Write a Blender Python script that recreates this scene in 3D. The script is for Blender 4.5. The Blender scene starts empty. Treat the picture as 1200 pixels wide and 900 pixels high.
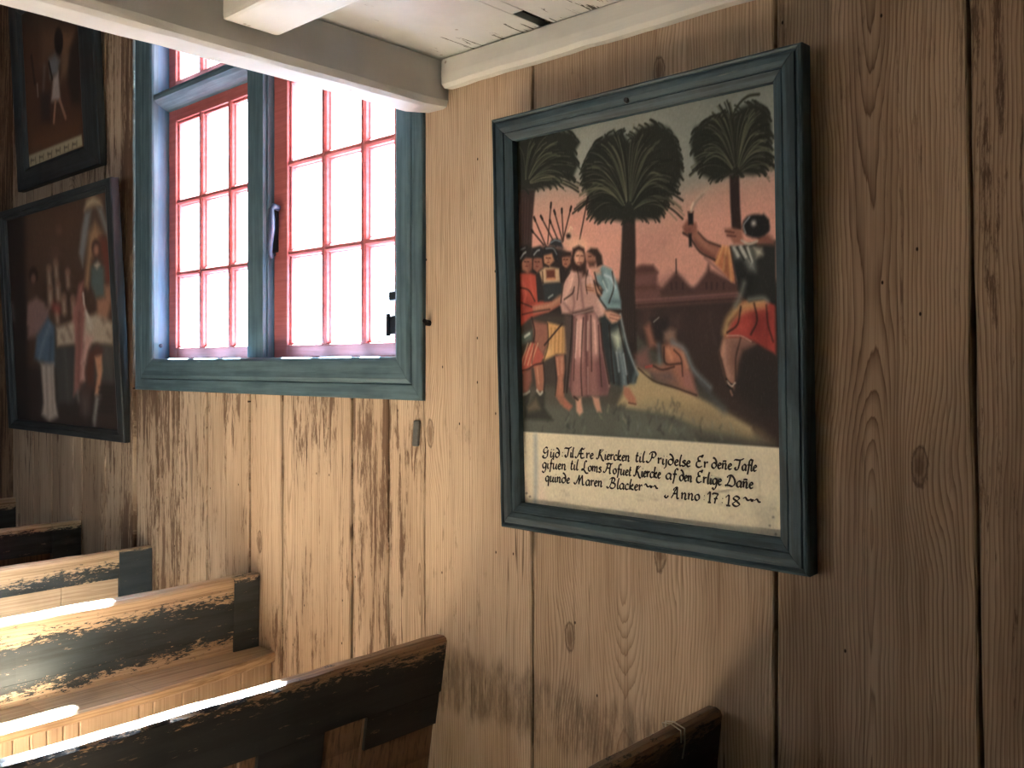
import bpy, bmesh, math, random
import numpy as np
from mathutils import Vector, Matrix

# ------------------------------------------------------------------ camera, sky, lights, exposure
SC = bpy.context.scene
COL = SC.collection
cam_data = bpy.data.cameras.new('camera')
cam_data.sensor_fit = 'HORIZONTAL'
cam_data.sensor_width = 36.0
cam_data.lens = 36.0 * 1080.0 / 1200.0
cam_data.shift_y = -22.0 / 1200.0
cam_data.clip_start = 0.02
cam = bpy.data.objects.new('camera', cam_data)
COL.objects.link(cam)
cam.location = (0.0, -2.0, 1.6)
cam.rotation_euler = (math.pi / 2, 0.0, math.atan2(1080.0, 1164.0))
SC.camera = cam

SC.view_settings.view_transform = 'Standard'
SC.view_settings.look = 'None'
SC.view_settings.gamma = 1.0
SC.view_settings.use_curve_mapping = False
SC.view_settings.exposure = 1.75
SC.cycles.use_denoising = True
SC.cycles.max_bounces = 10
SC.cycles.diffuse_bounces = 6
SC.cycles.transparent_max_bounces = 12
SC.cycles.sample_clamp_indirect = 12.0
SC.cycles.caustics_reflective = False

SKY = (0.62, 0.80, 1.0)
SKY_STRENGTH = 7.0
SUN_STRENGTH = 350.0
SUN_DIR = (0.58, -1.0, -1.47)
LAMP_POWER = 13.0

world = bpy.data.worlds.new('sky')
SC.world = world
world.use_nodes = True
bg = world.node_tree.nodes['Background']
bg.inputs[0].default_value = (*SKY, 1)
bg.inputs[1].default_value = SKY_STRENGTH

sun_data = bpy.data.lights.new('sun', 'SUN')
sun_data.energy = SUN_STRENGTH
sun_data.angle = math.radians(2.5)
sun_data.color = (0.81, 0.89, 1.0)
sun = bpy.data.objects.new('sun', sun_data)
COL.objects.link(sun)
sun.location = (-4, 4, 8)
sun.rotation_euler = Vector(SUN_DIR).to_track_quat('-Z', 'Y').to_euler()

# added fill light, unseen inside the room, brightening the boarded wall
lamp_data = bpy.data.lights.new('room_fill', 'AREA')
lamp_data.shape = 'RECTANGLE'
lamp_data.size = 0.9
lamp_data.size_y = 1.6
lamp_data.energy = LAMP_POWER
lamp_data.color = (0.85, 0.93, 1.0)
lamp = bpy.data.objects.new('room_fill', lamp_data)
COL.objects.link(lamp)
lamp.location = (-5.4, -5.5, 1.7)
lamp.rotation_euler = Vector((0.35, 1.0, -0.03)).to_track_quat('-Z', 'Y').to_euler()

# ------------------------------------------------------------------ helpers
R = random.Random(11)

class NT:
    """small helper around a material's node tree"""
    def __init__(self, name, rough=0.8, spec=0.3):
        self.m = bpy.data.materials.new(name)
        self.m.use_nodes = True
        self.t = self.m.node_tree
        self.b = self.t.nodes['Principled BSDF']
        self.b.inputs['Roughness'].default_value = rough
        self.b.inputs['Specular IOR Level'].default_value = spec
    def n(self, kind, **kw):
        nd = self.t.nodes.new(kind)
        for k, v in kw.items():
            setattr(nd, k, v)
        return nd
    def put(self, sock, v):
        if isinstance(v, (int, float)):
            sock.default_value = v
        elif isinstance(v, tuple):
            sock.default_value = v if len(v) == len(sock.default_value) else (*v, 1)
        else:
            self.t.links.new(v, sock)
    def math(self, op, a, b=0.0, c=0.0, clamp=False):
        nd = self.n('ShaderNodeMath', operation=op, use_clamp=clamp)
        for i, v in enumerate((a, b, c)):
            self.put(nd.inputs[i], v)
        return nd.outputs[0]
    def smooth(self, v, a, b):
        nd = self.n('ShaderNodeMapRange', interpolation_type='SMOOTHSTEP')
        self.put(nd.inputs[0], v)
        nd.inputs[1].default_value = a
        nd.inputs[2].default_value = b
        return nd.outputs[0]
    def band(self, v, a, b, s):
        return self.math('MULTIPLY', self.smooth(v, a - s, a + s), self.math('SUBTRACT', 1.0, self.smooth(v, b - s, b + s)))
    def mix(self, f, a, b, mode='MIX'):
        nd = self.n('ShaderNodeMix', data_type='RGBA', blend_type=mode)
        self.put(nd.inputs[0], f)
        self.put(nd.inputs[6], a)
        self.put(nd.inputs[7], b)
        return nd.outputs[2]
    def obj(self):
        return self.n('ShaderNodeTexCoord').outputs['Object']
    def geo(self):
        return self.n('ShaderNodeNewGeometry').outputs['Position']
    def sep(self, v):
        nd = self.n('ShaderNodeSeparateXYZ')
        self.put(nd.inputs[0], v)
        return nd.outputs
    def comb(self, x, y, z):
        nd = self.n('ShaderNodeCombineXYZ')
        for i, v in enumerate((x, y, z)):
            self.put(nd.inputs[i], v)
        return nd.outputs[0]
    def scale(self, v, s):
        nd = self.n('ShaderNodeVectorMath', operation='MULTIPLY')
        self.put(nd.inputs[0], v)
        nd.inputs[1].default_value = s
        return nd.outputs[0]
    def add(self, v, w):
        nd = self.n('ShaderNodeVectorMath', operation='ADD')
        self.put(nd.inputs[0], v)
        self.put(nd.inputs[1], w)
        return nd.outputs[0]
    def noise(self, v, scale, detail=4.0, rough=0.55, dist=0.0):
        nd = self.n('ShaderNodeTexNoise')
        self.put(nd.inputs['Vector'], v)
        nd.inputs['Scale'].default_value = scale
        nd.inputs['Detail'].default_value = detail
        nd.inputs['Roughness'].default_value = rough
        nd.inputs['Distortion'].default_value = dist
        return nd.outputs[0]
    def voro(self, v, scale, rnd=1.0):
        nd = self.n('ShaderNodeTexVoronoi', voronoi_dimensions='2D')
        s = self.sep(v)
        self.put(nd.inputs['Vector'], self.comb(s[0], s[2], 0.0))
        nd.inputs['Scale'].default_value = scale
        nd.inputs['Randomness'].default_value = rnd
        self.cell = self.n('ShaderNodeSeparateColor')
        self.t.links.new(nd.outputs['Color'], self.cell.inputs[0])
        return nd.outputs[0]
    def keep(self, share):
        """1 in a random share of the cells of the last voronoi"""
        return self.math('LESS_THAN', self.cell.outputs[0], share)
    def ramp(self, v, stops):
        nd = self.n('ShaderNodeValToRGB')
        self.put(nd.inputs[0], v)
        el = nd.color_ramp.elements
        while len(el) < len(stops):
            el.new(0.5)
        for e, (p, c) in zip(el, stops):
            e.position = p
            e.color = (*c, 1) if len(c) == 3 else c
        return nd.outputs[0]
    def attr(self, name):
        return self.n('ShaderNodeAttribute', attribute_name=name)
    def color(self, c):
        self.put(self.b.inputs['Base Color'], c)
    def rough(self, v):
        self.put(self.b.inputs['Roughness'], v)
    def bump(self, h, strength=0.4, dist=0.01):
        nd = self.n('ShaderNodeBump')
        nd.inputs['Strength'].default_value = strength
        nd.inputs['Distance'].default_value = dist
        self.put(nd.inputs['Height'], h)
        self.t.links.new(nd.outputs[0], self.b.inputs['Normal'])

def lin(r, g, b):
    f = lambda c: (c / 255 / 12.92) if c / 255 <= 0.04045 else ((c / 255 + 0.055) / 1.055) ** 2.4
    return (f(r), f(g), f(b))

def link(name, bm, mat, parent=None, smooth=False):
    me = bpy.data.meshes.new(name)
    bmesh.ops.recalc_face_normals(bm, faces=bm.faces)
    bm.to_mesh(me)
    bm.free()
    if smooth:
        for p in me.polygons:
            p.use_smooth = True
    o = bpy.data.objects.new(name, me)
    COL.objects.link(o)
    for mm in (mat if isinstance(mat, (list, tuple)) else [mat]):
        me.materials.append(mm)
    if parent is not None:
        o.parent = parent
    return o

def structure(o):
    o['kind'] = 'structure'
    return o

def thing(name, label, cat, loc=(0, 0, 0), group=None):
    o = bpy.data.objects.new(name, None)
    o.empty_display_size = 0.1
    COL.objects.link(o)
    o.location = loc
    o['label'] = label
    o['category'] = cat
    if group:
        o['group'] = group
    return o

def tag(o, label, cat, group=None):
    o['label'] = label
    o['category'] = cat
    if group:
        o['group'] = group
    return o

def box(bm, x0, x1, y0, y1, z0, z1, bev=0.0, seg=2, xf=None):
    """a bevelled box added to bm; xf maps a coordinate afterwards"""
    t = bmesh.new()
    v = [t.verts.new((x, y, z)) for x in (x0, x1) for y in (y0, y1) for z in (z0, z1)]
    for f in ((0, 1, 3, 2), (4, 6, 7, 5), (0, 4, 5, 1), (2, 3, 7, 6), (0, 2, 6, 4), (1, 5, 7, 3)):
        t.faces.new([v[i] for i in f])
    if bev > 0:
        bmesh.ops.bevel(t, geom=list(t.edges), offset=bev, segments=seg, affect='EDGES', profile=0.6)
    merge(bm, t, xf)

def merge(bm, t, xf=None):
    mp = {}
    for v in t.verts:
        c = v.co if xf is None else Vector(xf(*v.co))
        mp[v] = bm.verts.new(c)
    for f in t.faces:
        try:
            bm.faces.new([mp[v] for v in f.verts])
        except ValueError:
            pass
    t.free()

def sweep(bm, path, prof, closed_profile=True):
    """loft the profile placed at every path frame: path = list of functions (a,b)->xyz"""
    rings = []
    for fr in path:
        rings.append([bm.verts.new(fr(a, b)) for a, b in prof])
    n = len(prof)
    for r0, r1 in zip(rings[:-1], rings[1:]):
        for i in range(n if closed_profile else n - 1):
            j = (i + 1) % n
            bm.faces.new((r0[i], r0[j], r1[j], r1[i]))
    if closed_profile:
        bm.faces.new(rings[0])
        bm.faces.new(list(reversed(rings[-1])))

def tube(bm, pts, rad, seg=8):
    pts = [Vector(p) for p in pts]
    rings = []
    for i, p in enumerate(pts):
        d = (pts[min(i + 1, len(pts) - 1)] - pts[max(i - 1, 0)]).normalized()
        u = d.orthogonal().normalized()
        if i and rings:
            u = (lastu - d * lastu.dot(d)).normalized()
        lastu = u
        w = d.cross(u)
        r = rad[i] if isinstance(rad, (list, tuple)) else rad
        rings.append([bm.verts.new(p + (u * math.cos(2 * math.pi * k / seg) + w * math.sin(2 * math.pi * k / seg)) * r) for k in range(seg)])
    for a, b in zip(rings[:-1], rings[1:]):
        for k in range(seg):
            bm.faces.new((a[k], a[(k + 1) % seg], b[(k + 1) % seg], b[k]))
    bm.faces.new(rings[0])
    bm.faces.new(list(reversed(rings[-1])))

# ------------------------------------------------------------------ materials
def wood_rings(nt, P, pith, seed, freq=85.0, d0=0.035, amp=0.05, axis='z', extra=0.0):
    """growth rings of a sawn board: P position, pith = coordinate of the heart line. returns 0..1 saw tooth"""
    s = nt.sep(P)
    along = s[2] if axis == 'z' else s[1]
    across = s[0] if axis == 'z' else s[2]
    w1 = nt.noise(nt.comb(nt.math('MULTIPLY', seed, 7.3), nt.math('MULTIPLY', along, 0.9), seed), 1.0, 2.0)
    depth = nt.math('ADD', nt.math('MULTIPLY', nt.math('SUBTRACT', w1, 0.5), amp * 5), d0)
    wob = nt.noise(nt.comb(nt.math('MULTIPLY', across, 5.0), nt.math('MULTIPLY', along, 1.6), seed), 1.0, 3.0)
    dx = nt.math('ADD', nt.math('SUBTRACT', across, pith), nt.math('MULTIPLY', nt.math('SUBTRACT', wob, 0.5), 0.05))
    r = nt.math('SQRT', nt.math('ADD', nt.math('MULTIPLY', dx, dx), nt.math('MULTIPLY', depth, depth)))
    jit = nt.noise(nt.comb(nt.math('MULTIPLY', across, 60.0), nt.math('MULTIPLY', along, 2.5), seed), 1.0, 3.0)
    k = nt.math('ADD', nt.math('MULTIPLY', r, freq), nt.math('ADD', nt.math('MULTIPLY', jit, 0.9), extra))
    # rings grow denser outwards
    return nt.math('FRACT', k)

def fibre(nt, P, axis='z', k=1.0):
    sc = (160 * k, 160 * k, 2.2 * k) if axis == 'z' else (160 * k, 2.2 * k, 160 * k)
    return nt.noise(nt.scale(P, sc), 1.0, 3.0, 0.6)

def wall_material():
    nt = NT('old_pine_wall_boards', 0.72, 0.25)
    P = nt.geo()
    s = nt.sep(P)
    pith = nt.attr('pith').outputs['Fac']
    seed = nt.attr('seed').outputs['Fac']
    tone = nt.attr('tone').outputs['Fac']
    streak = nt.attr('streak').outputs['Fac']
    kn = nt.voro(nt.add(nt.scale(P, (3.0, 0.0, 1.15)), nt.comb(seed, 0.0, seed)), 1.0)
    kkeep = nt.keep(0.30)
    swirl = nt.math('MULTIPLY', nt.math('MULTIPLY', nt.math('SUBTRACT', 1.0, nt.smooth(kn, 0.02, 0.30)), 3.0), kkeep)
    k = wood_rings(nt, P, pith, seed, 118.0, extra=swirl)
    late = nt.ramp(k, [(0.0, (0, 0, 0)), (0.45, (0.10, 0.10, 0.10)), (0.80, (0.62, 0.62, 0.62)), (0.93, (1, 1, 1)), (1.0, (0.05, 0.05, 0.05))])
    fine = fibre(nt, P)
    strength = nt.noise(nt.add(nt.scale(P, (2.2, 1, 0.7)), nt.comb(seed, seed, seed)), 1.6, 3.0)
    ringamt = nt.math('MULTIPLY', late, nt.math('ADD', nt.math('MULTIPLY_ADD', strength, 0.9, 0.05), nt.math('MULTIPLY', tone, 0.35), clamp=True))
    base = nt.mix(nt.smooth(nt.noise(nt.add(nt.scale(P, (3, 1, 0.8)), nt.comb(seed, 0.0, seed)), 1.3, 4.0), 0.3, 0.7), lin(216, 195, 170), lin(194, 171, 145))
    c = nt.mix(ringamt, base, lin(108, 80, 56))
    c = nt.mix(nt.math('MULTIPLY', nt.smooth(fine, 0.48, 0.74), 0.5), c, lin(118, 88, 64))
    # dark rain and rot streaks along the grain, strongest on the boards under the window
    sv = nt.noise(nt.add(nt.scale(P, (34, 1, 2.6)), nt.comb(seed, 0.0, 0.0)), 1.0, 8.0, 0.74, 0.5)
    big = nt.noise(nt.scale(P, (3.0, 1, 1.1)), 1.0, 3.0)
    st = nt.math('ADD', nt.math('MULTIPLY', sv, 0.75), nt.math('MULTIPLY', big, 0.35))
    near = nt.math('MULTIPLY', nt.smooth(s[2], 0.95, 1.5), 0.05)
    st = nt.math('ADD', nt.math('ADD', st, near), nt.math('MULTIPLY', nt.math('SUBTRACT', streak, 0.5), 0.24))
    chip = nt.noise(nt.scale(P, (110, 1, 22)), 1.0, 4.0, 0.7)
    st = nt.math('ADD', st, nt.math('MULTIPLY', nt.math('SUBTRACT', chip, 0.5), 0.22))
    stm = nt.smooth(st, 0.585, 0.665)
    stm = nt.math('MULTIPLY', stm, nt.smooth(streak, 0.05, 0.3))
    c = nt.mix(nt.math('MULTIPLY', stm, 0.8), c, lin(88, 60, 42))
    # grey dirt: fine specks and rubbed patches
    sp = nt.noise(nt.scale(P, (46, 1, 9)), 1.0, 5.0, 0.7)
    pat = nt.noise(nt.scale(P, (2.6, 1, 1.8)), 1.0, 3.0)
    dirt = nt.math('MULTIPLY', nt.smooth(sp, 0.55, 0.7), nt.smooth(pat, 0.5, 0.68))
    c = nt.mix(nt.math('MULTIPLY', dirt, 0.6), c, lin(96, 74, 54))
    # the grey scuffed band left by a former pew
    bz = nt.math('ADD', s[2], nt.math('MULTIPLY', nt.math('SUBTRACT', nt.noise(nt.scale(P, (30, 1, 2)), 1.0, 4.0), 0.5), 0.16))
    slope = bz
    band = nt.math('MULTIPLY', nt.band(slope, 0.52, 0.70, 0.03), nt.band(s[0], -2.24, -1.30, 0.06))
    bn = nt.smooth(nt.noise(nt.scale(P, (34, 1, 6)), 1.0, 6.0, 0.72), 0.34, 0.66)
    c = nt.mix(nt.math('MULTIPLY', nt.math('MULTIPLY', band, bn), 0.66), c, lin(70, 58, 48))
    # hairline drying cracks along the grain
    hn = nt.noise(nt.add(nt.scale(P, (30, 1, 0.55)), nt.comb(seed, 0.0, seed)), 1.0, 2.0, 0.5)
    hl = nt.math('SUBTRACT', 1.0, nt.smooth(nt.math('ABSOLUTE', nt.math('SUBTRACT', hn, 0.56)), 0.004, 0.012))
    hm = nt.smooth(nt.noise(nt.add(nt.scale(P, (9, 1, 1.2)), nt.comb(0.0, seed, 0.0)), 1.0, 2.0), 0.52, 0.60)
    c = nt.mix(nt.math('MULTIPLY', nt.math('MULTIPLY', hl, hm), 0.75), c, lin(70, 46, 30))
    # knots
    kw = nt.math('ADD', kn, nt.math('MULTIPLY', nt.math('SUBTRACT', nt.noise(nt.scale(P, (60, 1, 34)), 1.0, 4.0), 0.5), 0.05))
    km = nt.math('MULTIPLY', nt.math('SUBTRACT', 1.0, nt.smooth(kw, 0.015, 0.055)), kkeep)
    c = nt.mix(nt.math('MULTIPLY', km, 0.62), c, lin(84, 54, 34))
    kr = nt.math('MULTIPLY', nt.band(kw, 0.040, 0.052, 0.006), kkeep)
    c = nt.mix(nt.math('MULTIPLY', kr, 0.6), c, lin(62, 40, 26))
    # worm holes and nail marks
    wh = nt.voro(nt.scale(P, (13.0, 0.0, 7.5)), 1.0)
    c = nt.mix(nt.math('MULTIPLY', nt.math('SUBTRACT', 1.0, nt.smooth(wh, 0.02, 0.045)), nt.keep(0.10)), c, lin(50, 34, 22))
    # broad smoky runs down the older boards
    sm = nt.noise(nt.add(nt.scale(P, (9, 1, 0.6)), nt.comb(seed, 0.0, seed)), 1.0, 4.0, 0.6)
    c = nt.mix(nt.math('MULTIPLY', nt.smooth(sm, 0.48, 0.66), nt.math('MULTIPLY', tone, 0.75)), c, nt.mix(1.0, c, lin(150, 128, 108), 'MULTIPLY'))
    # every board has its own tone (age and smoke)
    c = nt.mix(1.0, c, nt.mix(tone, (1, 1, 1), lin(158, 138, 118)), 'MULTIPLY')
    nt.color(c)
    h = nt.math('SUBTRACT', nt.math('MULTIPLY', fine, 0.5), nt.math('MULTIPLY', late, 0.6))
    h = nt.math('SUBTRACT', h, nt.math('MULTIPLY', stm, 0.6))
    nt.bump(h, 0.35, 0.006)
    return nt.m

def paint_material(name, c1, c2, wear=0.5, axis='y', bare=lin(150, 112, 76), rough=0.55, show=0.5):
    """oil paint on wood, brushed along an axis, rubbed through in thin streaks"""
    nt = NT(name, rough, 0.4)
    P = nt.geo()
    st = {'x': (2.5, 50, 50), 'y': (50, 2.5, 50), 'z': (50, 50, 2.5)}[axis]
    a = nt.noise(nt.scale(P, st), 1.0, 5.0, 0.65)
    b = nt.noise(P, 7.0, 4.0, 0.6)
    c = nt.mix(nt.smooth(nt.math('ADD', nt.math('MULTIPLY', a, 0.7), nt.math('MULTIPLY', b, 0.3)), 0.38, 0.62), c1, c2)
    w = nt.noise(nt.scale(P, tuple(q * 1.3 for q in st)), 1.0, 6.0, 0.72)
    patch = nt.noise(P, 3.1, 3.0)
    wm = nt.smooth(nt.math('ADD', nt.math('MULTIPLY', w, 0.7), nt.math('MULTIPLY', patch, 0.4)), 0.78 - 0.22 * wear, 0.82 - 0.18 * wear)
    c = nt.mix(nt.math('MULTIPLY', wm, show), c, bare)
    nt.color(c)
    nt.bump(a, 0.3, 0.004)
    return nt.m

def worn_pew_material(name, top, low, width, slope=0.0, breakup=0.5, dark=(0.026, 0.034, 0.038), mid=(0.045, 0.06, 0.068), bare_low=None, wood1=lin(208, 184, 154), wood2=lin(150, 124, 96)):
    """blue-black paint worn to bare pine above 'top' (height) and under 'bare_low'"""
    nt = NT(name, 0.5, 0.5)
    P = nt.obj()
    s = nt.sep(P)
    n1 = nt.noise(nt.scale(P, (30, 13.0, 60)), 1.0, 7.0, 0.78, 0.6)
    n2 = nt.noise(nt.scale(P, (5, 3.5, 8)), 1.0, 3.0)
    rag = nt.math('ADD', nt.math('MULTIPLY', nt.math('SUBTRACT', n1, 0.5), breakup * 2.2), nt.math('MULTIPLY', nt.math('SUBTRACT', n2, 0.5), breakup * 0.8))
    n3 = nt.noise(nt.scale(P, (90, 45, 170)), 1.0, 5.0, 0.75)
    rag = nt.math('ADD', rag, nt.math('MULTIPLY', nt.math('SUBTRACT', n3, 0.5), breakup * 1.5))
    z = nt.math('ADD', s[2], nt.math('MULTIPLY', rag, width * 4))
    z = nt.math('ADD', z, nt.math('MULTIPLY', s[1], slope))
    bare = nt.smooth(z, top - 0.008, top + 0.008)
    if bare_low is not None:
        bare = nt.math('MAXIMUM', bare, nt.math('SUBTRACT', 1.0, nt.smooth(z, bare_low - 0.008, bare_low + 0.008)))
    scr = nt.smooth(nt.noise(nt.scale(P, (40, 9, 70)), 1.0, 6.0, 0.78), 0.63, 0.67)
    bare = nt.math('MAXIMUM', bare, nt.math('MULTIPLY', scr, 0.55))
    k = wood_rings(nt, nt.geo(), 0.4, 3.1, 70.0, 0.03, 0.03, axis='y')
    f = fibre(nt, P, 'y', 0.7)
    wood = nt.mix(nt.smooth(f, 0.45, 0.75), wood1, wood2)
    wood = nt.mix(nt.math('MULTIPLY', nt.smooth(k, 0.6, 0.95), 0.35), wood, wood2)
    paint = nt.mix(nt.smooth(nt.noise(nt.scale(P, (20, 3, 26)), 1.0, 5.0, 0.6), 0.35, 0.65), dark, mid)
    nt.color(nt.mix(bare, paint, wood))
    nt.rough(nt.mix(bare, (0.52, 0.52, 0.52), (0.35, 0.35, 0.35)))
    nt.bump(nt.math('ADD', nt.math('MULTIPLY', f, 0.5), nt.math('MULTIPLY', bare, -0.5)), 0.3, 0.004)
    return nt.m

def bare_pine(name, c1, c2, axis='z', rough=0.6, grime=0.3):
    nt = NT(name, rough, 0.35)
    P = nt.geo()
    f = fibre(nt, P, axis, 0.6)
    k = wood_rings(nt, P, 0.3, 1.7, 60.0, 0.05, 0.03, axis=axis)
    b = nt.noise(P, 4.0, 4.0)
    c = nt.mix(nt.smooth(f, 0.4, 0.75), c1, c2)
    c = nt.mix(nt.math('MULTIPLY', nt.smooth(k, 0.6, 0.95), 0.45), c, c2)
    c = nt.mix(nt.math('MULTIPLY', nt.smooth(b, 0.5, 0.72), grime), c, lin(98, 74, 52))
    nt.color(c)
    nt.bump(f, 0.3, 0.004)
    return nt.m

def white_paint(name, col, axis='y', cracks=0.3):
    nt = NT(name, 0.62, 0.3)
    P = nt.geo()
    a = nt.noise(nt.scale(P, (30, 1.6, 30) if axis == 'y' else (1.6, 30, 30)), 1.0, 5.0, 0.65)
    b = nt.noise(P, 5.0, 4.0)
    c = nt.mix(nt.smooth(b, 0.3, 0.75), col, tuple(q * 0.86 for q in col))
    cr = nt.smooth(nt.noise(nt.scale(P, (60, 2.2, 60) if axis == 'y' else (2.2, 60, 60)), 1.0, 6.0, 0.7), 0.69, 0.74)
    c = nt.mix(nt.math('MULTIPLY', cr, cracks), c, lin(92, 82, 68))
    if axis == 'y' and cracks > 0.4:   # paint lifting in dark slits at the wall end of the ceiling boards
        sl = nt.noise(nt.scale(P, (48, 5.0, 30)), 1.0, 5.0, 0.7, 0.4)
        nr = nt.smooth(nt.sep(P)[1], -0.26, -0.06)
        c = nt.mix(nt.smooth(nt.math('ADD', sl, nt.math('MULTIPLY', nr, 0.12)), 0.70, 0.73), c, lin(52, 46, 38))
    sp = nt.voro(nt.add(nt.scale(P, (1, 1, 1)), nt.comb(0.0, 0.0, nt.sep(P)[1])), 11.0)
    c = nt.mix(nt.math('MULTIPLY', nt.math('MULTIPLY', nt.math('SUBTRACT', 1.0, nt.smooth(sp, 0.03, 0.07)), nt.keep(0.14)), 0.6), c, lin(120, 104, 84))
    nt.color(c)
    nt.bump(a, 0.25, 0.004)
    return nt.m

def plain(name, c, rough=0.5, spec=0.4, metal=0.0, nscale=30.0, var=0.7):
    nt = NT(name, rough, spec)
    n = nt.noise(nt.geo(), nscale, 4.0)
    nt.color(nt.mix(n, c, tuple(q * var for q in c)))
    nt.b.inputs['Metallic'].default_value = metal
    return nt.m

def glass_material():
    m = bpy.data.materials.new('window_glass')
    m.use_nodes = True
    t = m.node_tree
    t.nodes.clear()
    out = t.nodes.new('ShaderNodeOutputMaterial')
    mix = t.nodes.new('ShaderNodeMixShader')
    tr = t.nodes.new('ShaderNodeBsdfTransparent')
    gl = t.nodes.new('ShaderNodeBsdfGlossy')
    nz = t.nodes.new('ShaderNodeTexNoise')
    cr = t.nodes.new('ShaderNodeMix')
    cr.data_type = 'RGBA'
    nz.inputs['Scale'].default_value = 9.0
    cr.inputs[6].default_value = (0.93, 0.97, 0.97, 1)
    cr.inputs[7].default_value = (0.98, 0.99, 1.0, 1)
    gl.inputs['Roughness'].default_value = 0.05
    t.links.new(nz.outputs[0], cr.inputs[0])
    t.links.new(cr.outputs[2], tr.inputs[0])
    mix.inputs[0].default_value = 0.05
    t.links.new(tr.outputs[0], mix.inputs[1])
    t.links.new(gl.outputs[0], mix.inputs[2])
    t.links.new(mix.outputs[0], out.inputs[0])
    return m

M = dict(
    wall=wall_material(),
    teal_x=paint_material('blue_green_window_paint_across', lin(62, 85, 95), lin(86, 111, 121), 0.25, 'x', show=0.4),
    teal_z=paint_material('blue_green_window_paint_upright', lin(62, 85, 95), lin(86, 111, 121), 0.2, 'z', show=0.35),
    reveal=paint_material('light_blue_reveal_paint', lin(66, 98, 120), lin(80, 114, 136), 0.05, 'z', show=0.2),
    red_x=paint_material('red_sash_paint_across', lin(160, 82, 76), lin(180, 100, 96), 0.1, 'x', lin(120, 90, 80), show=0.3),
    frame_x=paint_material('blue_black_frame_paint_across', lin(36, 52, 60), lin(66, 86, 95), 0.5, 'x', lin(128, 136, 132), show=0.5),
    frame_z=paint_material('blue_black_frame_paint_upright', lin(36, 52, 60), lin(62, 83, 93), 0.4, 'z', lin(124, 134, 132), show=0.45),
    dframe_x=paint_material('dark_frame_paint_across', lin(32, 36, 38), lin(50, 57, 60), 0.2, 'x', lin(96, 100, 100), show=0.35),
    dframe_z=paint_material('dark_frame_paint_upright', lin(32, 36, 38), lin(50, 57, 60), 0.2, 'z', lin(96, 104, 108), show=0.35),
    white_y=white_paint('white_board_paint', lin(206, 207, 205), 'y', 0.5),
    white_beam=white_paint('white_beam_paint', lin(180, 180, 178), 'y', 0.3),
    white_x=white_paint('white_joist_paint', lin(216, 217, 214), 'x', 0.12),
    seat=bare_pine('worn_seat_pine', lin(208, 182, 148), lin(156, 128, 98), 'y', 0.32, 0.35),
    skirt=bare_pine('pale_pine_boards', lin(206, 186, 160), lin(176, 152, 126), 'z', 0.6, 0.2),
    panel=bare_pine('pew_panel_pine', lin(206, 186, 160), lin(172, 148, 124), 'y', 0.6, 0.25),
    panel_dark=bare_pine('brown_panel_pine', lin(116, 90, 66), lin(70, 52, 38), 'z', 0.6, 0.4),
    floor=bare_pine('floor_boards', lin(150, 128, 104), lin(104, 86, 66), 'y', 0.6, 0.4),
    room=bare_pine('far_room_boards', lin(120, 102, 82), lin(84, 68, 52), 'z', 0.8, 0.4),
    iron=plain('black_iron', (0.02, 0.02, 0.022), 0.45, 0.5, 0.6),
    blue_iron=plain('blue_painted_iron', lin(48, 60, 80), 0.4, 0.5, 0.0),
    wire=plain('pale_wire', lin(190, 184, 170), 0.4, 0.5, 0.8),
    putty=plain('sill_debris', lin(200, 204, 204), 0.7),
    dark=plain('dark_gap', (0.012, 0.010, 0.008), 0.9, 0.1),
    glass=glass_material(),
)

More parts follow.
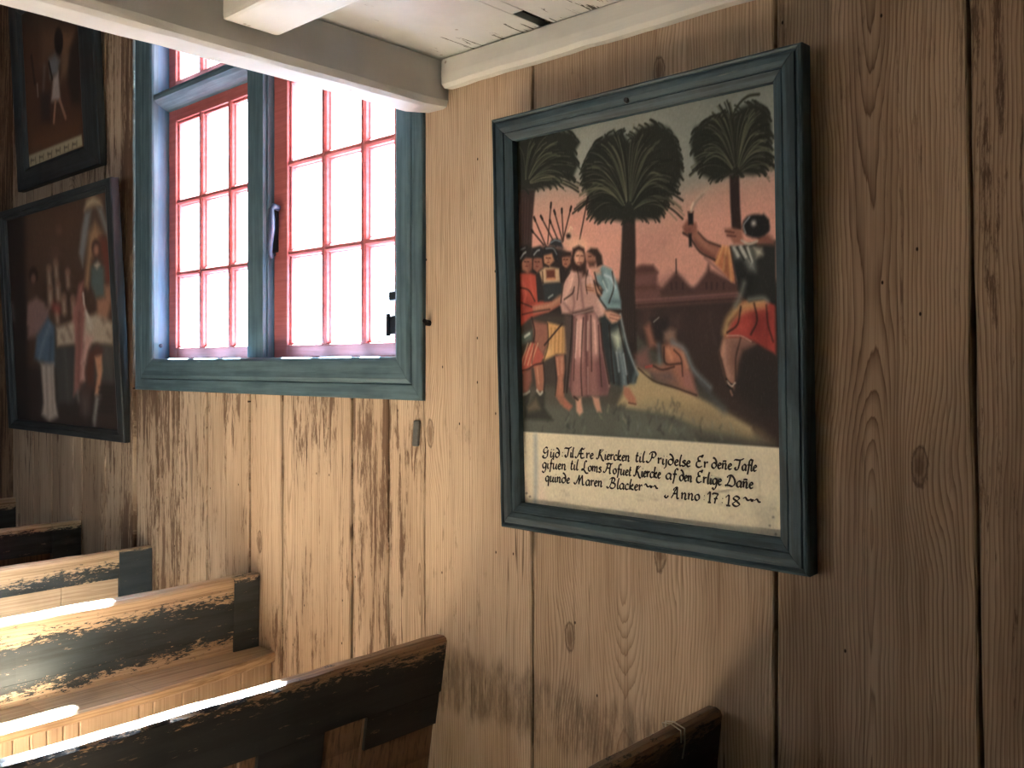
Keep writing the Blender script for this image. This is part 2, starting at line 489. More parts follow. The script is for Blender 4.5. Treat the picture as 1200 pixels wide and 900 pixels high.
# ------------------------------------------------------------------ brush strokes of the pictures: kind, colour, opacity, softness, points (thousandths of the canvas), width
MAIN_PAINT = [
["P",[128,131,121],1,3.2,[-46,1250,1035,1057,1025,564,-73,616]],
["P",[142,142,130],0.6,45.2,[144,969,365,984,326,881,177,841]],
["P",[112,118,112],0.6,51.6,[629,989,1022,1023,1019,896,687,881]],
["P",[178,138,120],0.9,45.2,[-63,834,178,870,324,833,358,795,559,776,684,789,830,809,1030,817,1023,472,-77,497]],
["P",[200,142,124],0.95,58.1,[-66,777,323,794,558,727,772,753,1029,775,1023,472,-77,497]],
["P",[206,146,126],0.6,38.7,[209,693,425,721,420,571,243,579]],
["P",[172,122,110],0.45,38.7,[509,714,682,717,618,645,506,614]],
["P",[66,52,47],1,12.9,[471,559,1025,568,1016,165,457,143]],
["P",[78,78,70],1,12.9,[-77,497,491,463,1016,165,1015,137,-94,101]],
["P",[58,50,46],1,12.9,[-73,616,495,589,488,357,-84,330]],
["P",[110,76,70],1,9.7,[499,621,529,627,571,624,589,607,585,573,604,564,603,531,496,530]],
["P",[88,58,54],0.9,9.7,[499,621,529,627,571,624,589,607,499,606]],
["P",[86,56,52],0.8,9.7,[498,579,591,576,601,568,497,568]],
["P",[122,84,76],0.5,19.4,[502,602,554,601,553,578,501,579]],
["P",[96,68,63],0.6,32.3,[592,581,642,594,678,577,610,555]],
["P",[84,60,56],1,9.7,[597,562,656,606,714,560,713,539,603,541]],
["S",[70,50,48],1,3.9,[656,634,656,602],3.9],
["P",[88,62,58],1,9.7,[711,557,762,600,769,618,775,603,863,568,873,533,710,539]],
["S",[150,108,96],0.8,3.9,[757,632,808,598,858,570],7.7],
["P",[106,74,68],1,9.7,[497,545,874,548,873,529,496,524]],
["S",[128,92,84],0.7,3.9,[497,543,695,544,874,546],3.9],
["S",[60,44,42],0.6,3.9,[496,530,695,532,873,533],5.2],
["P",[84,60,56],0.7,25.8,[526,523,564,524,563,482,524,479]],
["P",[80,60,56],0.6,32.3,[627,505,676,506,675,468,626,460]],
["P",[76,56,54],0.5,45.2,[727,510,828,515,815,453,725,439]],
["S",[92,74,70],0.25,9.7,[575,508,574,497],6.5],
["S",[92,74,70],0.25,9.7,[520,487,525,465],6.5],
["S",[92,74,70],0.25,9.7,[737,494,737,482],6.5],
["S",[92,74,70],0.25,9.7,[555,508,551,484],6.5],
["S",[92,74,70],0.25,9.7,[755,452,758,441],6.5],
["S",[92,74,70],0.25,9.7,[598,468,600,446],6.5],
["S",[92,74,70],0.25,9.7,[771,503,772,484],6.5],
["S",[92,74,70],0.25,9.7,[659,500,659,490],6.5],
["S",[92,74,70],0.25,9.7,[785,447,785,435],6.5],
["S",[92,74,70],0.25,9.7,[778,468,782,447],6.5],
["S",[92,74,70],0.25,9.7,[660,482,660,467],6.5],
["S",[92,74,70],0.25,9.7,[551,493,555,484],6.5],
["S",[92,74,70],0.25,9.7,[513,470,510,452],6.5],
["S",[92,74,70],0.25,9.7,[648,488,654,476],6.5],
["S",[92,74,70],0.25,9.7,[631,499,632,486],6.5],
["S",[92,74,70],0.25,9.7,[612,459,609,442],6.5],
["S",[64,44,42],0.6,3.9,[638,578,638,566],5.8],
["S",[64,44,42],0.6,3.9,[655,578,655,565],5.8],
["S",[64,44,42],0.6,3.9,[678,577,678,564],5.8],
["S",[64,44,42],0.6,3.9,[761,573,761,561],5.8],
["S",[64,44,42],0.6,3.9,[778,572,778,560],5.8],
["S",[64,44,42],0.6,3.9,[796,571,795,559],5.8],
["S",[64,44,42],0.6,3.9,[818,570,818,558],5.8],
["P",[66,50,46],1,6.5,[-4,866,89,857,73,771,66,679,-11,684]],
["S",[90,68,60],0.5,3.9,[15,820,7,718],4.8],
["S",[90,68,60],0.5,3.9,[29,837,20,717],4.8],
["S",[90,68,60],0.5,3.9,[43,837,33,716],4.8],
["S",[90,68,60],0.5,3.9,[56,832,45,715],4.8],
["S",[90,68,60],0.5,3.9,[70,818,58,714],4.8],
["P",[56,45,41],1,6.5,[460,764,507,760,507,652,500,558,505,400,421,378,437,560,450,655]],
["S",[74,60,54],0.45,3.9,[460,735,443,443],3.9],
["S",[74,60,54],0.45,3.9,[468,734,453,442],3.9],
["S",[74,60,54],0.45,3.9,[476,734,462,442],3.9],
["S",[74,60,54],0.45,3.9,[483,733,472,442],3.9],
["S",[74,60,54],0.45,3.9,[491,732,481,442],3.9],
["S",[74,60,54],0.45,3.9,[499,732,490,442],3.9],
["P",[60,44,41],1,4.8,[844,814,875,810,876,743,880,686,849,688,845,746]],
["P",[46,48,40],1,9.7,[-4,995,103,1003,196,999,257,988,291,956,269,937,281,900,252,862,217,887,185,857,129,857,87,854,-9,862]],
["S",[40,42,35],0.95,3.9,[59,888,84,916,113,935,139,943,162,943],3.5],
["S",[84,84,66],0.75,3.9,[61,885,92,906,126,919,156,919,181,913],2.6],
["S",[104,102,80],0.75,3.9,[47,894,52,931,59,965,70,988,82,1002],1.6],
["S",[84,84,66],0.75,3.9,[73,884,125,903,179,912,227,908,265,898],2.0],
["S",[104,102,80],0.75,3.9,[48,893,53,929,61,961,72,983,85,996],1.9],
["S",[40,42,35],0.95,3.9,[70,880,115,892,164,894,205,886,239,872],4.0],
["S",[40,42,35],0.95,3.9,[47,891,50,923,57,952,66,972,78,983],3.1],
["S",[40,42,35],0.95,3.9,[73,880,125,892,180,893,227,883,265,869],3.8],
["S",[40,42,35],0.95,3.9,[75,878,132,885,192,882,243,869,284,853],3.5],
["S",[40,42,35],0.95,3.9,[67,877,107,882,150,878,186,864,216,847],4.8],
["S",[84,84,66],0.75,3.9,[66,879,105,888,147,888,183,877,212,862],1.8],
["S",[84,84,66],0.75,3.9,[45,889,44,919,40,947,31,967,20,980],2.5],
["S",[84,84,66],0.75,3.9,[70,888,117,914,167,929,210,931,246,926],1.8],
["S",[40,42,35],0.95,3.9,[62,884,95,904,130,914,161,913,187,906],3.7],
["S",[84,84,66],0.75,3.9,[50,894,61,933,74,967,89,989,105,1001],1.6],
["S",[40,42,35],0.95,3.9,[67,882,108,896,151,901,189,894,219,882],3.6],
["S",[40,42,35],0.95,3.9,[50,889,59,919,72,944,86,960,101,967],5.4],
["S",[40,42,35],0.95,3.9,[65,892,102,925,143,948,179,958,209,959],5.3],
["S",[84,84,66],0.75,3.9,[60,892,89,926,121,952,151,965,176,968],2.1],
["S",[104,102,80],0.75,3.9,[68,877,111,884,157,882,195,869,227,852],2.6],
["S",[84,84,66],0.75,3.9,[48,891,54,923,64,952,75,970,89,981],2.5],
["S",[84,84,66],0.75,3.9,[61,892,91,926,124,952,154,964,180,967],2.3],
["S",[104,102,80],0.75,3.9,[57,889,78,918,103,941,127,951,148,953],2.7],
["S",[104,102,80],0.75,3.9,[75,877,132,883,192,879,243,865,284,848],2.4],
["S",[40,42,35],0.95,3.9,[75,876,131,880,189,874,239,859,279,841],5.5],
["S",[40,42,35],0.95,3.9,[56,888,77,914,101,934,124,942,144,943],4.6],
["S",[104,102,80],0.75,3.9,[63,891,97,921,135,943,168,952,197,952],1.8],
["S",[40,42,35],0.95,3.9,[75,874,131,875,190,867,241,850,281,831],5.3],
["S",[84,84,66],0.75,3.9,[74,878,127,887,184,885,232,873,270,857],2.6],
["S",[40,42,35],0.95,3.9,[65,891,102,922,142,944,177,953,208,953],4.7],
["S",[84,84,66],0.75,3.9,[71,885,120,906,172,917,217,915,254,907],2.1],
["S",[40,42,35],0.95,3.9,[60,886,88,909,118,924,146,927,169,923],4.5],
["S",[84,84,66],0.75,3.9,[67,890,107,918,151,937,190,943,222,940],1.7],
["S",[84,84,66],0.75,3.9,[69,886,115,908,164,920,206,919,240,912],1.6],
["S",[40,42,35],0.95,3.9,[53,894,67,932,85,965,104,985,122,995],4.4],
["S",[40,42,35],0.95,3.9,[69,887,114,909,162,922,204,923,239,916],3.6],
["S",[40,42,35],0.95,3.9,[67,890,109,919,155,939,195,945,228,942],3.3],
["S",[84,84,66],0.75,3.9,[62,892,94,926,130,951,162,963,189,966],2.1],
["S",[40,42,35],0.95,3.9,[52,894,64,932,80,964,97,984,114,995],5.3],
["S",[104,102,80],0.75,3.9,[68,880,111,892,157,894,196,885,228,872],2.1],
["S",[104,102,80],0.75,3.9,[52,889,66,919,84,943,101,956,118,962],1.8],
["S",[40,42,35],0.95,3.9,[70,879,118,889,168,889,211,879,245,864],4.4],
["S",[40,42,35],0.95,3.9,[49,894,58,931,70,963,84,985,98,997],3.8],
["S",[84,84,66],0.75,3.9,[62,889,95,916,130,935,162,941,189,940],2.1],
["S",[104,102,80],0.75,3.9,[68,877,112,883,158,879,198,866,230,849],2.0],
["S",[84,84,66],0.75,3.9,[56,895,78,934,103,966,127,984,149,993],2.4],
["S",[104,102,80],0.75,3.9,[59,889,86,917,116,937,143,944,167,944],2.1],
["S",[104,102,80],0.75,3.9,[49,891,56,923,66,951,78,968,92,978],2.5],
["S",[40,42,35],0.95,3.9,[60,890,88,919,119,940,147,949,172,949],5.0],
["S",[40,42,35],0.95,3.9,[69,886,113,907,160,918,200,917,234,910],3.2],
["S",[40,42,35],0.95,3.9,[73,879,126,889,182,889,230,879,269,864],5.3],
["S",[40,42,35],0.95,3.9,[68,886,110,907,155,918,195,917,227,910],4.6],
["S",[104,102,80],0.75,3.9,[70,877,116,884,165,882,207,869,241,852],1.8],
["S",[40,42,35],0.95,3.9,[58,889,82,918,110,940,135,950,158,951],3.1],
["S",[104,102,80],0.75,3.9,[75,875,132,877,192,870,242,854,283,835],2.5],
["S",[40,42,35],0.95,3.9,[54,895,72,934,93,967,115,987,135,997],4.5],
["S",[104,102,80],0.75,3.9,[64,888,101,915,140,932,175,937,204,933],2.5],
["S",[84,84,66],0.75,3.9,[46,889,49,919,55,945,64,963,76,973],2.4],
["S",[104,102,80],0.75,3.9,[56,892,77,926,100,954,124,969,145,975],1.9],
["S",[84,84,66],0.75,3.9,[48,891,54,925,63,954,75,973,88,984],2.6],
["S",[40,42,35],0.95,3.9,[56,890,77,920,101,943,125,954,145,957],3.9],
["S",[104,102,80],0.75,3.9,[62,893,95,928,131,955,164,967,193,971],2.0],
["S",[40,42,35],0.95,3.9,[69,887,114,911,161,925,203,927,237,921],4.1],
["S",[84,84,66],0.75,3.9,[68,875,111,878,156,872,195,857,226,838],2.4],
["S",[104,102,80],0.75,3.9,[59,889,86,918,117,938,144,946,168,947],2.3],
["S",[104,102,80],0.75,3.9,[66,879,106,889,148,889,184,878,213,863],2.7],
["S",[40,42,35],0.95,3.9,[49,893,56,929,66,960,79,981,92,993],3.2],
["S",[104,102,80],0.75,3.9,[67,882,107,896,150,901,187,894,217,883],2.6],
["S",[40,42,35],0.95,3.9,[53,889,68,918,87,942,105,954,123,959],3.8],
["S",[84,84,66],0.75,3.9,[47,889,51,920,59,946,69,964,81,974],2.4],
["S",[44,46,38],0.95,3.9,[31,1013,52,1003,66,989],3.6],
["S",[44,46,38],0.95,3.9,[39,1007,51,1001,59,993],3.2],
["S",[44,46,38],0.95,3.9,[16,1000,2,997,-8,990],3.3],
["S",[44,46,38],0.95,3.9,[29,1003,6,998,-9,987],3.6],
["S",[44,46,38],0.95,3.9,[71,1013,89,1005,101,993],4.6],
["S",[44,46,38],0.95,3.9,[43,1013,63,1003,77,990],4.9],
["S",[44,46,38],0.95,3.9,[152,1010,168,1003,178,992],4.5],
["S",[44,46,38],0.95,3.9,[152,1010,168,1003,178,992],4.1],
["S",[44,46,38],0.95,3.9,[96,1014,115,1005,127,992],4.1],
["S",[44,46,38],0.95,3.9,[96,1010,108,1004,115,996],4.9],
["S",[44,46,38],0.95,3.9,[111,1011,125,1004,134,995],4.5],
["S",[44,46,38],0.95,3.9,[234,998,246,992,255,983],3.8],
["S",[44,46,38],0.95,3.9,[210,1001,220,996,227,990],4.9],
["S",[44,46,38],0.95,3.9,[174,1012,194,1003,207,989],3.3],
["S",[44,46,38],0.95,3.9,[241,995,259,986,271,974],4.8],
["S",[44,46,38],0.95,3.9,[247,991,262,983,272,973],4.0],
["S",[44,46,38],0.95,3.9,[268,973,279,967,287,959],4.8],
["S",[44,46,38],0.95,3.9,[250,948,266,940,277,928],5.0],
["S",[44,46,38],0.95,3.9,[255,947,268,940,277,931],4.8],
["S",[44,46,38],0.95,3.9,[261,916,277,909,286,899],3.2],
["S",[44,46,38],0.95,3.9,[255,926,273,917,285,905],3.7],
["S",[44,46,38],0.95,3.9,[255,925,274,916,286,904],4.3],
["S",[44,46,38],0.95,3.9,[262,909,277,902,288,891],3.6],
["S",[44,46,38],0.95,3.9,[238,878,254,870,264,860],3.7],
["S",[44,46,38],0.95,3.9,[237,876,253,869,263,858],3.7],
["S",[44,46,38],0.95,3.9,[235,880,254,872,266,859],4.9],
["S",[44,46,38],0.95,3.9,[202,894,218,887,229,876],4.5],
["S",[44,46,38],0.95,3.9,[213,887,228,880,238,870],5.1],
["S",[44,46,38],0.95,3.9,[228,877,238,873,245,866],4.5],
["S",[44,46,38],0.95,3.9,[183,882,199,875,209,865],4.3],
["S",[44,46,38],0.95,3.9,[195,887,207,881,215,874],3.2],
["S",[44,46,38],0.95,3.9,[170,876,189,867,202,854],4.5],
["S",[44,46,38],0.95,3.9,[155,870,176,861,189,847],4.8],
["S",[44,46,38],0.95,3.9,[146,863,155,859,162,852],4.8],
["S",[44,46,38],0.95,3.9,[131,867,148,860,158,849],3.1],
["S",[44,46,38],0.95,3.9,[86,861,97,857,103,850],4.0],
["S",[44,46,38],0.95,3.9,[107,865,121,859,130,850],4.9],
["S",[44,46,38],0.95,3.9,[39,867,19,862,5,852],3.7],
["S",[44,46,38],0.95,3.9,[30,867,47,860,58,849],3.1],
["S",[44,46,38],0.95,3.9,[23,870,44,861,58,847],4.6],
["S",[44,46,38],0.95,3.9,[20,866,6,862,-3,855],4.5],
["S",[44,46,38],0.95,3.9,[33,867,14,862,2,853],4.0],
["S",[44,46,38],0.95,3.9,[4,889,-7,886,-14,881],4.9],
["S",[44,46,38],0.95,3.9,[12,990,-2,988,-12,981],4.6],
["S",[44,46,38],0.95,3.9,[14,922,-4,918,-17,909],4.8],
["S",[44,46,38],0.95,3.9,[13,911,-5,907,-17,898],3.6],
["S",[44,46,38],0.95,3.9,[6,934,-5,931,-12,926],3.6],
["S",[44,46,38],0.95,3.9,[17,907,-4,903,-19,892],3.3],
["S",[44,46,38],0.95,3.9,[8,967,-3,964,-11,959],5.1],
["S",[44,46,38],0.95,3.9,[5,888,-7,885,-15,880],3.5],
["S",[44,46,38],0.95,3.9,[17,992,-1,988,-14,979],4.9],
["S",[44,46,38],0.95,3.9,[7,932,-5,930,-13,924],3.7],
["S",[44,46,38],0.95,3.9,[19,930,-3,925,-19,914],3.4],
["S",[44,46,38],0.95,3.9,[16,901,-5,897,-19,887],3.3],
["S",[44,46,38],0.95,3.9,[12,996,-2,993,-11,986],4.2],
["P",[46,48,40],1,9.7,[490,935,460,961,406,963,354,949,325,924,295,887,298,846,331,808,325,773,357,748,408,749,462,739,511,741,558,737,600,736,626,764,648,794,681,828,682,871,667,915,640,946,590,966,530,960]],
["S",[40,42,35],0.95,3.9,[471,795,449,855,423,906,397,936,373,951],5.2],
["S",[40,42,35],0.95,3.9,[503,782,542,818,583,839,619,841,648,833],5.0],
["S",[40,42,35],0.95,3.9,[499,780,531,811,565,828,595,827,619,817],3.8],
["S",[84,84,66],0.75,3.9,[496,793,524,848,554,891,581,914,605,922],2.0],
["S",[40,42,35],0.95,3.9,[463,771,426,788,384,791,346,778,314,758],5.5],
["S",[104,102,80],0.75,3.9,[459,776,414,800,364,811,317,805,279,789],1.6],
["S",[84,84,66],0.75,3.9,[460,780,417,812,368,831,323,831,285,820],2.6],
["S",[40,42,35],0.95,3.9,[501,775,536,797,574,805,606,796,632,779],4.2],
["S",[40,42,35],0.95,3.9,[480,791,475,845,466,893,456,926,443,946],4.9],
["S",[40,42,35],0.95,3.9,[462,785,422,827,377,856,335,865,300,861],3.4],
["S",[84,84,66],0.75,3.9,[498,782,528,817,560,839,589,842,612,836],1.8],
["S",[40,42,35],0.95,3.9,[475,789,461,840,444,882,426,908,408,921],4.8],
["S",[40,42,35],0.95,3.9,[463,775,427,798,385,807,348,799,316,783],5.5],
["S",[40,42,35],0.95,3.9,[497,780,525,812,555,831,581,833,603,824],5.1],
["S",[84,84,66],0.75,3.9,[466,793,435,849,399,894,364,917,334,926],1.6],
["S",[40,42,35],0.95,3.9,[497,790,524,839,554,876,581,893,605,898],3.4],
["S",[40,42,35],0.95,3.9,[491,789,509,838,529,878,549,900,566,909],4.2],
["S",[84,84,66],0.75,3.9,[499,776,531,801,565,812,594,805,617,791],2.4],
["S",[40,42,35],0.95,3.9,[488,786,499,830,512,867,526,888,541,898],4.5],
["S",[104,102,80],0.75,3.9,[462,780,423,811,378,830,338,829,303,818],2.2],
["S",[84,84,66],0.75,3.9,[502,782,539,817,579,837,614,839,642,830],2.3],
["S",[40,42,35],0.95,3.9,[471,785,450,826,425,857,401,870,379,872],5.1],
["S",[40,42,35],0.95,3.9,[499,776,531,801,565,812,594,806,618,792],3.7],
["S",[84,84,66],0.75,3.9,[487,788,497,836,510,877,523,902,537,916],1.8],
["S",[84,84,66],0.75,3.9,[494,791,517,842,542,882,565,904,586,912],2.7],
["S",[40,42,35],0.95,3.9,[463,776,425,800,383,811,345,804,312,789],4.4],
["S",[104,102,80],0.75,3.9,[480,789,476,840,468,884,458,915,446,934],1.8],
["S",[104,102,80],0.75,3.9,[485,786,490,830,498,869,508,894,519,909],2.3],
["S",[84,84,66],0.75,3.9,[463,771,426,788,385,792,348,779,316,759],2.3],
["S",[104,102,80],0.75,3.9,[507,772,553,789,602,791,644,777,677,757],1.6],
["S",[84,84,66],0.75,3.9,[458,777,412,804,360,817,312,812,272,798],2.2],
["S",[84,84,66],0.75,3.9,[495,782,520,819,547,843,571,850,591,846],2.6],
["S",[40,42,35],0.95,3.9,[500,783,534,819,570,842,601,846,627,840],4.8],
["S",[40,42,35],0.95,3.9,[457,775,409,800,354,811,304,804,262,788],4.1],
["S",[104,102,80],0.75,3.9,[505,767,547,776,592,770,630,751,661,727],2.6],
["S",[40,42,35],0.95,3.9,[503,773,543,792,586,796,622,784,651,765],4.1],
["S",[104,102,80],0.75,3.9,[463,777,426,805,384,819,346,815,314,802],2.7],
["S",[104,102,80],0.75,3.9,[466,783,436,820,401,845,368,851,341,846],2.7],
["S",[40,42,35],0.95,3.9,[464,770,430,786,391,787,355,773,326,752],3.8],
["S",[40,42,35],0.95,3.9,[482,789,480,840,476,886,468,919,458,939],4.7],
["S",[84,84,66],0.75,3.9,[472,792,451,847,426,892,401,918,379,930],2.2],
["S",[40,42,35],0.95,3.9,[473,786,454,830,432,863,410,880,390,885],3.4],
["S",[40,42,35],0.95,3.9,[505,777,549,802,596,812,635,805,667,789],3.9],
["S",[40,42,35],0.95,3.9,[497,787,527,832,558,864,587,877,611,878],4.7],
["S",[40,42,35],0.95,3.9,[508,774,556,794,606,800,649,789,684,771],5.0],
["S",[40,42,35],0.95,3.9,[480,790,475,841,467,887,457,919,445,938],3.9],
["S",[84,84,66],0.75,3.9,[467,788,437,835,403,871,371,886,342,889],1.8],
["S",[84,84,66],0.75,3.9,[476,788,463,835,446,874,429,897,412,908],2.3],
["S",[84,84,66],0.75,3.9,[480,792,475,846,467,895,456,929,444,950],1.8],
["S",[84,84,66],0.75,3.9,[459,775,414,799,363,809,317,801,278,785],2.7],
["S",[40,42,35],0.95,3.9,[486,788,494,837,505,879,517,905,530,920],3.8],
["S",[40,42,35],0.95,3.9,[495,786,519,828,546,860,570,872,591,874],4.3],
["S",[84,84,66],0.75,3.9,[496,786,521,829,549,860,574,872,596,873],1.9],
["S",[40,42,35],0.95,3.9,[461,784,418,823,370,848,327,854,289,848],5.2],
["S",[104,102,80],0.75,3.9,[498,779,529,808,562,824,591,822,614,811],1.6],
["S",[40,42,35],0.95,3.9,[508,767,555,776,605,771,648,752,682,728],4.7],
["S",[40,42,35],0.95,3.9,[480,788,474,836,465,878,454,906,441,922],5.5],
["S",[40,42,35],0.95,3.9,[489,787,504,833,521,870,537,891,553,900],4.9],
["S",[84,84,66],0.75,3.9,[494,784,517,822,542,849,565,859,585,858],1.7],
["S",[104,102,80],0.75,3.9,[500,771,534,786,570,788,600,773,625,753],2.1],
["S",[104,102,80],0.75,3.9,[468,789,440,839,407,877,377,895,350,900],2.0],
["S",[40,42,35],0.95,3.9,[494,791,516,842,541,883,564,905,584,914],3.9],
["S",[84,84,66],0.75,3.9,[467,788,436,836,401,873,368,889,340,892],2.7],
["S",[40,42,35],0.95,3.9,[488,793,500,848,515,896,530,927,545,943],3.2],
["S",[40,42,35],0.95,3.9,[490,787,504,832,522,868,539,888,555,897],3.7],
["S",[84,84,66],0.75,3.9,[503,777,541,804,582,816,617,810,645,796],2.5],
["S",[84,84,66],0.75,3.9,[464,780,427,811,386,830,349,829,317,819],2.6],
["S",[40,42,35],0.95,3.9,[491,794,509,852,530,901,550,930,568,945],5.4],
["S",[104,102,80],0.75,3.9,[458,783,412,821,360,846,312,851,271,844],2.4],
["S",[104,102,80],0.75,3.9,[488,793,499,848,514,896,529,926,543,943],2.2],
["S",[40,42,35],0.95,3.9,[474,796,457,857,436,911,415,944,395,963],3.9],
["S",[84,84,66],0.75,3.9,[507,770,555,784,605,784,648,769,682,747],2.4],
["S",[84,84,66],0.75,3.9,[497,782,525,818,555,842,582,847,604,842],2.6],
["S",[40,42,35],0.95,3.9,[492,788,512,836,534,873,555,893,574,900],5.2],
["S",[40,42,35],0.95,3.9,[506,779,550,807,597,821,637,817,670,804],4.8],
["S",[84,84,66],0.75,3.9,[467,787,437,833,403,868,371,882,343,884],1.9],
["S",[40,42,35],0.95,3.9,[501,778,538,806,576,819,610,815,636,801],4.9],
["S",[104,102,80],0.75,3.9,[479,793,471,849,460,900,447,933,432,954],2.5],
["S",[104,102,80],0.75,3.9,[462,790,424,840,380,879,339,895,304,898],2.4],
["S",[84,84,66],0.75,3.9,[493,789,514,838,538,876,560,896,580,903],2.5],
["S",[84,84,66],0.75,3.9,[460,780,416,813,367,833,322,834,284,824],1.9],
["S",[84,84,66],0.75,3.9,[476,788,463,835,447,875,430,898,413,910],1.8],
["S",[104,102,80],0.75,3.9,[508,769,557,780,609,777,653,759,688,736],1.9],
["S",[84,84,66],0.75,3.9,[507,771,553,787,602,788,644,774,678,753],1.7],
["S",[84,84,66],0.75,3.9,[462,787,423,833,378,866,337,878,302,877],1.9],
["S",[40,42,35],0.95,3.9,[501,771,535,787,572,788,603,774,628,754],4.9],
["S",[84,84,66],0.75,3.9,[475,788,460,836,442,876,423,899,405,909],1.6],
["S",[40,42,35],0.95,3.9,[476,788,464,835,449,875,433,898,417,911],3.5],
["S",[40,42,35],0.95,3.9,[467,784,438,824,404,851,373,859,346,856],4.3],
["S",[84,84,66],0.75,3.9,[493,790,515,840,539,879,561,899,581,907],2.4],
["S",[84,84,66],0.75,3.9,[463,777,425,805,382,819,343,816,310,802],1.7],
["S",[104,102,80],0.75,3.9,[496,782,522,818,550,842,575,848,596,843],2.0],
["S",[40,42,35],0.95,3.9,[468,793,439,850,407,896,375,921,348,931],3.5],
["S",[40,42,35],0.95,3.9,[498,785,529,826,562,854,592,862,616,860],3.2],
["S",[104,102,80],0.75,3.9,[462,784,423,823,379,849,338,855,304,849],2.6],
["S",[84,84,66],0.75,3.9,[467,792,438,847,403,890,371,913,342,922],2.1],
["S",[40,42,35],0.95,3.9,[461,788,421,834,375,868,333,881,296,880],3.4],
["S",[104,102,80],0.75,3.9,[501,780,537,812,576,830,609,829,636,819],2.2],
["S",[84,84,66],0.75,3.9,[464,782,429,817,389,840,352,843,320,835],1.8],
["S",[40,42,35],0.95,3.9,[475,789,459,837,441,878,421,901,403,912],4.0],
["S",[40,42,35],0.95,3.9,[478,795,470,856,458,911,445,947,430,970],5.4],
["S",[84,84,66],0.75,3.9,[467,783,437,820,404,845,372,851,345,846],2.7],
["S",[40,42,35],0.95,3.9,[459,775,413,798,362,807,316,799,277,782],4.4],
["S",[40,42,35],0.95,3.9,[473,792,454,847,431,893,409,920,388,933],5.3],
["S",[40,42,35],0.95,3.9,[481,786,477,830,470,870,460,896,449,912],3.2],
["S",[84,84,66],0.75,3.9,[485,785,492,829,501,867,512,892,523,905],1.9],
["S",[40,42,35],0.95,3.9,[462,786,423,830,379,860,338,871,303,868],5.1],
["S",[104,102,80],0.75,3.9,[478,789,469,838,457,880,443,907,429,923],1.6],
["S",[40,42,35],0.95,3.9,[490,791,506,843,524,887,542,913,559,925],4.3],
["S",[84,84,66],0.75,3.9,[463,780,427,811,385,830,347,830,315,819],1.8],
["S",[40,42,35],0.95,3.9,[456,774,406,796,349,804,298,795,254,778],5.0],
["S",[40,42,35],0.95,3.9,[492,784,510,824,531,854,551,867,569,870],4.9],
["S",[40,42,35],0.95,3.9,[486,790,493,843,502,889,514,919,526,937],3.5],
["S",[104,102,80],0.75,3.9,[492,790,511,839,533,879,554,900,572,909],2.1],
["S",[84,84,66],0.75,3.9,[496,792,523,846,552,888,579,910,602,918],2.5],
["S",[40,42,35],0.95,3.9,[465,785,432,828,393,858,358,868,328,866],3.3],
["S",[104,102,80],0.75,3.9,[472,793,451,851,427,899,403,927,380,941],2.7],
["S",[104,102,80],0.75,3.9,[483,790,483,841,481,888,474,922,465,944],1.7],
["S",[84,84,66],0.75,3.9,[492,790,510,841,531,882,551,904,569,914],2.3],
["S",[40,42,35],0.95,3.9,[502,780,539,811,579,827,614,826,642,815],4.0],
["S",[84,84,66],0.75,3.9,[500,780,534,812,570,830,601,829,626,819],2.0],
["S",[84,84,66],0.75,3.9,[501,780,538,812,576,830,610,829,637,819],1.9],
["S",[84,84,66],0.75,3.9,[497,786,525,828,555,858,583,869,606,868],1.6],
["S",[104,102,80],0.75,3.9,[474,786,456,830,436,865,415,883,396,889],1.8],
["S",[84,84,66],0.75,3.9,[467,781,439,816,406,838,375,842,349,835],1.9],
["S",[40,42,35],0.95,3.9,[465,789,430,839,391,876,354,892,322,895],3.1],
["S",[40,42,35],0.95,3.9,[469,788,443,836,413,873,384,890,359,895],3.9],
["S",[40,42,35],0.95,3.9,[492,790,512,841,534,882,555,904,573,913],3.3],
["S",[84,84,66],0.75,3.9,[486,795,493,857,502,911,514,948,527,970],2.4],
["S",[40,42,35],0.95,3.9,[462,777,421,804,376,817,335,812,300,798],5.1],
["S",[40,42,35],0.95,3.9,[506,776,550,801,596,812,636,804,668,788],4.6],
["S",[40,42,35],0.95,3.9,[482,793,481,851,477,903,470,940,460,965],4.7],
["S",[84,84,66],0.75,3.9,[467,781,438,816,405,838,375,841,348,834],1.9],
["S",[40,42,35],0.95,3.9,[465,793,432,848,393,892,357,915,326,923],4.1],
["S",[104,102,80],0.75,3.9,[483,795,486,856,492,911,500,950,510,974],1.6],
["S",[104,102,80],0.75,3.9,[502,778,539,805,579,818,613,814,640,800],2.5],
["S",[104,102,80],0.75,3.9,[479,796,472,857,461,912,448,950,435,974],2.6],
["S",[84,84,66],0.75,3.9,[475,789,460,837,442,878,424,901,406,913],2.4],
["S",[40,42,35],0.95,3.9,[464,776,428,801,388,812,351,806,320,791],3.9],
["S",[40,42,35],0.95,3.9,[497,785,526,825,558,852,585,861,609,859],4.6],
["S",[40,42,35],0.95,3.9,[487,788,498,834,511,874,526,898,540,910],4.5],
["S",[40,42,35],0.95,3.9,[506,776,552,801,600,811,641,804,674,788],5.3],
["S",[84,84,66],0.75,3.9,[502,777,540,803,579,814,614,808,641,793],2.2],
["S",[40,42,35],0.95,3.9,[487,794,498,853,511,905,525,938,539,957],5.2],
["S",[40,42,35],0.95,3.9,[482,788,481,835,477,879,470,910,460,929],3.7],
["S",[84,84,66],0.75,3.9,[474,790,459,843,440,886,420,913,402,926],2.3],
["S",[40,42,35],0.95,3.9,[461,783,421,822,375,847,333,853,297,846],4.7],
["S",[40,42,35],0.95,3.9,[469,794,443,853,412,901,382,928,356,940],4.4],
["S",[40,42,35],0.95,3.9,[468,786,441,831,409,864,379,878,353,879],4.6],
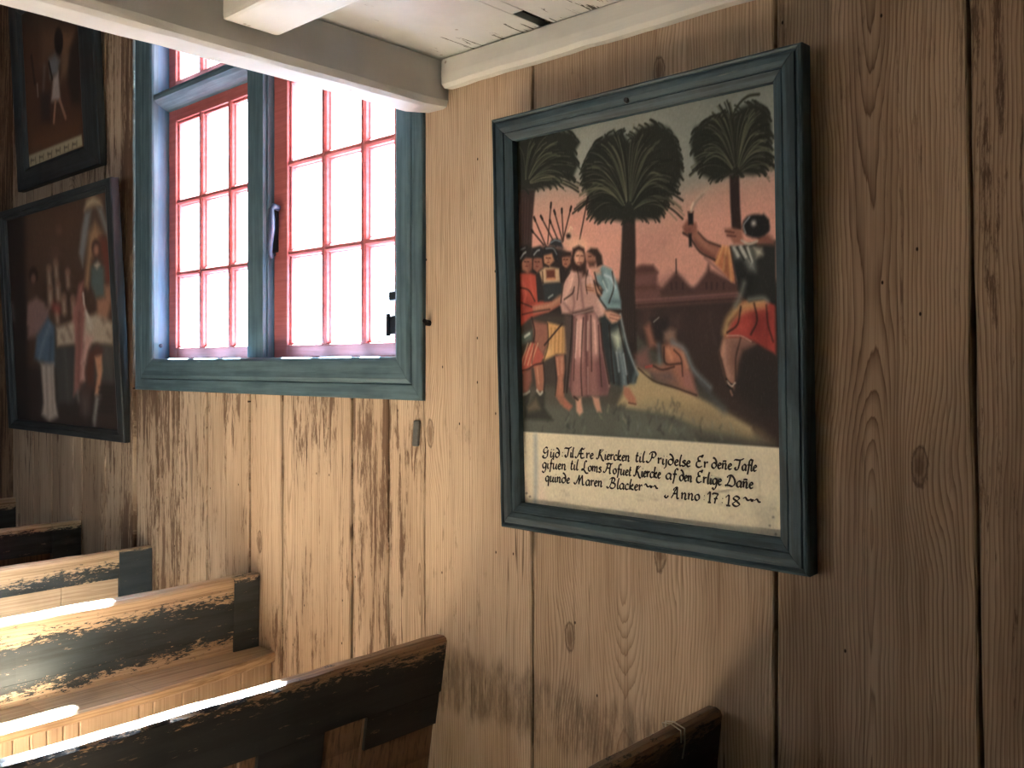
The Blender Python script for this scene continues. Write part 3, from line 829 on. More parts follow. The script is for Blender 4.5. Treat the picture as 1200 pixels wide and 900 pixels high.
["S",[40,42,35],0.95,3.9,[493,793,513,849,536,894,558,921,578,933],3.6],
["S",[104,102,80],0.75,3.9,[475,792,462,848,445,896,427,925,409,942],2.7],
["S",[84,84,66],0.75,3.9,[488,790,500,840,515,882,531,908,545,921],2.2],
["S",[104,102,80],0.75,3.9,[477,790,467,842,454,887,439,915,424,931],2.6],
["S",[104,102,80],0.75,3.9,[464,788,428,836,388,871,350,886,318,887],1.9],
["S",[40,42,35],0.95,3.9,[463,775,426,798,385,808,348,801,316,784],4.3],
["S",[84,84,66],0.75,3.9,[500,779,534,807,570,822,602,819,627,807],1.7],
["S",[104,102,80],0.75,3.9,[490,789,504,837,521,876,538,899,554,910],1.6],
["S",[40,42,35],0.95,3.9,[482,789,482,841,478,888,472,921,462,943],3.9],
["S",[84,84,66],0.75,3.9,[492,788,510,835,531,872,551,891,568,899],2.2],
["S",[84,84,66],0.75,3.9,[485,789,492,840,501,884,512,914,525,930],2.1],
["S",[40,42,35],0.95,3.9,[504,778,545,806,589,819,627,814,657,800],5.2],
["S",[40,42,35],0.95,3.9,[503,778,542,806,584,819,620,815,649,801],4.6],
["S",[84,84,66],0.75,3.9,[463,786,427,829,385,859,346,870,313,867],2.7],
["S",[40,42,35],0.95,3.9,[503,788,541,832,583,862,619,872,648,870],4.6],
["S",[40,42,35],0.95,3.9,[499,776,531,800,565,810,595,803,618,788],4.4],
["S",[40,42,35],0.95,3.9,[501,787,536,831,573,861,606,871,634,869],4.7],
["S",[104,102,80],0.75,3.9,[460,780,417,813,369,832,325,832,287,822],2.5],
["S",[84,84,66],0.75,3.9,[466,780,436,811,401,830,369,830,341,821],1.9],
["S",[84,84,66],0.75,3.9,[488,793,499,848,513,897,527,928,542,945],1.8],
["S",[84,84,66],0.75,3.9,[498,778,529,807,562,822,591,819,614,808],2.5],
["S",[44,46,38],0.95,3.9,[499,941,489,939,483,933],3.3],
["S",[44,46,38],0.95,3.9,[471,964,462,962,456,957],4.2],
["S",[44,46,38],0.95,3.9,[476,962,466,959,459,954],4.5],
["S",[44,46,38],0.95,3.9,[459,967,444,964,434,956],4.0],
["S",[44,46,38],0.95,3.9,[472,968,455,964,443,955],4.1],
["S",[44,46,38],0.95,3.9,[424,968,409,965,399,957],5.1],
["S",[44,46,38],0.95,3.9,[383,958,374,955,367,950],3.0],
["S",[44,46,38],0.95,3.9,[373,955,357,952,347,943],4.7],
["S",[44,46,38],0.95,3.9,[378,956,365,953,356,947],4.5],
["S",[44,46,38],0.95,3.9,[384,958,374,955,368,950],4.2],
["S",[44,46,38],0.95,3.9,[345,931,330,928,320,920],4.7],
["S",[44,46,38],0.95,3.9,[368,953,355,949,346,943],4.1],
["S",[44,46,38],0.95,3.9,[359,942,341,938,329,928],4.1],
["S",[44,46,38],0.95,3.9,[325,909,311,905,301,897],4.5],
["S",[44,46,38],0.95,3.9,[323,908,310,904,301,897],3.6],
["S",[44,46,38],0.95,3.9,[314,897,301,894,293,887],4.5],
["S",[44,46,38],0.95,3.9,[340,921,320,917,307,907],3.5],
["S",[44,46,38],0.95,3.9,[312,875,299,871,290,864],4.9],
["S",[44,46,38],0.95,3.9,[312,861,300,858,291,852],3.5],
["S",[44,46,38],0.95,3.9,[314,862,300,858,290,851],3.4],
["S",[44,46,38],0.95,3.9,[315,888,298,884,287,876],4.4],
["S",[44,46,38],0.95,3.9,[336,819,326,816,319,811],4.0],
["S",[44,46,38],0.95,3.9,[321,846,306,842,295,834],3.5],
["S",[44,46,38],0.95,3.9,[324,843,308,839,298,831],3.4],
["S",[44,46,38],0.95,3.9,[337,820,326,817,318,811],3.6],
["S",[44,46,38],0.95,3.9,[340,787,328,784,320,777],3.7],
["S",[44,46,38],0.95,3.9,[343,787,328,783,318,775],4.8],
["S",[44,46,38],0.95,3.9,[348,786,329,781,316,770],3.2],
["S",[44,46,38],0.95,3.9,[353,769,340,765,330,758],3.6],
["S",[44,46,38],0.95,3.9,[368,756,355,753,346,746],5.0],
["S",[44,46,38],0.95,3.9,[343,777,329,774,320,766],4.4],
["S",[44,46,38],0.95,3.9,[413,755,399,751,390,743],4.9],
["S",[44,46,38],0.95,3.9,[387,753,374,750,366,743],3.4],
["S",[44,46,38],0.95,3.9,[383,754,369,750,359,742],4.6],
["S",[44,46,38],0.95,3.9,[434,753,421,749,411,741],3.9],
["S",[44,46,38],0.95,3.9,[477,745,463,741,454,733],4.8],
["S",[44,46,38],0.95,3.9,[441,754,424,749,412,739],3.1],
["S",[44,46,38],0.95,3.9,[487,746,472,741,462,733],4.2],
["S",[44,46,38],0.95,3.9,[471,749,485,742,495,732],3.8],
["S",[44,46,38],0.95,3.9,[480,748,492,742,500,734],4.3],
["S",[44,46,38],0.95,3.9,[532,745,543,740,550,732],4.6],
["S",[44,46,38],0.95,3.9,[530,748,547,740,558,728],3.1],
["S",[44,46,38],0.95,3.9,[520,745,529,741,536,734],3.4],
["S",[44,46,38],0.95,3.9,[561,746,576,739,585,728],3.3],
["S",[44,46,38],0.95,3.9,[574,746,589,739,599,728],5.1],
["S",[44,46,38],0.95,3.9,[579,742,588,738,595,731],4.6],
["S",[44,46,38],0.95,3.9,[603,759,613,754,620,746],4.7],
["S",[44,46,38],0.95,3.9,[591,755,606,748,616,737],4.9],
["S",[44,46,38],0.95,3.9,[600,753,609,749,615,742],4.8],
["S",[44,46,38],0.95,3.9,[619,774,628,770,634,764],4.9],
["S",[44,46,38],0.95,3.9,[619,777,630,773,636,765],3.9],
["S",[44,46,38],0.95,3.9,[631,792,640,787,646,780],3.7],
["S",[44,46,38],0.95,3.9,[616,772,626,767,632,760],4.6],
["S",[44,46,38],0.95,3.9,[654,825,667,818,675,809],4.9],
["S",[44,46,38],0.95,3.9,[637,802,647,797,654,789],4.4],
["S",[44,46,38],0.95,3.9,[641,817,657,809,668,797],3.5],
["S",[44,46,38],0.95,3.9,[663,836,677,829,687,819],4.5],
["S",[44,46,38],0.95,3.9,[666,834,677,828,685,820],3.7],
["S",[44,46,38],0.95,3.9,[665,856,679,849,688,839],4.8],
["S",[44,46,38],0.95,3.9,[665,865,679,858,689,847],4.4],
["S",[44,46,38],0.95,3.9,[672,867,681,863,686,856],4.8],
["S",[44,46,38],0.95,3.9,[669,858,680,853,687,845],3.3],
["S",[44,46,38],0.95,3.9,[671,860,680,856,686,848],3.8],
["S",[44,46,38],0.95,3.9,[663,901,673,897,679,890],3.5],
["S",[44,46,38],0.95,3.9,[669,881,679,876,686,868],4.8],
["S",[44,46,38],0.95,3.9,[667,888,677,883,683,876],3.3],
["S",[44,46,38],0.95,3.9,[657,907,671,900,680,890],3.4],
["S",[44,46,38],0.95,3.9,[661,913,669,909,674,903],3.3],
["S",[44,46,38],0.95,3.9,[648,928,662,921,672,910],3.2],
["S",[44,46,38],0.95,3.9,[636,944,646,939,652,932],3.7],
["S",[44,46,38],0.95,3.9,[647,929,662,921,672,910],3.8],
["S",[44,46,38],0.95,3.9,[577,974,591,967,601,956],4.2],
["S",[44,46,38],0.95,3.9,[602,964,615,957,623,948],4.3],
["S",[44,46,38],0.95,3.9,[580,972,590,967,597,960],3.4],
["S",[44,46,38],0.95,3.9,[574,976,588,968,597,958],4.4],
["S",[44,46,38],0.95,3.9,[553,969,561,965,566,959],3.5],
["S",[44,46,38],0.95,3.9,[530,969,541,963,548,955],4.3],
["S",[44,46,38],0.95,3.9,[550,970,560,965,566,958],3.1],
["S",[44,46,38],0.95,3.9,[570,976,584,968,593,957],3.5],
["S",[44,46,38],0.95,3.9,[494,957,508,950,517,940],4.6],
["S",[44,46,38],0.95,3.9,[510,965,522,958,530,950],4.6],
["S",[44,46,38],0.95,3.9,[489,952,502,946,510,937],4.4],
["S",[44,46,38],0.95,3.9,[480,952,496,943,507,931],4.2],
["P",[46,48,40],1,9.7,[861,941,821,955,775,948,728,934,715,898,726,865,748,826,794,805,839,811,876,812,920,805,955,806,973,836,978,905,965,946,931,964,887,960]],
["S",[84,84,66],0.75,3.9,[878,822,902,839,927,844,949,837,967,824],2.4],
["S",[40,42,35],0.95,3.9,[869,836,875,878,884,915,894,939,903,953],4.0],
["S",[104,102,80],0.75,3.9,[872,836,885,878,899,912,914,932,926,941],1.9],
["S",[104,102,80],0.75,3.9,[879,823,906,840,933,846,958,840,977,827],2.7],
["S",[84,84,66],0.75,3.9,[880,820,906,833,935,835,959,825,979,809],2.6],
["S",[104,102,80],0.75,3.9,[863,834,857,874,850,910,841,933,831,947],2.4],
["S",[104,102,80],0.75,3.9,[850,827,819,854,785,871,754,873,728,866],2.4],
["S",[84,84,66],0.75,3.9,[854,832,833,867,808,892,785,903,765,904],2.7],
["S",[84,84,66],0.75,3.9,[848,824,815,845,778,856,745,853,717,843],2.1],
["S",[104,102,80],0.75,3.9,[870,833,878,871,888,903,899,922,909,932],2.4],
["S",[40,42,35],0.95,3.9,[853,832,829,867,802,893,776,903,755,904],4.2],
["S",[84,84,66],0.75,3.9,[874,837,890,880,909,915,926,935,941,943],2.0],
["S",[84,84,66],0.75,3.9,[865,837,865,883,862,926,857,956,850,975],2.4],
["S",[84,84,66],0.75,3.9,[872,833,885,870,899,899,913,915,926,921],1.8],
["S",[104,102,80],0.75,3.9,[857,837,841,882,822,919,804,941,787,951],2.2],
["S",[84,84,66],0.75,3.9,[860,839,849,888,835,930,821,957,808,973],2.6],
["S",[104,102,80],0.75,3.9,[865,831,863,866,860,897,854,919,847,932],1.7],
["S",[104,102,80],0.75,3.9,[857,832,842,868,823,896,806,910,790,914],2.3],
["S",[40,42,35],0.95,3.9,[865,834,865,873,862,910,857,936,851,952],5.6],
["S",[40,42,35],0.95,3.9,[863,839,858,887,850,930,841,959,832,978],3.1],
["S",[104,102,80],0.75,3.9,[878,826,901,851,926,864,947,864,965,856],1.7],
["S",[40,42,35],0.95,3.9,[865,837,863,883,860,925,854,954,846,973],3.8],
["S",[84,84,66],0.75,3.9,[875,827,895,852,916,867,934,868,949,862],2.2],
["S",[84,84,66],0.75,3.9,[878,829,901,859,926,878,949,883,967,879],2.4],
["S",[104,102,80],0.75,3.9,[875,829,895,857,915,876,934,881,950,878],2.4],
["S",[84,84,66],0.75,3.9,[856,831,837,866,815,892,795,903,777,904],2.0],
["S",[84,84,66],0.75,3.9,[857,838,839,884,819,923,800,945,782,956],2.1],
["S",[40,42,35],0.95,3.9,[857,834,841,873,822,904,804,921,788,927],3.1],
["S",[104,102,80],0.75,3.9,[853,830,829,862,802,885,778,892,756,890],2.0],
["S",[40,42,35],0.95,3.9,[850,828,820,857,787,875,756,878,730,872],5.0],
["S",[84,84,66],0.75,3.9,[881,819,912,831,944,832,971,821,994,804],2.4],
["S",[40,42,35],0.95,3.9,[874,831,892,864,911,887,928,897,943,897],5.3],
["S",[84,84,66],0.75,3.9,[861,837,853,883,843,923,831,949,820,964],2.1],
["S",[84,84,66],0.75,3.9,[848,825,815,847,778,859,744,856,715,846],2.3],
["S",[40,42,35],0.95,3.9,[852,826,827,850,799,865,774,864,752,856],5.0],
["S",[84,84,66],0.75,3.9,[857,837,842,880,823,917,805,938,789,948],2.0],
["S",[104,102,80],0.75,3.9,[881,825,911,846,943,856,970,852,992,841],2.2],
["S",[40,42,35],0.95,3.9,[875,835,894,875,914,906,933,922,949,927],3.5],
["S",[84,84,66],0.75,3.9,[862,835,856,876,848,912,838,935,828,949],1.6],
["S",[84,84,66],0.75,3.9,[852,824,826,844,797,853,771,849,749,838],1.6],
["S",[104,102,80],0.75,3.9,[872,834,884,872,898,903,911,921,924,928],1.8],
["S",[104,102,80],0.75,3.9,[881,826,912,849,944,860,972,857,995,847],2.1],
["S",[84,84,66],0.75,3.9,[865,837,864,883,861,925,855,955,848,975],2.1],
["S",[40,42,35],0.95,3.9,[869,832,875,868,884,898,893,917,903,927],4.0],
["S",[84,84,66],0.75,3.9,[880,821,908,835,938,838,963,829,984,814],2.6],
["S",[104,102,80],0.75,3.9,[879,824,904,844,931,853,955,849,974,837],2.7],
["S",[104,102,80],0.75,3.9,[873,830,888,862,904,886,919,896,932,898],1.9],
["S",[40,42,35],0.95,3.9,[858,838,843,885,825,924,808,948,792,960],3.8],
["S",[84,84,66],0.75,3.9,[863,831,858,866,851,896,843,916,834,927],2.2],
["S",[84,84,66],0.75,3.9,[869,836,878,879,887,916,898,940,908,953],2.2],
["S",[40,42,35],0.95,3.9,[855,828,835,857,812,876,790,881,772,877],3.7],
["S",[104,102,80],0.75,3.9,[880,829,909,857,940,874,966,877,988,870],2.6],
["S",[104,102,80],0.75,3.9,[872,837,884,880,898,917,912,938,924,949],2.5],
["S",[40,42,35],0.95,3.9,[852,830,825,861,794,883,767,889,743,886],3.9],
["S",[84,84,66],0.75,3.9,[876,831,897,863,919,886,939,894,956,893],2.7],
["S",[40,42,35],0.95,3.9,[878,834,902,871,928,898,951,909,970,910],5.0],
["S",[84,84,66],0.75,3.9,[874,833,891,870,910,897,927,911,942,914],1.6],
["S",[40,42,35],0.95,3.9,[862,836,855,880,846,918,836,944,826,959],3.3],
["S",[40,42,35],0.95,3.9,[862,833,854,871,844,903,833,923,822,933],3.6],
["S",[40,42,35],0.95,3.9,[863,835,857,875,849,911,840,935,830,949],3.3],
["S",[40,42,35],0.95,3.9,[878,830,901,860,927,880,950,885,968,881],3.5],
["S",[40,42,35],0.95,3.9,[853,831,829,863,802,886,777,894,755,892],5.5],
["S",[84,84,66],0.75,3.9,[864,831,862,867,857,898,851,920,843,933],1.9],
["S",[40,42,35],0.95,3.9,[851,830,823,863,792,885,763,892,739,889],3.4],
["S",[40,42,35],0.95,3.9,[858,835,844,875,827,908,811,926,796,934],4.3],
["S",[84,84,66],0.75,3.9,[879,825,905,847,933,858,957,855,977,845],2.7],
["S",[40,42,35],0.95,3.9,[861,836,851,878,839,914,827,937,815,950],4.3],
["S",[40,42,35],0.95,3.9,[863,836,858,880,850,919,841,945,832,960],5.4],
["S",[104,102,80],0.75,3.9,[856,835,838,877,817,911,796,929,779,936],2.7],
["S",[84,84,66],0.75,3.9,[882,826,912,849,945,861,973,858,996,849],2.3],
["S",[84,84,66],0.75,3.9,[878,818,902,827,928,825,950,811,968,794],2.0],
["S",[84,84,66],0.75,3.9,[848,822,813,838,775,844,740,838,711,824],2.3],
["S",[104,102,80],0.75,3.9,[862,835,854,877,843,914,832,937,821,950],2.7],
["S",[40,42,35],0.95,3.9,[873,832,888,868,904,896,920,909,934,913],3.2],
["S",[84,84,66],0.75,3.9,[877,825,900,847,924,858,945,856,962,846],1.8],
["S",[40,42,35],0.95,3.9,[861,839,852,888,840,930,827,958,815,974],5.6],
["S",[40,42,35],0.95,3.9,[876,830,896,860,917,880,936,887,953,884],3.4],
["S",[84,84,66],0.75,3.9,[871,836,881,879,894,916,906,938,918,949],1.8],
["S",[40,42,35],0.95,3.9,[878,820,902,833,927,835,949,825,967,810],4.4],
["S",[84,84,66],0.75,3.9,[878,816,903,823,929,820,952,805,970,786],1.8],
["S",[40,42,35],0.95,3.9,[882,820,914,832,948,833,978,822,1001,806],4.9],
["S",[84,84,66],0.75,3.9,[883,820,915,834,949,836,979,826,1003,810],2.0],
["S",[40,42,35],0.95,3.9,[879,830,905,862,933,883,957,888,977,885],4.4],
["S",[40,42,35],0.95,3.9,[873,830,887,862,903,887,918,897,931,899],3.7],
["S",[84,84,66],0.75,3.9,[854,835,833,877,808,909,785,926,765,931],1.9],
["S",[84,84,66],0.75,3.9,[874,836,892,879,911,913,929,931,945,938],2.2],
["S",[40,42,35],0.95,3.9,[882,820,914,833,947,836,976,825,999,809],3.6],
["S",[40,42,35],0.95,3.9,[867,831,870,867,875,898,882,918,890,930],3.9],
["S",[40,42,35],0.95,3.9,[869,833,875,870,884,902,893,922,903,932],5.2],
["S",[84,84,66],0.75,3.9,[865,833,862,872,858,907,852,931,844,946],1.7],
["S",[84,84,66],0.75,3.9,[874,831,891,864,910,888,927,898,942,899],2.6],
["S",[84,84,66],0.75,3.9,[868,833,874,872,882,905,891,926,901,937],2.5],
["S",[40,42,35],0.95,3.9,[874,834,892,872,911,901,929,916,944,920],3.1],
["S",[40,42,35],0.95,3.9,[878,820,901,834,926,837,948,828,965,813],3.6],
["S",[84,84,66],0.75,3.9,[863,837,857,882,850,921,841,948,831,964],2.4],
["S",[104,102,80],0.75,3.9,[873,830,889,862,906,885,922,894,936,894],2.2],
["S",[104,102,80],0.75,3.9,[877,828,898,856,922,874,942,878,959,873],1.6],
["S",[104,102,80],0.75,3.9,[854,827,833,853,808,868,786,870,767,863],2.2],
["S",[40,42,35],0.95,3.9,[878,824,903,843,929,852,952,847,970,835],4.6],
["S",[40,42,35],0.95,3.9,[853,833,827,872,799,900,773,913,750,915],4.5],
["S",[104,102,80],0.75,3.9,[856,830,837,862,816,885,796,893,779,892],1.8],
["S",[84,84,66],0.75,3.9,[862,835,854,876,844,912,834,935,823,948],2.6],
["S",[104,102,80],0.75,3.9,[878,824,902,845,928,855,950,851,968,840],2.3],
["S",[40,42,35],0.95,3.9,[853,825,828,848,801,860,776,859,755,849],4.5],
["S",[40,42,35],0.95,3.9,[854,832,833,867,808,893,786,904,766,905],4.2],
["S",[40,42,35],0.95,3.9,[853,835,829,875,802,906,777,920,755,924],4.0],
["S",[84,84,66],0.75,3.9,[850,826,820,851,786,866,755,866,729,858],1.7],
["S",[84,84,66],0.75,3.9,[866,833,868,871,872,906,878,930,885,944],2.1],
["S",[40,42,35],0.95,3.9,[882,823,913,841,946,848,974,841,997,829],3.5],
["S",[40,42,35],0.95,3.9,[861,833,852,872,841,905,829,925,817,935],4.5],
["S",[84,84,66],0.75,3.9,[883,818,917,827,952,825,982,812,1007,794],1.9],
["S",[40,42,35],0.95,3.9,[850,824,821,845,788,856,759,853,734,842],4.9],
["S",[84,84,66],0.75,3.9,[879,820,905,832,933,834,957,823,976,807],2.3],
["S",[40,42,35],0.95,3.9,[849,824,816,844,780,853,748,849,720,838],4.4],
["S",[40,42,35],0.95,3.9,[881,824,911,843,942,851,969,845,991,833],4.7],
["S",[40,42,35],0.95,3.9,[880,821,909,835,939,839,964,830,985,815],3.1],
["S",[84,84,66],0.75,3.9,[858,839,842,886,824,926,806,950,790,963],2.7],
["S",[84,84,66],0.75,3.9,[881,823,910,841,941,848,968,842,989,829],2.1],
["S",[40,42,35],0.95,3.9,[854,830,832,863,807,886,784,894,764,892],4.6],
["S",[84,84,66],0.75,3.9,[853,828,829,856,802,874,777,878,756,873],1.7],
["S",[40,42,35],0.95,3.9,[848,822,813,840,774,847,739,841,710,828],4.7],
["S",[40,42,35],0.95,3.9,[851,824,822,846,791,857,762,854,738,844],4.9],
["S",[40,42,35],0.95,3.9,[866,832,866,870,864,904,860,928,854,945],3.6],
["S",[84,84,66],0.75,3.9,[853,830,830,862,804,884,779,891,758,889],2.3],
["S",[84,84,66],0.75,3.9,[872,836,885,878,899,912,914,933,927,942],1.6],
["S",[84,84,66],0.75,3.9,[861,831,851,865,840,893,827,908,816,915],2.7],
["S",[104,102,80],0.75,3.9,[854,829,831,858,806,878,783,883,763,879],1.8],
["S",[40,42,35],0.95,3.9,[856,836,838,879,817,913,797,932,780,940],3.7],
["S",[40,42,35],0.95,3.9,[864,839,861,887,855,931,848,961,840,981],4.2],
["S",[104,102,80],0.75,3.9,[853,825,829,848,803,861,779,859,758,850],2.4],
["S",[44,46,38],0.95,3.9,[841,956,831,953,824,947],4.3],
["S",[44,46,38],0.95,3.9,[866,947,857,944,851,939],4.8],
["S",[44,46,38],0.95,3.9,[870,947,859,944,851,938],3.2],
["S",[44,46,38],0.95,3.9,[799,954,786,951,777,944],3.3],
["S",[44,46,38],0.95,3.9,[795,954,782,951,774,943],4.4],
["S",[44,46,38],0.95,3.9,[834,960,820,956,810,948],4.5],
["S",[44,46,38],0.95,3.9,[812,955,805,953,799,949],4.7],
["S",[44,46,38],0.95,3.9,[781,951,767,947,757,939],4.3],
["S",[44,46,38],0.95,3.9,[771,947,759,944,752,938],3.6],
["S",[44,46,38],0.95,3.9,[769,947,754,943,743,934],4.2],
["S",[44,46,38],0.95,3.9,[772,948,759,944,750,937],5.1],
["S",[44,46,38],0.95,3.9,[740,932,728,929,719,922],4.9],
["S",[44,46,38],0.95,3.9,[732,918,722,916,716,910],3.4],
["S",[44,46,38],0.95,3.9,[733,914,721,911,712,903],3.2],
["S",[44,46,38],0.95,3.9,[738,934,728,931,721,926],4.2],
["S",[44,46,38],0.95,3.9,[732,888,722,885,715,879],3.5],
["S",[44,46,38],0.95,3.9,[738,885,724,881,714,873],3.8],
["S",[44,46,38],0.95,3.9,[736,889,722,885,713,877],3.8],
["S",[44,46,38],0.95,3.9,[752,838,745,836,739,831],3.6],
["S",[44,46,38],0.95,3.9,[749,846,740,844,735,839],3.1],
["S",[44,46,38],0.95,3.9,[754,846,742,843,734,836],4.4],
["S",[44,46,38],0.95,3.9,[757,836,747,833,740,827],5.0],
["S",[44,46,38],0.95,3.9,[806,815,790,811,780,801],3.7],
["S",[44,46,38],0.95,3.9,[768,831,754,827,744,818],3.4],
["S",[44,46,38],0.95,3.9,[767,831,753,827,744,819],4.5],
["S",[44,46,38],0.95,3.9,[789,816,781,813,775,808],4.5],
["S",[44,46,38],0.95,3.9,[819,812,807,809,799,802],4.5],
["S",[44,46,38],0.95,3.9,[822,812,812,809,805,803],4.8],
["S",[44,46,38],0.95,3.9,[840,815,826,811,817,803],3.1],
["S",[44,46,38],0.95,3.9,[858,818,867,813,872,807],3.7],
["S",[44,46,38],0.95,3.9,[879,818,866,814,857,805],4.4],
["S",[44,46,38],0.95,3.9,[872,817,860,813,852,806],4.3],
["S",[44,46,38],0.95,3.9,[874,818,884,812,890,805],3.9],
["S",[44,46,38],0.95,3.9,[869,819,879,813,886,805],4.5],
["S",[44,46,38],0.95,3.9,[866,819,875,814,881,806],5.0],
["S",[44,46,38],0.95,3.9,[943,811,951,807,956,801],5.0],
["S",[44,46,38],0.95,3.9,[939,814,950,808,958,799],3.5],
["S",[44,46,38],0.95,3.9,[927,811,935,807,940,801],4.2],
["S",[44,46,38],0.95,3.9,[946,816,955,811,962,803],3.3],
["S",[44,46,38],0.95,3.9,[957,833,966,828,972,821],4.8],
["S",[44,46,38],0.95,3.9,[961,837,969,833,974,826],4.6],
["S",[44,46,38],0.95,3.9,[958,835,967,830,973,823],4.8],
["S",[44,46,38],0.95,3.9,[963,847,972,842,978,835],4.5],
["S",[44,46,38],0.95,3.9,[961,902,975,894,984,883],4.2],
["S",[44,46,38],0.95,3.9,[961,897,975,889,984,878],5.0],
["S",[44,46,38],0.95,3.9,[963,866,973,861,980,853],4.7],
["S",[44,46,38],0.95,3.9,[968,878,975,874,979,868],5.0],
["S",[44,46,38],0.95,3.9,[966,869,974,864,979,858],3.7],
["S",[44,46,38],0.95,3.9,[958,848,971,841,980,830],3.3],
["S",[44,46,38],0.95,3.9,[957,846,971,839,980,828],3.7],
["S",[44,46,38],0.95,3.9,[959,938,969,933,975,925],3.7],
["S",[44,46,38],0.95,3.9,[952,952,964,946,972,936],3.7],
["S",[44,46,38],0.95,3.9,[953,949,966,942,974,932],4.9],
["S",[44,46,38],0.95,3.9,[961,930,971,924,978,916],4.9],
["S",[44,46,38],0.95,3.9,[961,931,971,926,977,918],4.3],
["S",[44,46,38],0.95,3.9,[929,967,939,961,946,952],3.2],
["S",[44,46,38],0.95,3.9,[921,970,930,965,935,959],4.3],
["S",[44,46,38],0.95,3.9,[946,957,953,953,957,948],3.5],
["S",[44,46,38],0.95,3.9,[905,968,912,964,916,958],3.2],
["S",[44,46,38],0.95,3.9,[897,970,907,964,913,956],3.1],
["S",[44,46,38],0.95,3.9,[907,969,916,964,921,958],4.9],
["S",[44,46,38],0.95,3.9,[880,948,866,945,856,936],4.9],
["S",[44,46,38],0.95,3.9,[865,958,873,953,879,946],4.4],
["S",[44,46,38],0.95,3.9,[865,967,879,959,888,948],3.5],
["S",[52,54,44],1,3.9,[850,938,880,969,909,981,942,980],6.0],
["S",[58,40,36],1,3.9,[141,708,160,813],4.6],
["S",[48,36,34],1,3.9,[160,813,158,803],7.5],
["S",[58,40,36],1,3.9,[178,698,112,783],4.6],
["S",[48,36,34],1,3.9,[112,783,119,775],7.5],
["S",[58,40,36],1,3.9,[133,701,81,782],4.6],
["S",[48,36,34],1,3.9,[81,782,86,774],7.5],
["S",[58,40,36],1,3.9,[123,705,69,748],4.6],
["S",[48,36,34],1,3.9,[69,748,74,744],7.5],
["S",[58,40,36],1,3.9,[185,717,153,768],4.6],
["S",[48,36,34],1,3.9,[153,768,156,763],7.5],
["S",[58,40,36],1,3.9,[208,708,173,792],4.6],
["S",[48,36,34],1,3.9,[173,792,177,784],7.5],
["S",[58,40,36],1,3.9,[211,711,207,793],4.6],
["S",[48,36,34],1,3.9,[207,793,207,785],7.5],
["S",[58,40,36],1,3.9,[211,715,248,795],4.6],
["S",[48,36,34],1,3.9,[248,795,244,787],7.5],
["S",[58,40,36],1,3.9,[282,710,320,812],4.6],
["S",[48,36,34],1,3.9,[320,812,316,802],7.5],
["P",[188,150,122],0.6,12.9,[215,711,240,745,252,732,244,693,218,687]],
["S",[210,185,150],0.8,3.9,[234,731,243,743,251,738],4.0],
["P",[50,38,36],1,6.5,[243,720,242,717,239,715,235,715,231,715,227,716,225,719,224,722,225,724,228,726,232,727,236,727,239,725,242,723]],
["P",[52,44,42],1,12.9,[1,672,116,702,204,692,250,657,245,523,176,469,-7,472]],
["P",[70,62,56],1,12.9,[6,526,372,507,391,322,237,296,101,293,1,308]],
["P",[82,80,70],1,16.1,[2,325,391,322,545,317,544,265,-1,250]],
["P",[88,92,82],1,19.4,[0,275,544,279,547,198,-4,191]],
["P",[168,146,104],1,12.9,[452,323,476,350,509,374,552,365,550,287,426,284]],
["P",[166,146,106],1,9.7,[461,349,482,381,508,375,565,345,640,330,689,321,777,288,855,259,899,243,909,218,787,225,638,260,458,276]],
["P",[140,124,92],0.8,25.8,[608,292,777,286,866,253,936,229,968,209,898,202,740,215]],
["P",[96,102,92],0.85,45.2,[437,254,557,274,669,249,775,232,843,215,865,193,435,189]],
["P",[66,68,62],0.7,25.8,[716,222,821,222,978,210,978,198,716,194]],
["S",[96,104,104],0.5,6.5,[542,216,548,223],4.1],
["S",[70,76,68],0.5,6.5,[510,206,501,212],5.3],
["S",[58,62,56],0.5,6.5,[237,220,244,237],4.0],
["S",[96,104,104],0.5,6.5,[438,207,434,217],2.7],
["S",[58,62,56],0.5,6.5,[96,203,99,215],3.0],
["S",[70,76,68],0.5,6.5,[428,271,437,280],5.1],
["S",[112,120,106],0.5,6.5,[835,240,833,250],2.7],
["S",[140,134,106],0.5,6.5,[356,248,348,256],3.0],
["S",[58,62,56],0.5,6.5,[425,244,426,256],2.7],
["S",[96,104,104],0.5,6.5,[498,223,513,239],2.6],
["S",[70,76,68],0.5,6.5,[211,211,211,228],5.1],
["S",[112,120,106],0.5,6.5,[840,227,839,236],4.3],
["S",[58,62,56],0.5,6.5,[120,231,138,245],4.9],
["S",[58,62,56],0.5,6.5,[465,222,467,238],4.7],
["S",[70,76,68],0.5,6.5,[208,220,224,229],5.8],
["S",[70,76,68],0.5,6.5,[462,249,448,261],4.7],
["S",[112,120,106],0.5,6.5,[41,232,44,249],3.7],
["S",[112,120,106],0.5,6.5,[502,200,513,214],3.1],
["S",[140,134,106],0.5,6.5,[760,243,749,251],5.4],
["S",[70,76,68],0.5,6.5,[683,202,670,211],3.5],
["S",[58,62,56],0.5,6.5,[407,260,417,272],5.0],
["S",[112,120,106],0.5,6.5,[278,207,286,221],3.8],
["S",[58,62,56],0.5,6.5,[546,239,553,254],3.0],
["S",[70,76,68],0.5,6.5,[275,225,285,240],2.8],
["S",[96,104,104],0.5,6.5,[276,246,269,256],4.0],
["S",[58,62,56],0.5,6.5,[578,226,589,237],5.4],
["S",[140,134,106],0.5,6.5,[718,198,711,208],4.7],
["S",[96,104,104],0.5,6.5,[228,216,229,223],3.5],
["S",[70,76,68],0.5,6.5,[464,236,474,244],5.0],
["S",[112,120,106],0.5,6.5,[457,213,444,229],4.9],
["S",[112,120,106],0.5,6.5,[203,228,217,244],5.2],
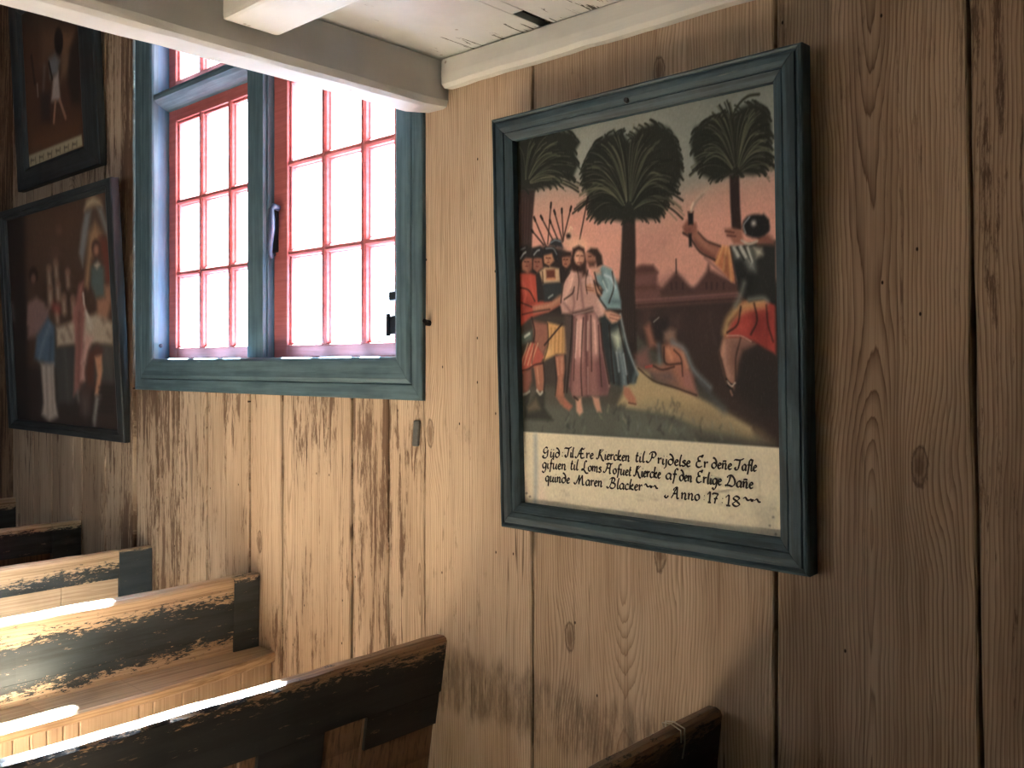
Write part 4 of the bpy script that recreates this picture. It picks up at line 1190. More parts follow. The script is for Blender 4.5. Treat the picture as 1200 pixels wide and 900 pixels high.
["S",[140,134,106],0.5,6.5,[737,237,739,244],3.5],
["S",[58,62,56],0.5,6.5,[204,236,217,254],3.4],
["S",[112,120,106],0.5,6.5,[609,234,613,249],4.3],
["S",[70,76,68],0.5,6.5,[797,237,803,244],4.9],
["S",[96,104,104],0.5,6.5,[235,253,232,263],2.6],
["S",[112,120,106],0.5,6.5,[772,238,772,249],5.7],
["S",[58,62,56],0.5,6.5,[220,216,210,224],5.6],
["S",[112,120,106],0.5,6.5,[663,225,677,234],4.8],
["S",[112,120,106],0.5,6.5,[503,229,499,239],2.6],
["S",[112,120,106],0.5,6.5,[644,222,638,230],4.6],
["S",[140,134,106],0.5,6.5,[382,265,388,280],4.8],
["S",[140,134,106],0.5,6.5,[455,240,447,249],5.5],
["S",[58,62,56],0.5,6.5,[598,216,587,225],5.8],
["S",[58,62,56],0.5,6.5,[464,240,469,253],4.4],
["S",[58,62,56],0.5,6.5,[739,196,745,203],3.8],
["S",[96,104,104],0.5,6.5,[709,249,705,255],3.8],
["S",[112,120,106],0.5,6.5,[805,213,799,220],4.7],
["S",[96,104,104],0.5,6.5,[573,245,573,259],3.1],
["S",[58,62,56],0.5,6.5,[629,253,638,260],4.2],
["S",[140,134,106],0.5,6.5,[804,239,807,245],3.0],
["S",[58,62,56],0.5,6.5,[732,228,730,238],4.8],
["S",[112,120,106],0.5,6.5,[553,213,539,228],4.3],
["S",[140,134,106],0.5,6.5,[621,224,629,238],4.7],
["S",[70,76,68],0.5,6.5,[730,246,737,258],2.9],
["S",[70,76,68],0.5,6.5,[273,230,278,239],3.5],
["S",[58,62,56],0.5,6.5,[234,201,243,211],4.5],
["S",[70,76,68],0.5,6.5,[652,203,663,219],5.3],
["S",[96,104,104],0.5,6.5,[599,237,604,246],2.8],
["S",[112,120,106],0.5,6.5,[443,249,445,262],4.8],
["S",[90,92,80],0.6,6.5,[587,261,585,268],3.6],
["S",[90,92,80],0.6,6.5,[640,272,640,277],2.9],
["S",[90,92,80],0.6,6.5,[542,252,539,261],4.0],
["S",[90,92,80],0.6,6.5,[638,289,632,303],3.8],
["S",[90,92,80],0.6,6.5,[574,266,571,279],5.0],
["S",[90,92,80],0.6,6.5,[640,287,639,292],3.4],
["S",[90,92,80],0.6,6.5,[538,266,543,276],3.8],
["S",[90,92,80],0.6,6.5,[626,284,631,294],3.5],
["S",[90,92,80],0.6,6.5,[658,286,659,291],4.8],
["S",[90,92,80],0.6,6.5,[662,254,669,267],5.1],
["S",[90,92,80],0.6,6.5,[580,271,589,278],4.2],
["S",[90,92,80],0.6,6.5,[605,271,602,277],4.0],
["S",[90,92,80],0.6,6.5,[633,269,640,276],2.8],
["S",[90,92,80],0.6,6.5,[545,268,553,277],4.4],
["S",[90,92,80],0.6,6.5,[547,256,545,261],5.0],
["S",[90,92,80],0.6,6.5,[604,253,602,267],4.6],
["S",[90,92,80],0.6,6.5,[648,270,651,281],2.8],
["S",[90,92,80],0.6,6.5,[576,284,581,298],2.9],
["S",[90,92,80],0.6,6.5,[647,285,651,293],4.8],
["S",[90,92,80],0.6,6.5,[612,256,614,270],3.0],
["S",[90,92,80],0.6,6.5,[600,281,597,291],3.5],
["S",[90,92,80],0.6,6.5,[518,250,516,263],3.2],
["P",[152,98,76],1,6.5,[62,384,108,388,111,343,105,310,76,309,71,342]],
["P",[128,80,66],1,9.7,[10,363,51,375,53,342,33,305,10,308]],
["P",[58,58,52],1,9.7,[12,300,44,309,36,276,76,309,112,308,110,269,147,235,9,233]],
["S",[170,165,145],0.8,3.9,[77,314,90,304,101,310],8.0],
["S",[150,150,135],0.7,3.9,[12,302,26,305,41,311],6.9],
["P",[118,104,80],0.7,12.9,[28,267,72,293,89,264,35,255]],
["P",[140,90,74],1,9.7,[63,503,136,493,131,441,105,402,71,446]],
["P",[170,80,64],1,6.5,[1,396,50,442,71,448,113,406,97,387,47,376,12,362,0,367]],
["S",[196,160,120],0.6,3.9,[39,442,16,405,5,384],5.2],
["S",[196,160,120],0.6,3.9,[53,442,30,405,19,384],5.2],
["S",[196,160,120],0.6,3.9,[70,441,47,404,36,384],5.2],
["S",[196,160,120],0.6,3.9,[85,441,62,404,52,384],5.2],
["P",[80,94,86],1,9.7,[4,467,62,479,57,452,6,438]],
["S",[178,186,170],0.8,3.9,[25,461,47,469],8.0],
["P",[188,142,86],1,6.5,[133,498,210,484,218,412,167,412,108,395,134,441]],
["S",[140,98,62],0.6,3.9,[149,481,144,416],5.2],
["S",[140,98,62],0.6,3.9,[166,481,161,416],5.2],
["S",[140,98,62],0.6,3.9,[183,480,178,416],5.2],
["S",[140,98,62],0.6,3.9,[200,480,195,416],5.2],
["P",[206,168,112],0.6,12.9,[123,420,149,436,153,412,115,398]],
["P",[152,98,76],1,6.5,[161,407,204,412,208,376,197,344,200,299,233,274,219,264,181,279,160,301,172,347]],
["S",[186,128,98],0.5,9.7,[186,400,187,360,182,311],9.2],
["P",[176,96,78],0.7,9.7,[200,287,233,276,221,265,196,273]],
["S",[60,44,40],1,3.9,[197,492,116,437],5.2],
["P",[86,72,68],0.9,12.9,[208,520,248,511,234,312,207,312]],
["P",[172,72,56],1,6.5,[1,635,57,634,85,626,90,556,153,552,193,569,213,564,199,546,137,526,52,512,-3,485]],
["P",[120,48,42],0.6,16.1,[5,580,75,553,10,522]],
["S",[206,104,80],0.5,9.7,[20,613,34,579,10,530],8.0],
["S",[200,96,76],0.5,9.7,[57,620,69,570],6.9],
["P",[156,102,80],1,6.5,[64,543,153,551,180,573,215,572,206,548,137,526,67,522]],
["S",[186,130,100],0.6,9.7,[82,538,152,545,192,563],9.2],
["P",[152,98,76],1,6.5,[17,675,65,676,71,648,46,633,20,645]],
["P",[108,66,54],0.6,12.9,[44,666,69,664,65,640,47,637]],
["P",[44,42,42],1,6.5,[3,680,6,707,46,709,65,699,69,674,38,678,15,663]],
["S",[150,156,150],0.9,3.9,[14,676,27,687,38,691],5.7],
["S",[120,126,124],0.7,3.9,[17,700,35,703],4.6],
["P",[136,88,72],1,6.5,[69,672,115,674,117,645,89,632,72,643]],
["P",[42,42,44],1,6.5,[62,677,67,701,106,703,124,689,118,669,91,677]],
["S",[146,152,150],0.8,3.9,[77,682,91,691,102,693],5.2],
["P",[168,116,86],1,6.5,[119,679,162,683,168,660,145,647,123,655]],
["P",[40,40,42],1,6.5,[115,678,126,699,168,698,185,683,183,657,167,670,158,682]],
["S",[130,138,140],0.7,3.9,[133,695,164,693,180,677],4.0],
["P",[48,50,54],1,6.5,[147,702,157,715,179,718,202,712,208,692]],
["S",[110,130,140],0.8,3.9,[156,709,175,714,197,709],3.4],
["P",[176,146,112],1,6.5,[100,634,124,645,149,645,190,638,193,601,116,600]],
["P",[106,56,42],1,6.5,[131,638,170,637,171,614,132,615]],
["S",[190,120,80],0.8,3.9,[134,613,171,612],4.6],
["P",[52,58,60],1,9.7,[116,602,194,601,203,572,159,558,121,555]],
["S",[150,160,150],0.7,3.9,[139,563,158,570],5.2],
["P",[152,102,80],1,6.5,[200,668,236,673,243,650,219,635,203,646]],
["P",[58,42,38],1,6.5,[196,669,211,682,244,679,245,667,207,669]],
["P",[50,58,60],1,6.5,[363,507,439,505,468,433,507,361,497,340,440,330,391,339,369,415]],
["P",[176,186,164],0.95,19.4,[404,460,432,471,446,452,440,425,425,421]],
["S",[122,140,146],0.85,16.1,[438,414,450,368,453,338],19.5],
["S",[96,116,120],0.5,16.1,[406,414,416,345],11.5],
["S",[138,156,160],0.8,6.5,[442,509,468,429,505,361],6.9],
["S",[92,108,110],0.8,9.7,[497,361,488,342],12.6],
["P",[168,112,86],1,6.5,[449,330,470,327,495,301,497,286,471,287,448,310]],
["S",[90,60,50],0.8,3.9,[468,289,495,286],3.4],
["P",[134,92,88],1,6.5,[244,515,338,520,362,484,372,415,394,330,384,307,340,304,237,300,221,328,241,415]],
["P",[104,70,70],0.7,19.4,[334,415,369,415,391,330,378,308,340,314]],
["S",[206,160,146],0.85,22.6,[273,498,268,455,267,407],25.2],
["S",[204,158,142],0.85,22.6,[331,500,336,461,334,415],20.6],
["S",[166,116,110],0.6,25.8,[267,407,257,312],21.8],
["S",[162,112,106],0.5,25.8,[331,403,334,313],17.2],
["S",[80,54,54],0.8,9.7,[303,509,299,415,302,305],5.7],
["S",[84,58,56],0.7,9.7,[251,507,238,416,228,320],5.2],
["S",[186,142,130],0.7,6.5,[304,376,303,309],3.4],
["S",[186,140,130],0.6,6.5,[369,415,391,330],3.4],
["P",[186,136,112],1,6.5,[250,292,273,297,280,261,265,251,252,261]],
["P",[182,132,108],1,6.5,[321,302,349,298,358,263,339,263,327,282]],
["S",[60,44,40],0.8,3.9,[243,300,259,292],5.7],
["P",[176,134,122],1,6.5,[234,625,268,637,313,627,338,598,349,562,386,528,372,508,353,504,329,526,245,517,198,520,191,541,204,596]],
["S",[212,174,158],0.7,16.1,[245,618,227,587,213,552],14.9],
["S",[210,172,156],0.6,16.1,[313,615,318,583],12.6],
["S",[206,168,150],0.7,12.9,[358,543,372,519],13.8],
["S",[104,74,72],0.7,9.7,[278,628,285,569,291,533],5.7],
["S",[112,80,76],0.7,9.7,[247,578,252,547,245,523],5.2],
["S",[100,70,68],0.6,9.7,[206,548,235,523],5.7],
["S",[92,70,68],0.9,6.5,[245,519,290,524,329,530],6.9],
["S",[150,120,112],0.8,3.9,[244,514,290,519,332,525],3.4],
["P",[216,176,138],0.55,16.1,[314,692,310,685,300,679,285,677,268,678,253,682,243,689,239,697,243,705,254,711,269,713,286,712,301,707,311,700]],
["P",[62,42,38],1,6.5,[245,666,251,687,277,693,299,684,309,650,299,631,284,624,252,628,239,642]],
["P",[194,146,118],1,6.5,[299,660,297,652,290,645,282,642,272,643,264,647,258,654,256,663,259,671,265,678,274,681,283,680,292,676,297,669]],
["P",[150,104,84],0.6,12.9,[283,671,300,666,297,647,285,641]],
["S",[96,62,52],0.8,3.9,[266,667,276,667],2.9],
["S",[96,62,52],0.8,3.9,[286,666,295,665],2.9],
["S",[140,88,72],0.7,3.9,[281,665,278,654],2.9],
["S",[120,60,54],0.8,3.9,[271,649,286,648],3.4],
["P",[62,42,38],0.9,9.7,[283,644,306,644,313,615,290,612]],
["P",[154,104,84],1,6.5,[307,671,343,674,347,644,323,635,309,650]],
["P",[62,46,40],1,6.5,[312,675,328,683,354,680,372,661,376,638,351,632,345,659,330,668]],
["P",[70,50,42],0.8,9.7,[314,648,346,648,342,633,320,636]],
["S",[80,52,44],0.8,3.9,[318,662,328,662],2.9],
["P",[112,142,148],1,6.5,[341,619,376,636,410,625,433,582,445,543,446,523,385,526,358,550,377,573,350,597]],
["S",[160,186,188],0.6,16.1,[382,611,399,580,374,558],11.5],
["S",[156,182,184],0.6,16.1,[412,602,429,563],9.2],
["S",[66,88,94],0.7,12.9,[370,619,387,580],6.9],
["S",[70,92,98],0.7,12.9,[398,545,440,540],6.9],
["P",[190,140,112],0.9,9.7,[329,629,364,631,366,616,348,613]],
["P",[180,128,102],1,6.5,[302,588,325,594,365,581,368,560,337,567,305,576]],
["S",[116,74,60],0.7,3.9,[305,584,334,580],2.3],
["S",[116,74,60],0.7,3.9,[305,577,334,574],2.3],
["P",[190,138,112],1,6.5,[373,521,403,520,442,508,445,502,427,491,408,488,387,503]],
["S",[116,74,62],0.7,3.9,[403,511,442,504],2.3],
["S",[116,74,62],0.7,3.9,[400,503,433,496],2.3],
["P",[132,88,80],0.85,16.1,[496,408,542,424,557,383,521,372,502,383]],
["P",[150,98,78],0.9,12.9,[534,475,557,487,572,445,581,430,552,426,543,450]],
["P",[48,42,42],0.9,16.1,[557,495,620,497,626,469,600,440,575,449]],
["S",[150,150,140],0.8,3.9,[570,488,589,498],2.6],
["P",[134,106,90],0.95,12.9,[607,461,629,471,649,464,649,444,622,437,608,444]],
["P",[158,104,82],1,12.9,[603,428,637,435,671,425,691,391,720,315,659,329,578,350,544,372,567,383,611,387]],
["P",[186,116,80],0.7,19.4,[609,426,649,430,673,407,636,395,611,403]],
["P",[92,82,82],0.8,19.4,[550,364,629,370,653,342,610,342]],
["P",[150,100,96],0.7,19.4,[666,366,702,367,716,318,671,330]],
["S",[106,122,128],0.7,12.9,[587,430,589,391],10.3],
["S",[116,134,140],0.85,12.9,[637,437,680,419,711,371,766,331],9.7],
["S",[76,86,88],0.8,19.4,[731,343,772,311,811,281],14.2],
["S",[176,70,62],0.8,3.9,[537,378,560,381],6.5],
["P",[54,46,43],0.95,32.3,[849,437,936,421,982,398,982,270,911,268,846,320]],
["P",[146,104,88],1,9.7,[818,451,877,450,917,430,876,417,860,387,852,348,846,330,824,344,813,375,800,412]],
["P",[96,70,62],0.7,25.8,[849,429,904,432,870,410,854,367,842,387]],
["S",[190,150,130],0.5,16.1,[817,422,819,387,830,359],9.0],
["S",[40,34,34],1,3.9,[822,351,835,340,850,338],3.9],
["S",[200,180,160],0.8,3.9,[824,346,838,335,850,342],3.9],
["S",[40,34,34],1,3.9,[824,337,840,328],3.9],
["S",[150,110,95],0.8,3.9,[835,324,840,315],5.2],
["P",[168,62,54],1,6.5,[818,453,850,501,879,525,949,528,981,518,980,407,957,417,914,436,871,448,821,447]],
["P",[110,40,38],0.6,25.8,[900,513,915,451,936,436,953,488]],
["P",[196,84,68],0.6,19.4,[850,476,899,478,882,456,838,457]],
["S",[120,44,40],0.6,16.1,[958,488,952,428],9.0],
["S",[176,142,92],0.95,12.9,[821,459,836,488,876,514,943,523],19.4],
["S",[196,136,84],0.7,16.1,[861,499,906,513,948,515],14.2],
["S",[90,66,48],0.6,9.7,[833,476,873,508],4.5],
["S",[190,150,128],0.8,3.9,[827,450,871,449,904,436],2.6],
["P",[46,48,46],1,6.5,[842,652,882,653,930,655,986,655,984,514,949,528,900,526,868,548,855,595]],
["P",[150,156,150],0.75,16.1,[846,652,876,652,909,645,919,618,921,592,902,597,886,624,859,626]],
["S",[44,46,44],0.8,3.9,[865,648,886,620],5.2],
["S",[44,46,44],0.8,3.9,[887,649,908,615],4.5],
["S",[60,62,58],0.8,3.9,[903,646,916,615],4.5],
["P",[206,200,178],0.85,12.9,[919,644,941,640,944,628,927,624]],
["P",[30,32,32],0.6,25.8,[875,590,918,580,906,535,879,552]],
["S",[120,128,118],0.8,12.9,[885,567,873,541,856,518],10.3],
["S",[140,146,134],0.7,9.7,[900,530,943,532,959,524],7.7],
["P",[186,116,74],1,6.5,[809,656,840,652,857,572,846,571,786,622]],
["S",[214,170,108],0.7,6.5,[818,654,797,618],5.2],
["S",[214,170,108],0.7,6.5,[829,651,819,601],5.2],
["S",[214,170,108],0.7,6.5,[838,646,844,577],5.2],
["P",[120,70,50],0.6,12.9,[823,632,831,631,836,585,822,597]],
["P",[146,92,76],1,6.5,[683,711,697,723,729,715,735,692,764,671,809,656,790,625,740,648,711,682,687,693]],
["S",[180,124,100],0.5,16.1,[732,683,758,662,786,648],11.6],
["S",[92,56,48],0.6,12.9,[723,670,751,648,786,630],6.5],
["P",[112,70,60],0.6,12.9,[685,707,712,705,711,691,690,693]],
["P",[42,34,34],1,4.8,[701,743,720,742,719,712,702,713]],
["P",[42,34,34],1,4.8,[702,692,712,691,713,661,703,661]],
["S",[130,86,72],1,3.9,[704,741,719,740],2.6],
["S",[216,206,176],0.8,6.5,[713,744,714,753,720,760],4.5],
["S",[176,160,140],0.6,9.7,[726,761,740,774,773,792],4.5],
["S",[120,112,100],0.6,6.5,[716,746,731,763,755,778],3.9],
["P",[154,100,82],1,6.5,[824,694,850,694,882,686,884,655,854,657,843,671,832,676]],
["S",[90,56,48],0.8,3.9,[827,688,855,683],3.2],
["S",[90,56,48],0.8,3.9,[833,678,860,674],3.2],
["P",[132,84,70],1,9.7,[928,671,963,672,982,656,980,646,930,652]],
["P",[36,36,38],1,6.5,[967,688,963,677,951,669,934,665,915,667,897,673,886,683,882,695,886,706,898,715,916,718,935,717,952,710,963,700]],
["P",[40,38,38],1,6.5,[940,711,950,716,966,702,967,679,952,673]],
["P",[210,204,190],0.9,9.7,[924,698,924,696,922,695,920,694,917,694,915,695,913,697,913,699,913,701,915,703,917,703,920,703,922,702,924,700]],
["S",[150,156,158],0.8,3.9,[892,679,887,697,905,713],3.9],
["S",[176,168,150],0.8,3.9,[879,663,903,654,928,658],5.2],
["S",[44,32,30],0.8,4.5,[243,511,237,455,221,368,211,312],5.7],
["S",[44,32,30],0.8,4.5,[362,488,371,415,391,337],4.6],
["S",[44,32,30],0.7,4.5,[290,505,282,447,275,368,277,305],4.0],
["S",[44,32,30],0.7,4.5,[322,509,321,438,320,368],4.0],
["S",[44,32,30],0.6,4.5,[260,502,251,431,242,344],3.4],
["S",[44,32,30],0.6,4.5,[353,484,355,407,360,329],3.4],
["S",[44,32,30],0.8,4.5,[396,483,403,403,411,338],4.6],
["S",[44,32,30],0.7,4.5,[436,483,459,403,467,338],4.6],
["S",[44,32,30],0.7,4.5,[108,396,113,347,108,310],4.0],
["S",[44,32,30],0.7,4.5,[160,404,166,347,160,303],3.4],
["S",[44,32,30],0.7,4.5,[207,408,207,364,199,311],3.4],
["S",[44,32,30],0.7,4.5,[3,367,40,373,69,384,108,388],4.0],
["S",[44,32,30],0.6,4.5,[71,446,63,417,55,388],3.4],
["S",[44,32,30],0.7,4.5,[132,494,133,441,113,398],3.4],
["S",[44,32,30],0.8,4.5,[60,512,72,474,65,446],4.6],
["S",[222,184,168],0.7,6.5,[263,494,257,431,252,404],4.0],
["S",[222,184,168],0.7,6.5,[280,498,274,435,272,407],4.0],
["S",[222,184,168],0.7,6.5,[337,496,340,446,341,415],4.0],
["S",[222,184,168],0.7,6.5,[309,493,305,423],4.0],
["S",[160,178,184],0.7,6.5,[424,414,432,368],4.6],
["S",[160,178,184],0.7,6.5,[451,410,462,361],4.6],
["S",[204,146,114],0.6,6.5,[173,400,176,359],4.0],
["S",[204,146,114],0.6,6.5,[194,400,192,364],4.0],
["S",[204,146,114],0.6,6.5,[79,375,85,334],4.0],
["S",[44,32,30],0.8,4.5,[234,625,208,600,194,549],4.6],
["S",[44,32,30],0.8,4.5,[338,598,352,562,385,528],4.0],
["S",[44,32,30],0.7,4.5,[313,626,303,599,308,568],3.4],
["S",[44,32,30],0.7,4.5,[268,633,274,601,265,554],3.4],
["S",[44,32,30],0.8,4.5,[209,556,246,571,254,586],4.0],
["S",[44,32,30],0.8,4.5,[341,619,353,585,368,566],4.6],
["S",[44,32,30],0.8,4.5,[413,617,418,579,398,541],4.0],
["S",[44,32,30],0.7,4.5,[85,626,90,577,93,556],4.0],
["S",[44,32,30],0.8,4.5,[2,597,48,587,76,557],4.0],
["S",[44,32,30],0.7,4.5,[11,555,61,541],3.4],
["S",[44,32,30],0.7,4.5,[17,522,74,528,144,532],3.4],
["S",[44,32,30],0.8,4.5,[114,633,116,604],4.0],
["S",[44,32,30],0.8,4.5,[194,637,198,604],4.0],
["S",[44,32,30],0.8,4.5,[73,674,68,644,86,632],4.0],
["S",[44,32,30],0.8,4.5,[119,679,119,657,142,646],4.0],
["S",[44,32,30],0.8,4.5,[200,668,203,644,222,635],4.0],
["S",[70,42,34],0.9,3.2,[31,666,38,665],2.3],
["S",[70,42,34],0.9,3.2,[45,665,52,664],2.3],
["S",[120,72,56],0.8,3.2,[41,664,42,657],2.3],
["S",[100,48,42],0.8,3.2,[36,653,46,652],2.3],
["S",[70,42,34],0.9,3.2,[80,663,87,662],2.3],
["S",[70,42,34],0.9,3.2,[94,662,101,661],2.3],
["S",[120,72,56],0.8,3.2,[91,661,91,655],2.3],
["S",[100,48,42],0.8,3.2,[85,650,95,649],2.3],
["S",[70,42,34],0.9,3.2,[132,670,138,669],2.3],
["S",[70,42,34],0.9,3.2,[145,669,152,668],2.3],
["S",[120,72,56],0.8,3.2,[142,668,142,662],2.3],
["S",[100,48,42],0.8,3.2,[137,657,146,657],2.3],
["S",[70,42,34],0.9,3.2,[209,661,215,661],2.3],
["S",[70,42,34],0.9,3.2,[222,660,229,660],2.3],
["S",[120,72,56],0.8,3.2,[219,660,219,653],2.3],
["S",[100,48,42],0.8,3.2,[214,649,223,648],2.3],
["S",[214,222,220],0.6,6.5,[382,611,406,602,424,578],3.4],
["S",[214,222,220],0.6,6.5,[375,596,390,572],3.4],
["S",[226,192,176],0.6,6.5,[248,610,237,587],3.4],
["S",[226,192,176],0.6,6.5,[325,606,331,583],3.4],
["S",[44,32,30],0.8,4.5,[683,695,708,681,740,647,790,625],4.5],
["S",[44,32,30],0.7,4.5,[736,692,765,670,809,655],3.9],
["S",[44,32,30],0.8,4.5,[873,514,861,475,827,457],4.5],
["S",[44,32,30],0.8,4.5,[916,520,924,482,904,452],4.5],
["S",[44,32,30],0.7,4.5,[954,515,958,473,973,435],3.9],
["S",[44,32,30],0.7,4.5,[843,650,853,603,859,568],3.9],
["S",[206,208,196],0.75,6.5,[854,648,867,629],5.2],
["S",[206,208,196],0.75,6.5,[876,649,891,626],5.2],
["S",[206,208,196],0.75,6.5,[899,646,912,615],5.2],
["S",[44,32,30],0.7,4.5,[606,426,611,387,667,387],4.5],
["S",[44,32,30],0.7,4.5,[643,419,667,399,672,358],3.9],
["S",[44,32,30],0.7,4.5,[566,381,598,372,642,379],3.9],
["S",[44,32,30],0.6,4.5,[800,412,813,375,823,344],3.9],
["S",[44,32,30],0.6,4.5,[871,444,854,398,853,348],3.9],
["S",[44,32,30],0.7,4.5,[508,375,565,345,640,330,719,312],3.9],
["S",[206,150,116],0.6,9.7,[621,420,633,399],5.8],
["S",[206,150,116],0.6,9.7,[673,411,688,379],5.8],
["S",[206,150,116],0.6,9.7,[815,437,811,406],5.8],
["P",[198,187,158],1,3.2,[-90,199,338,201,668,202,1017,201,1011,-51,-101,-57]],
["P",[208,198,168],0.4,45.2,[112,148,950,132,948,56,108,43]],
["S",[142,150,144],0.75,12.9,[64,187,62,75,55,-5],16.1],
["P",[206,186,168],0.5,16.1,[75,111,99,112,107,4,67,-4]],
["P",[150,142,124],0.35,25.8,[908,62,970,77,979,6,926,4]],
["S",[164,152,126],0.35,4.8,[261,-68,277,-69],5.2],
["S",[164,152,126],0.35,4.8,[495,47,517,48],5.2],
["S",[164,152,126],0.35,4.8,[978,-4,985,-5],5.2],
["S",[164,152,126],0.35,4.8,[176,-52,201,-53],5.2],
["S",[164,152,126],0.35,4.8,[438,19,459,19],5.2],
["S",[164,152,126],0.35,4.8,[102,-16,115,-16],5.2],
["S",[164,152,126],0.35,4.8,[644,60,658,60],5.2],
["S",[164,152,126],0.35,4.8,[56,-111,79,-112],5.2],
["S",[164,152,126],0.35,4.8,[801,-22,826,-21],5.2],
["S",[164,152,126],0.35,4.8,[32,-89,54,-87],5.2],
["S",[164,152,126],0.35,4.8,[162,24,188,24],5.2],
["S",[164,152,126],0.35,4.8,[357,89,372,90],5.2],
["S",[164,152,126],0.35,4.8,[195,74,214,73],5.2],
["S",[164,152,126],0.35,4.8,[197,42,210,43],5.2],
["S",[164,152,126],0.35,4.8,[11,-30,28,-31],5.2],
["S",[164,152,126],0.35,4.8,[912,22,928,21],5.2],
["S",[164,152,126],0.35,4.8,[879,121,898,120],5.2],
["S",[164,152,126],0.35,4.8,[556,-25,579,-25],5.2],
["S",[164,152,126],0.35,4.8,[921,89,932,88],5.2],
["S",[164,152,126],0.35,4.8,[199,37,211,38],5.2],
["S",[164,152,126],0.35,4.8,[911,50,918,48],5.2],
["S",[164,152,126],0.35,4.8,[816,90,824,90],5.2],
["S",[164,152,126],0.35,4.8,[903,109,910,109],5.2],
["S",[164,152,126],0.35,4.8,[957,65,973,66],5.2],
["S",[164,152,126],0.35,4.8,[790,61,796,61],5.2],
["S",[164,152,126],0.35,4.8,[121,-21,155,-21],5.2],
["S",[164,152,126],0.35,4.8,[856,99,866,97],5.2],
["S",[164,152,126],0.35,4.8,[825,2,849,2],5.2],
["S",[164,152,126],0.35,4.8,[164,-92,183,-92],5.2],
["S",[164,152,126],0.35,4.8,[957,4,980,5],5.2],
["S",[164,152,126],0.35,4.8,[897,-22,915,-23],5.2],
["S",[164,152,126],0.35,4.8,[237,-66,252,-66],5.2],
["S",[164,152,126],0.35,4.8,[462,24,488,23],5.2],
["S",[164,152,126],0.35,4.8,[826,36,837,35],5.2],
["S",[164,152,126],0.35,4.8,[177,50,194,48],5.2],
["S",[164,152,126],0.35,4.8,[733,4,754,3],5.2],
["S",[164,152,126],0.35,4.8,[87,15,116,16],5.2],
["S",[164,152,126],0.35,4.8,[233,75,244,74],5.2],
["S",[164,152,126],0.35,4.8,[543,54,571,54],5.2],
["S",[164,152,126],0.35,4.8,[923,-10,938,-9],5.2],
["S",[164,152,126],0.35,4.8,[813,60,821,60],5.2],
["S",[164,152,126],0.35,4.8,[912,84,923,83],5.2],
["S",[164,152,126],0.35,4.8,[742,-10,750,-10],5.2],
["S",[164,152,126],0.35,4.8,[709,69,726,69],5.2],
["S",[164,152,126],0.35,4.8,[494,60,517,60],5.2],
["S",[164,152,126],0.35,4.8,[759,82,781,81],5.2],
["S",[164,152,126],0.35,4.8,[65,-39,74,-41],5.2],
["S",[164,152,126],0.35,4.8,[147,32,158,31],5.2],
["S",[164,152,126],0.35,4.8,[849,-25,871,-25],5.2],
["S",[164,152,126],0.35,4.8,[55,49,75,50],5.2],
["P",[90,86,78],0.7,3.2,[37,21,36,20,35,19,33,19,30,18,28,19,27,20,26,21,27,22,29,23,31,24,33,24,35,23,37,23]],
["P",[90,86,78],0.7,3.2,[21,30,21,29,19,28,17,27,15,27,12,27,11,28,10,29,11,30,13,31,15,32,17,32,19,32,21,31]],
["P",[90,86,78],0.7,3.2,[968,46,967,45,966,44,965,44,963,44,962,44,961,45,961,46,961,47,962,47,963,48,965,48,966,48,967,47]],
["P",[90,86,78],0.7,3.2,[957,26,956,25,955,24,954,24,952,24,951,24,950,25,950,26,950,27,951,27,952,28,954,28,955,28,956,27]],
["P",[90,86,78],0.7,3.2,[975,9,974,8,973,7,972,7,970,6,969,7,968,7,968,8,968,9,969,10,970,11,972,11,973,10,974,10]],
]
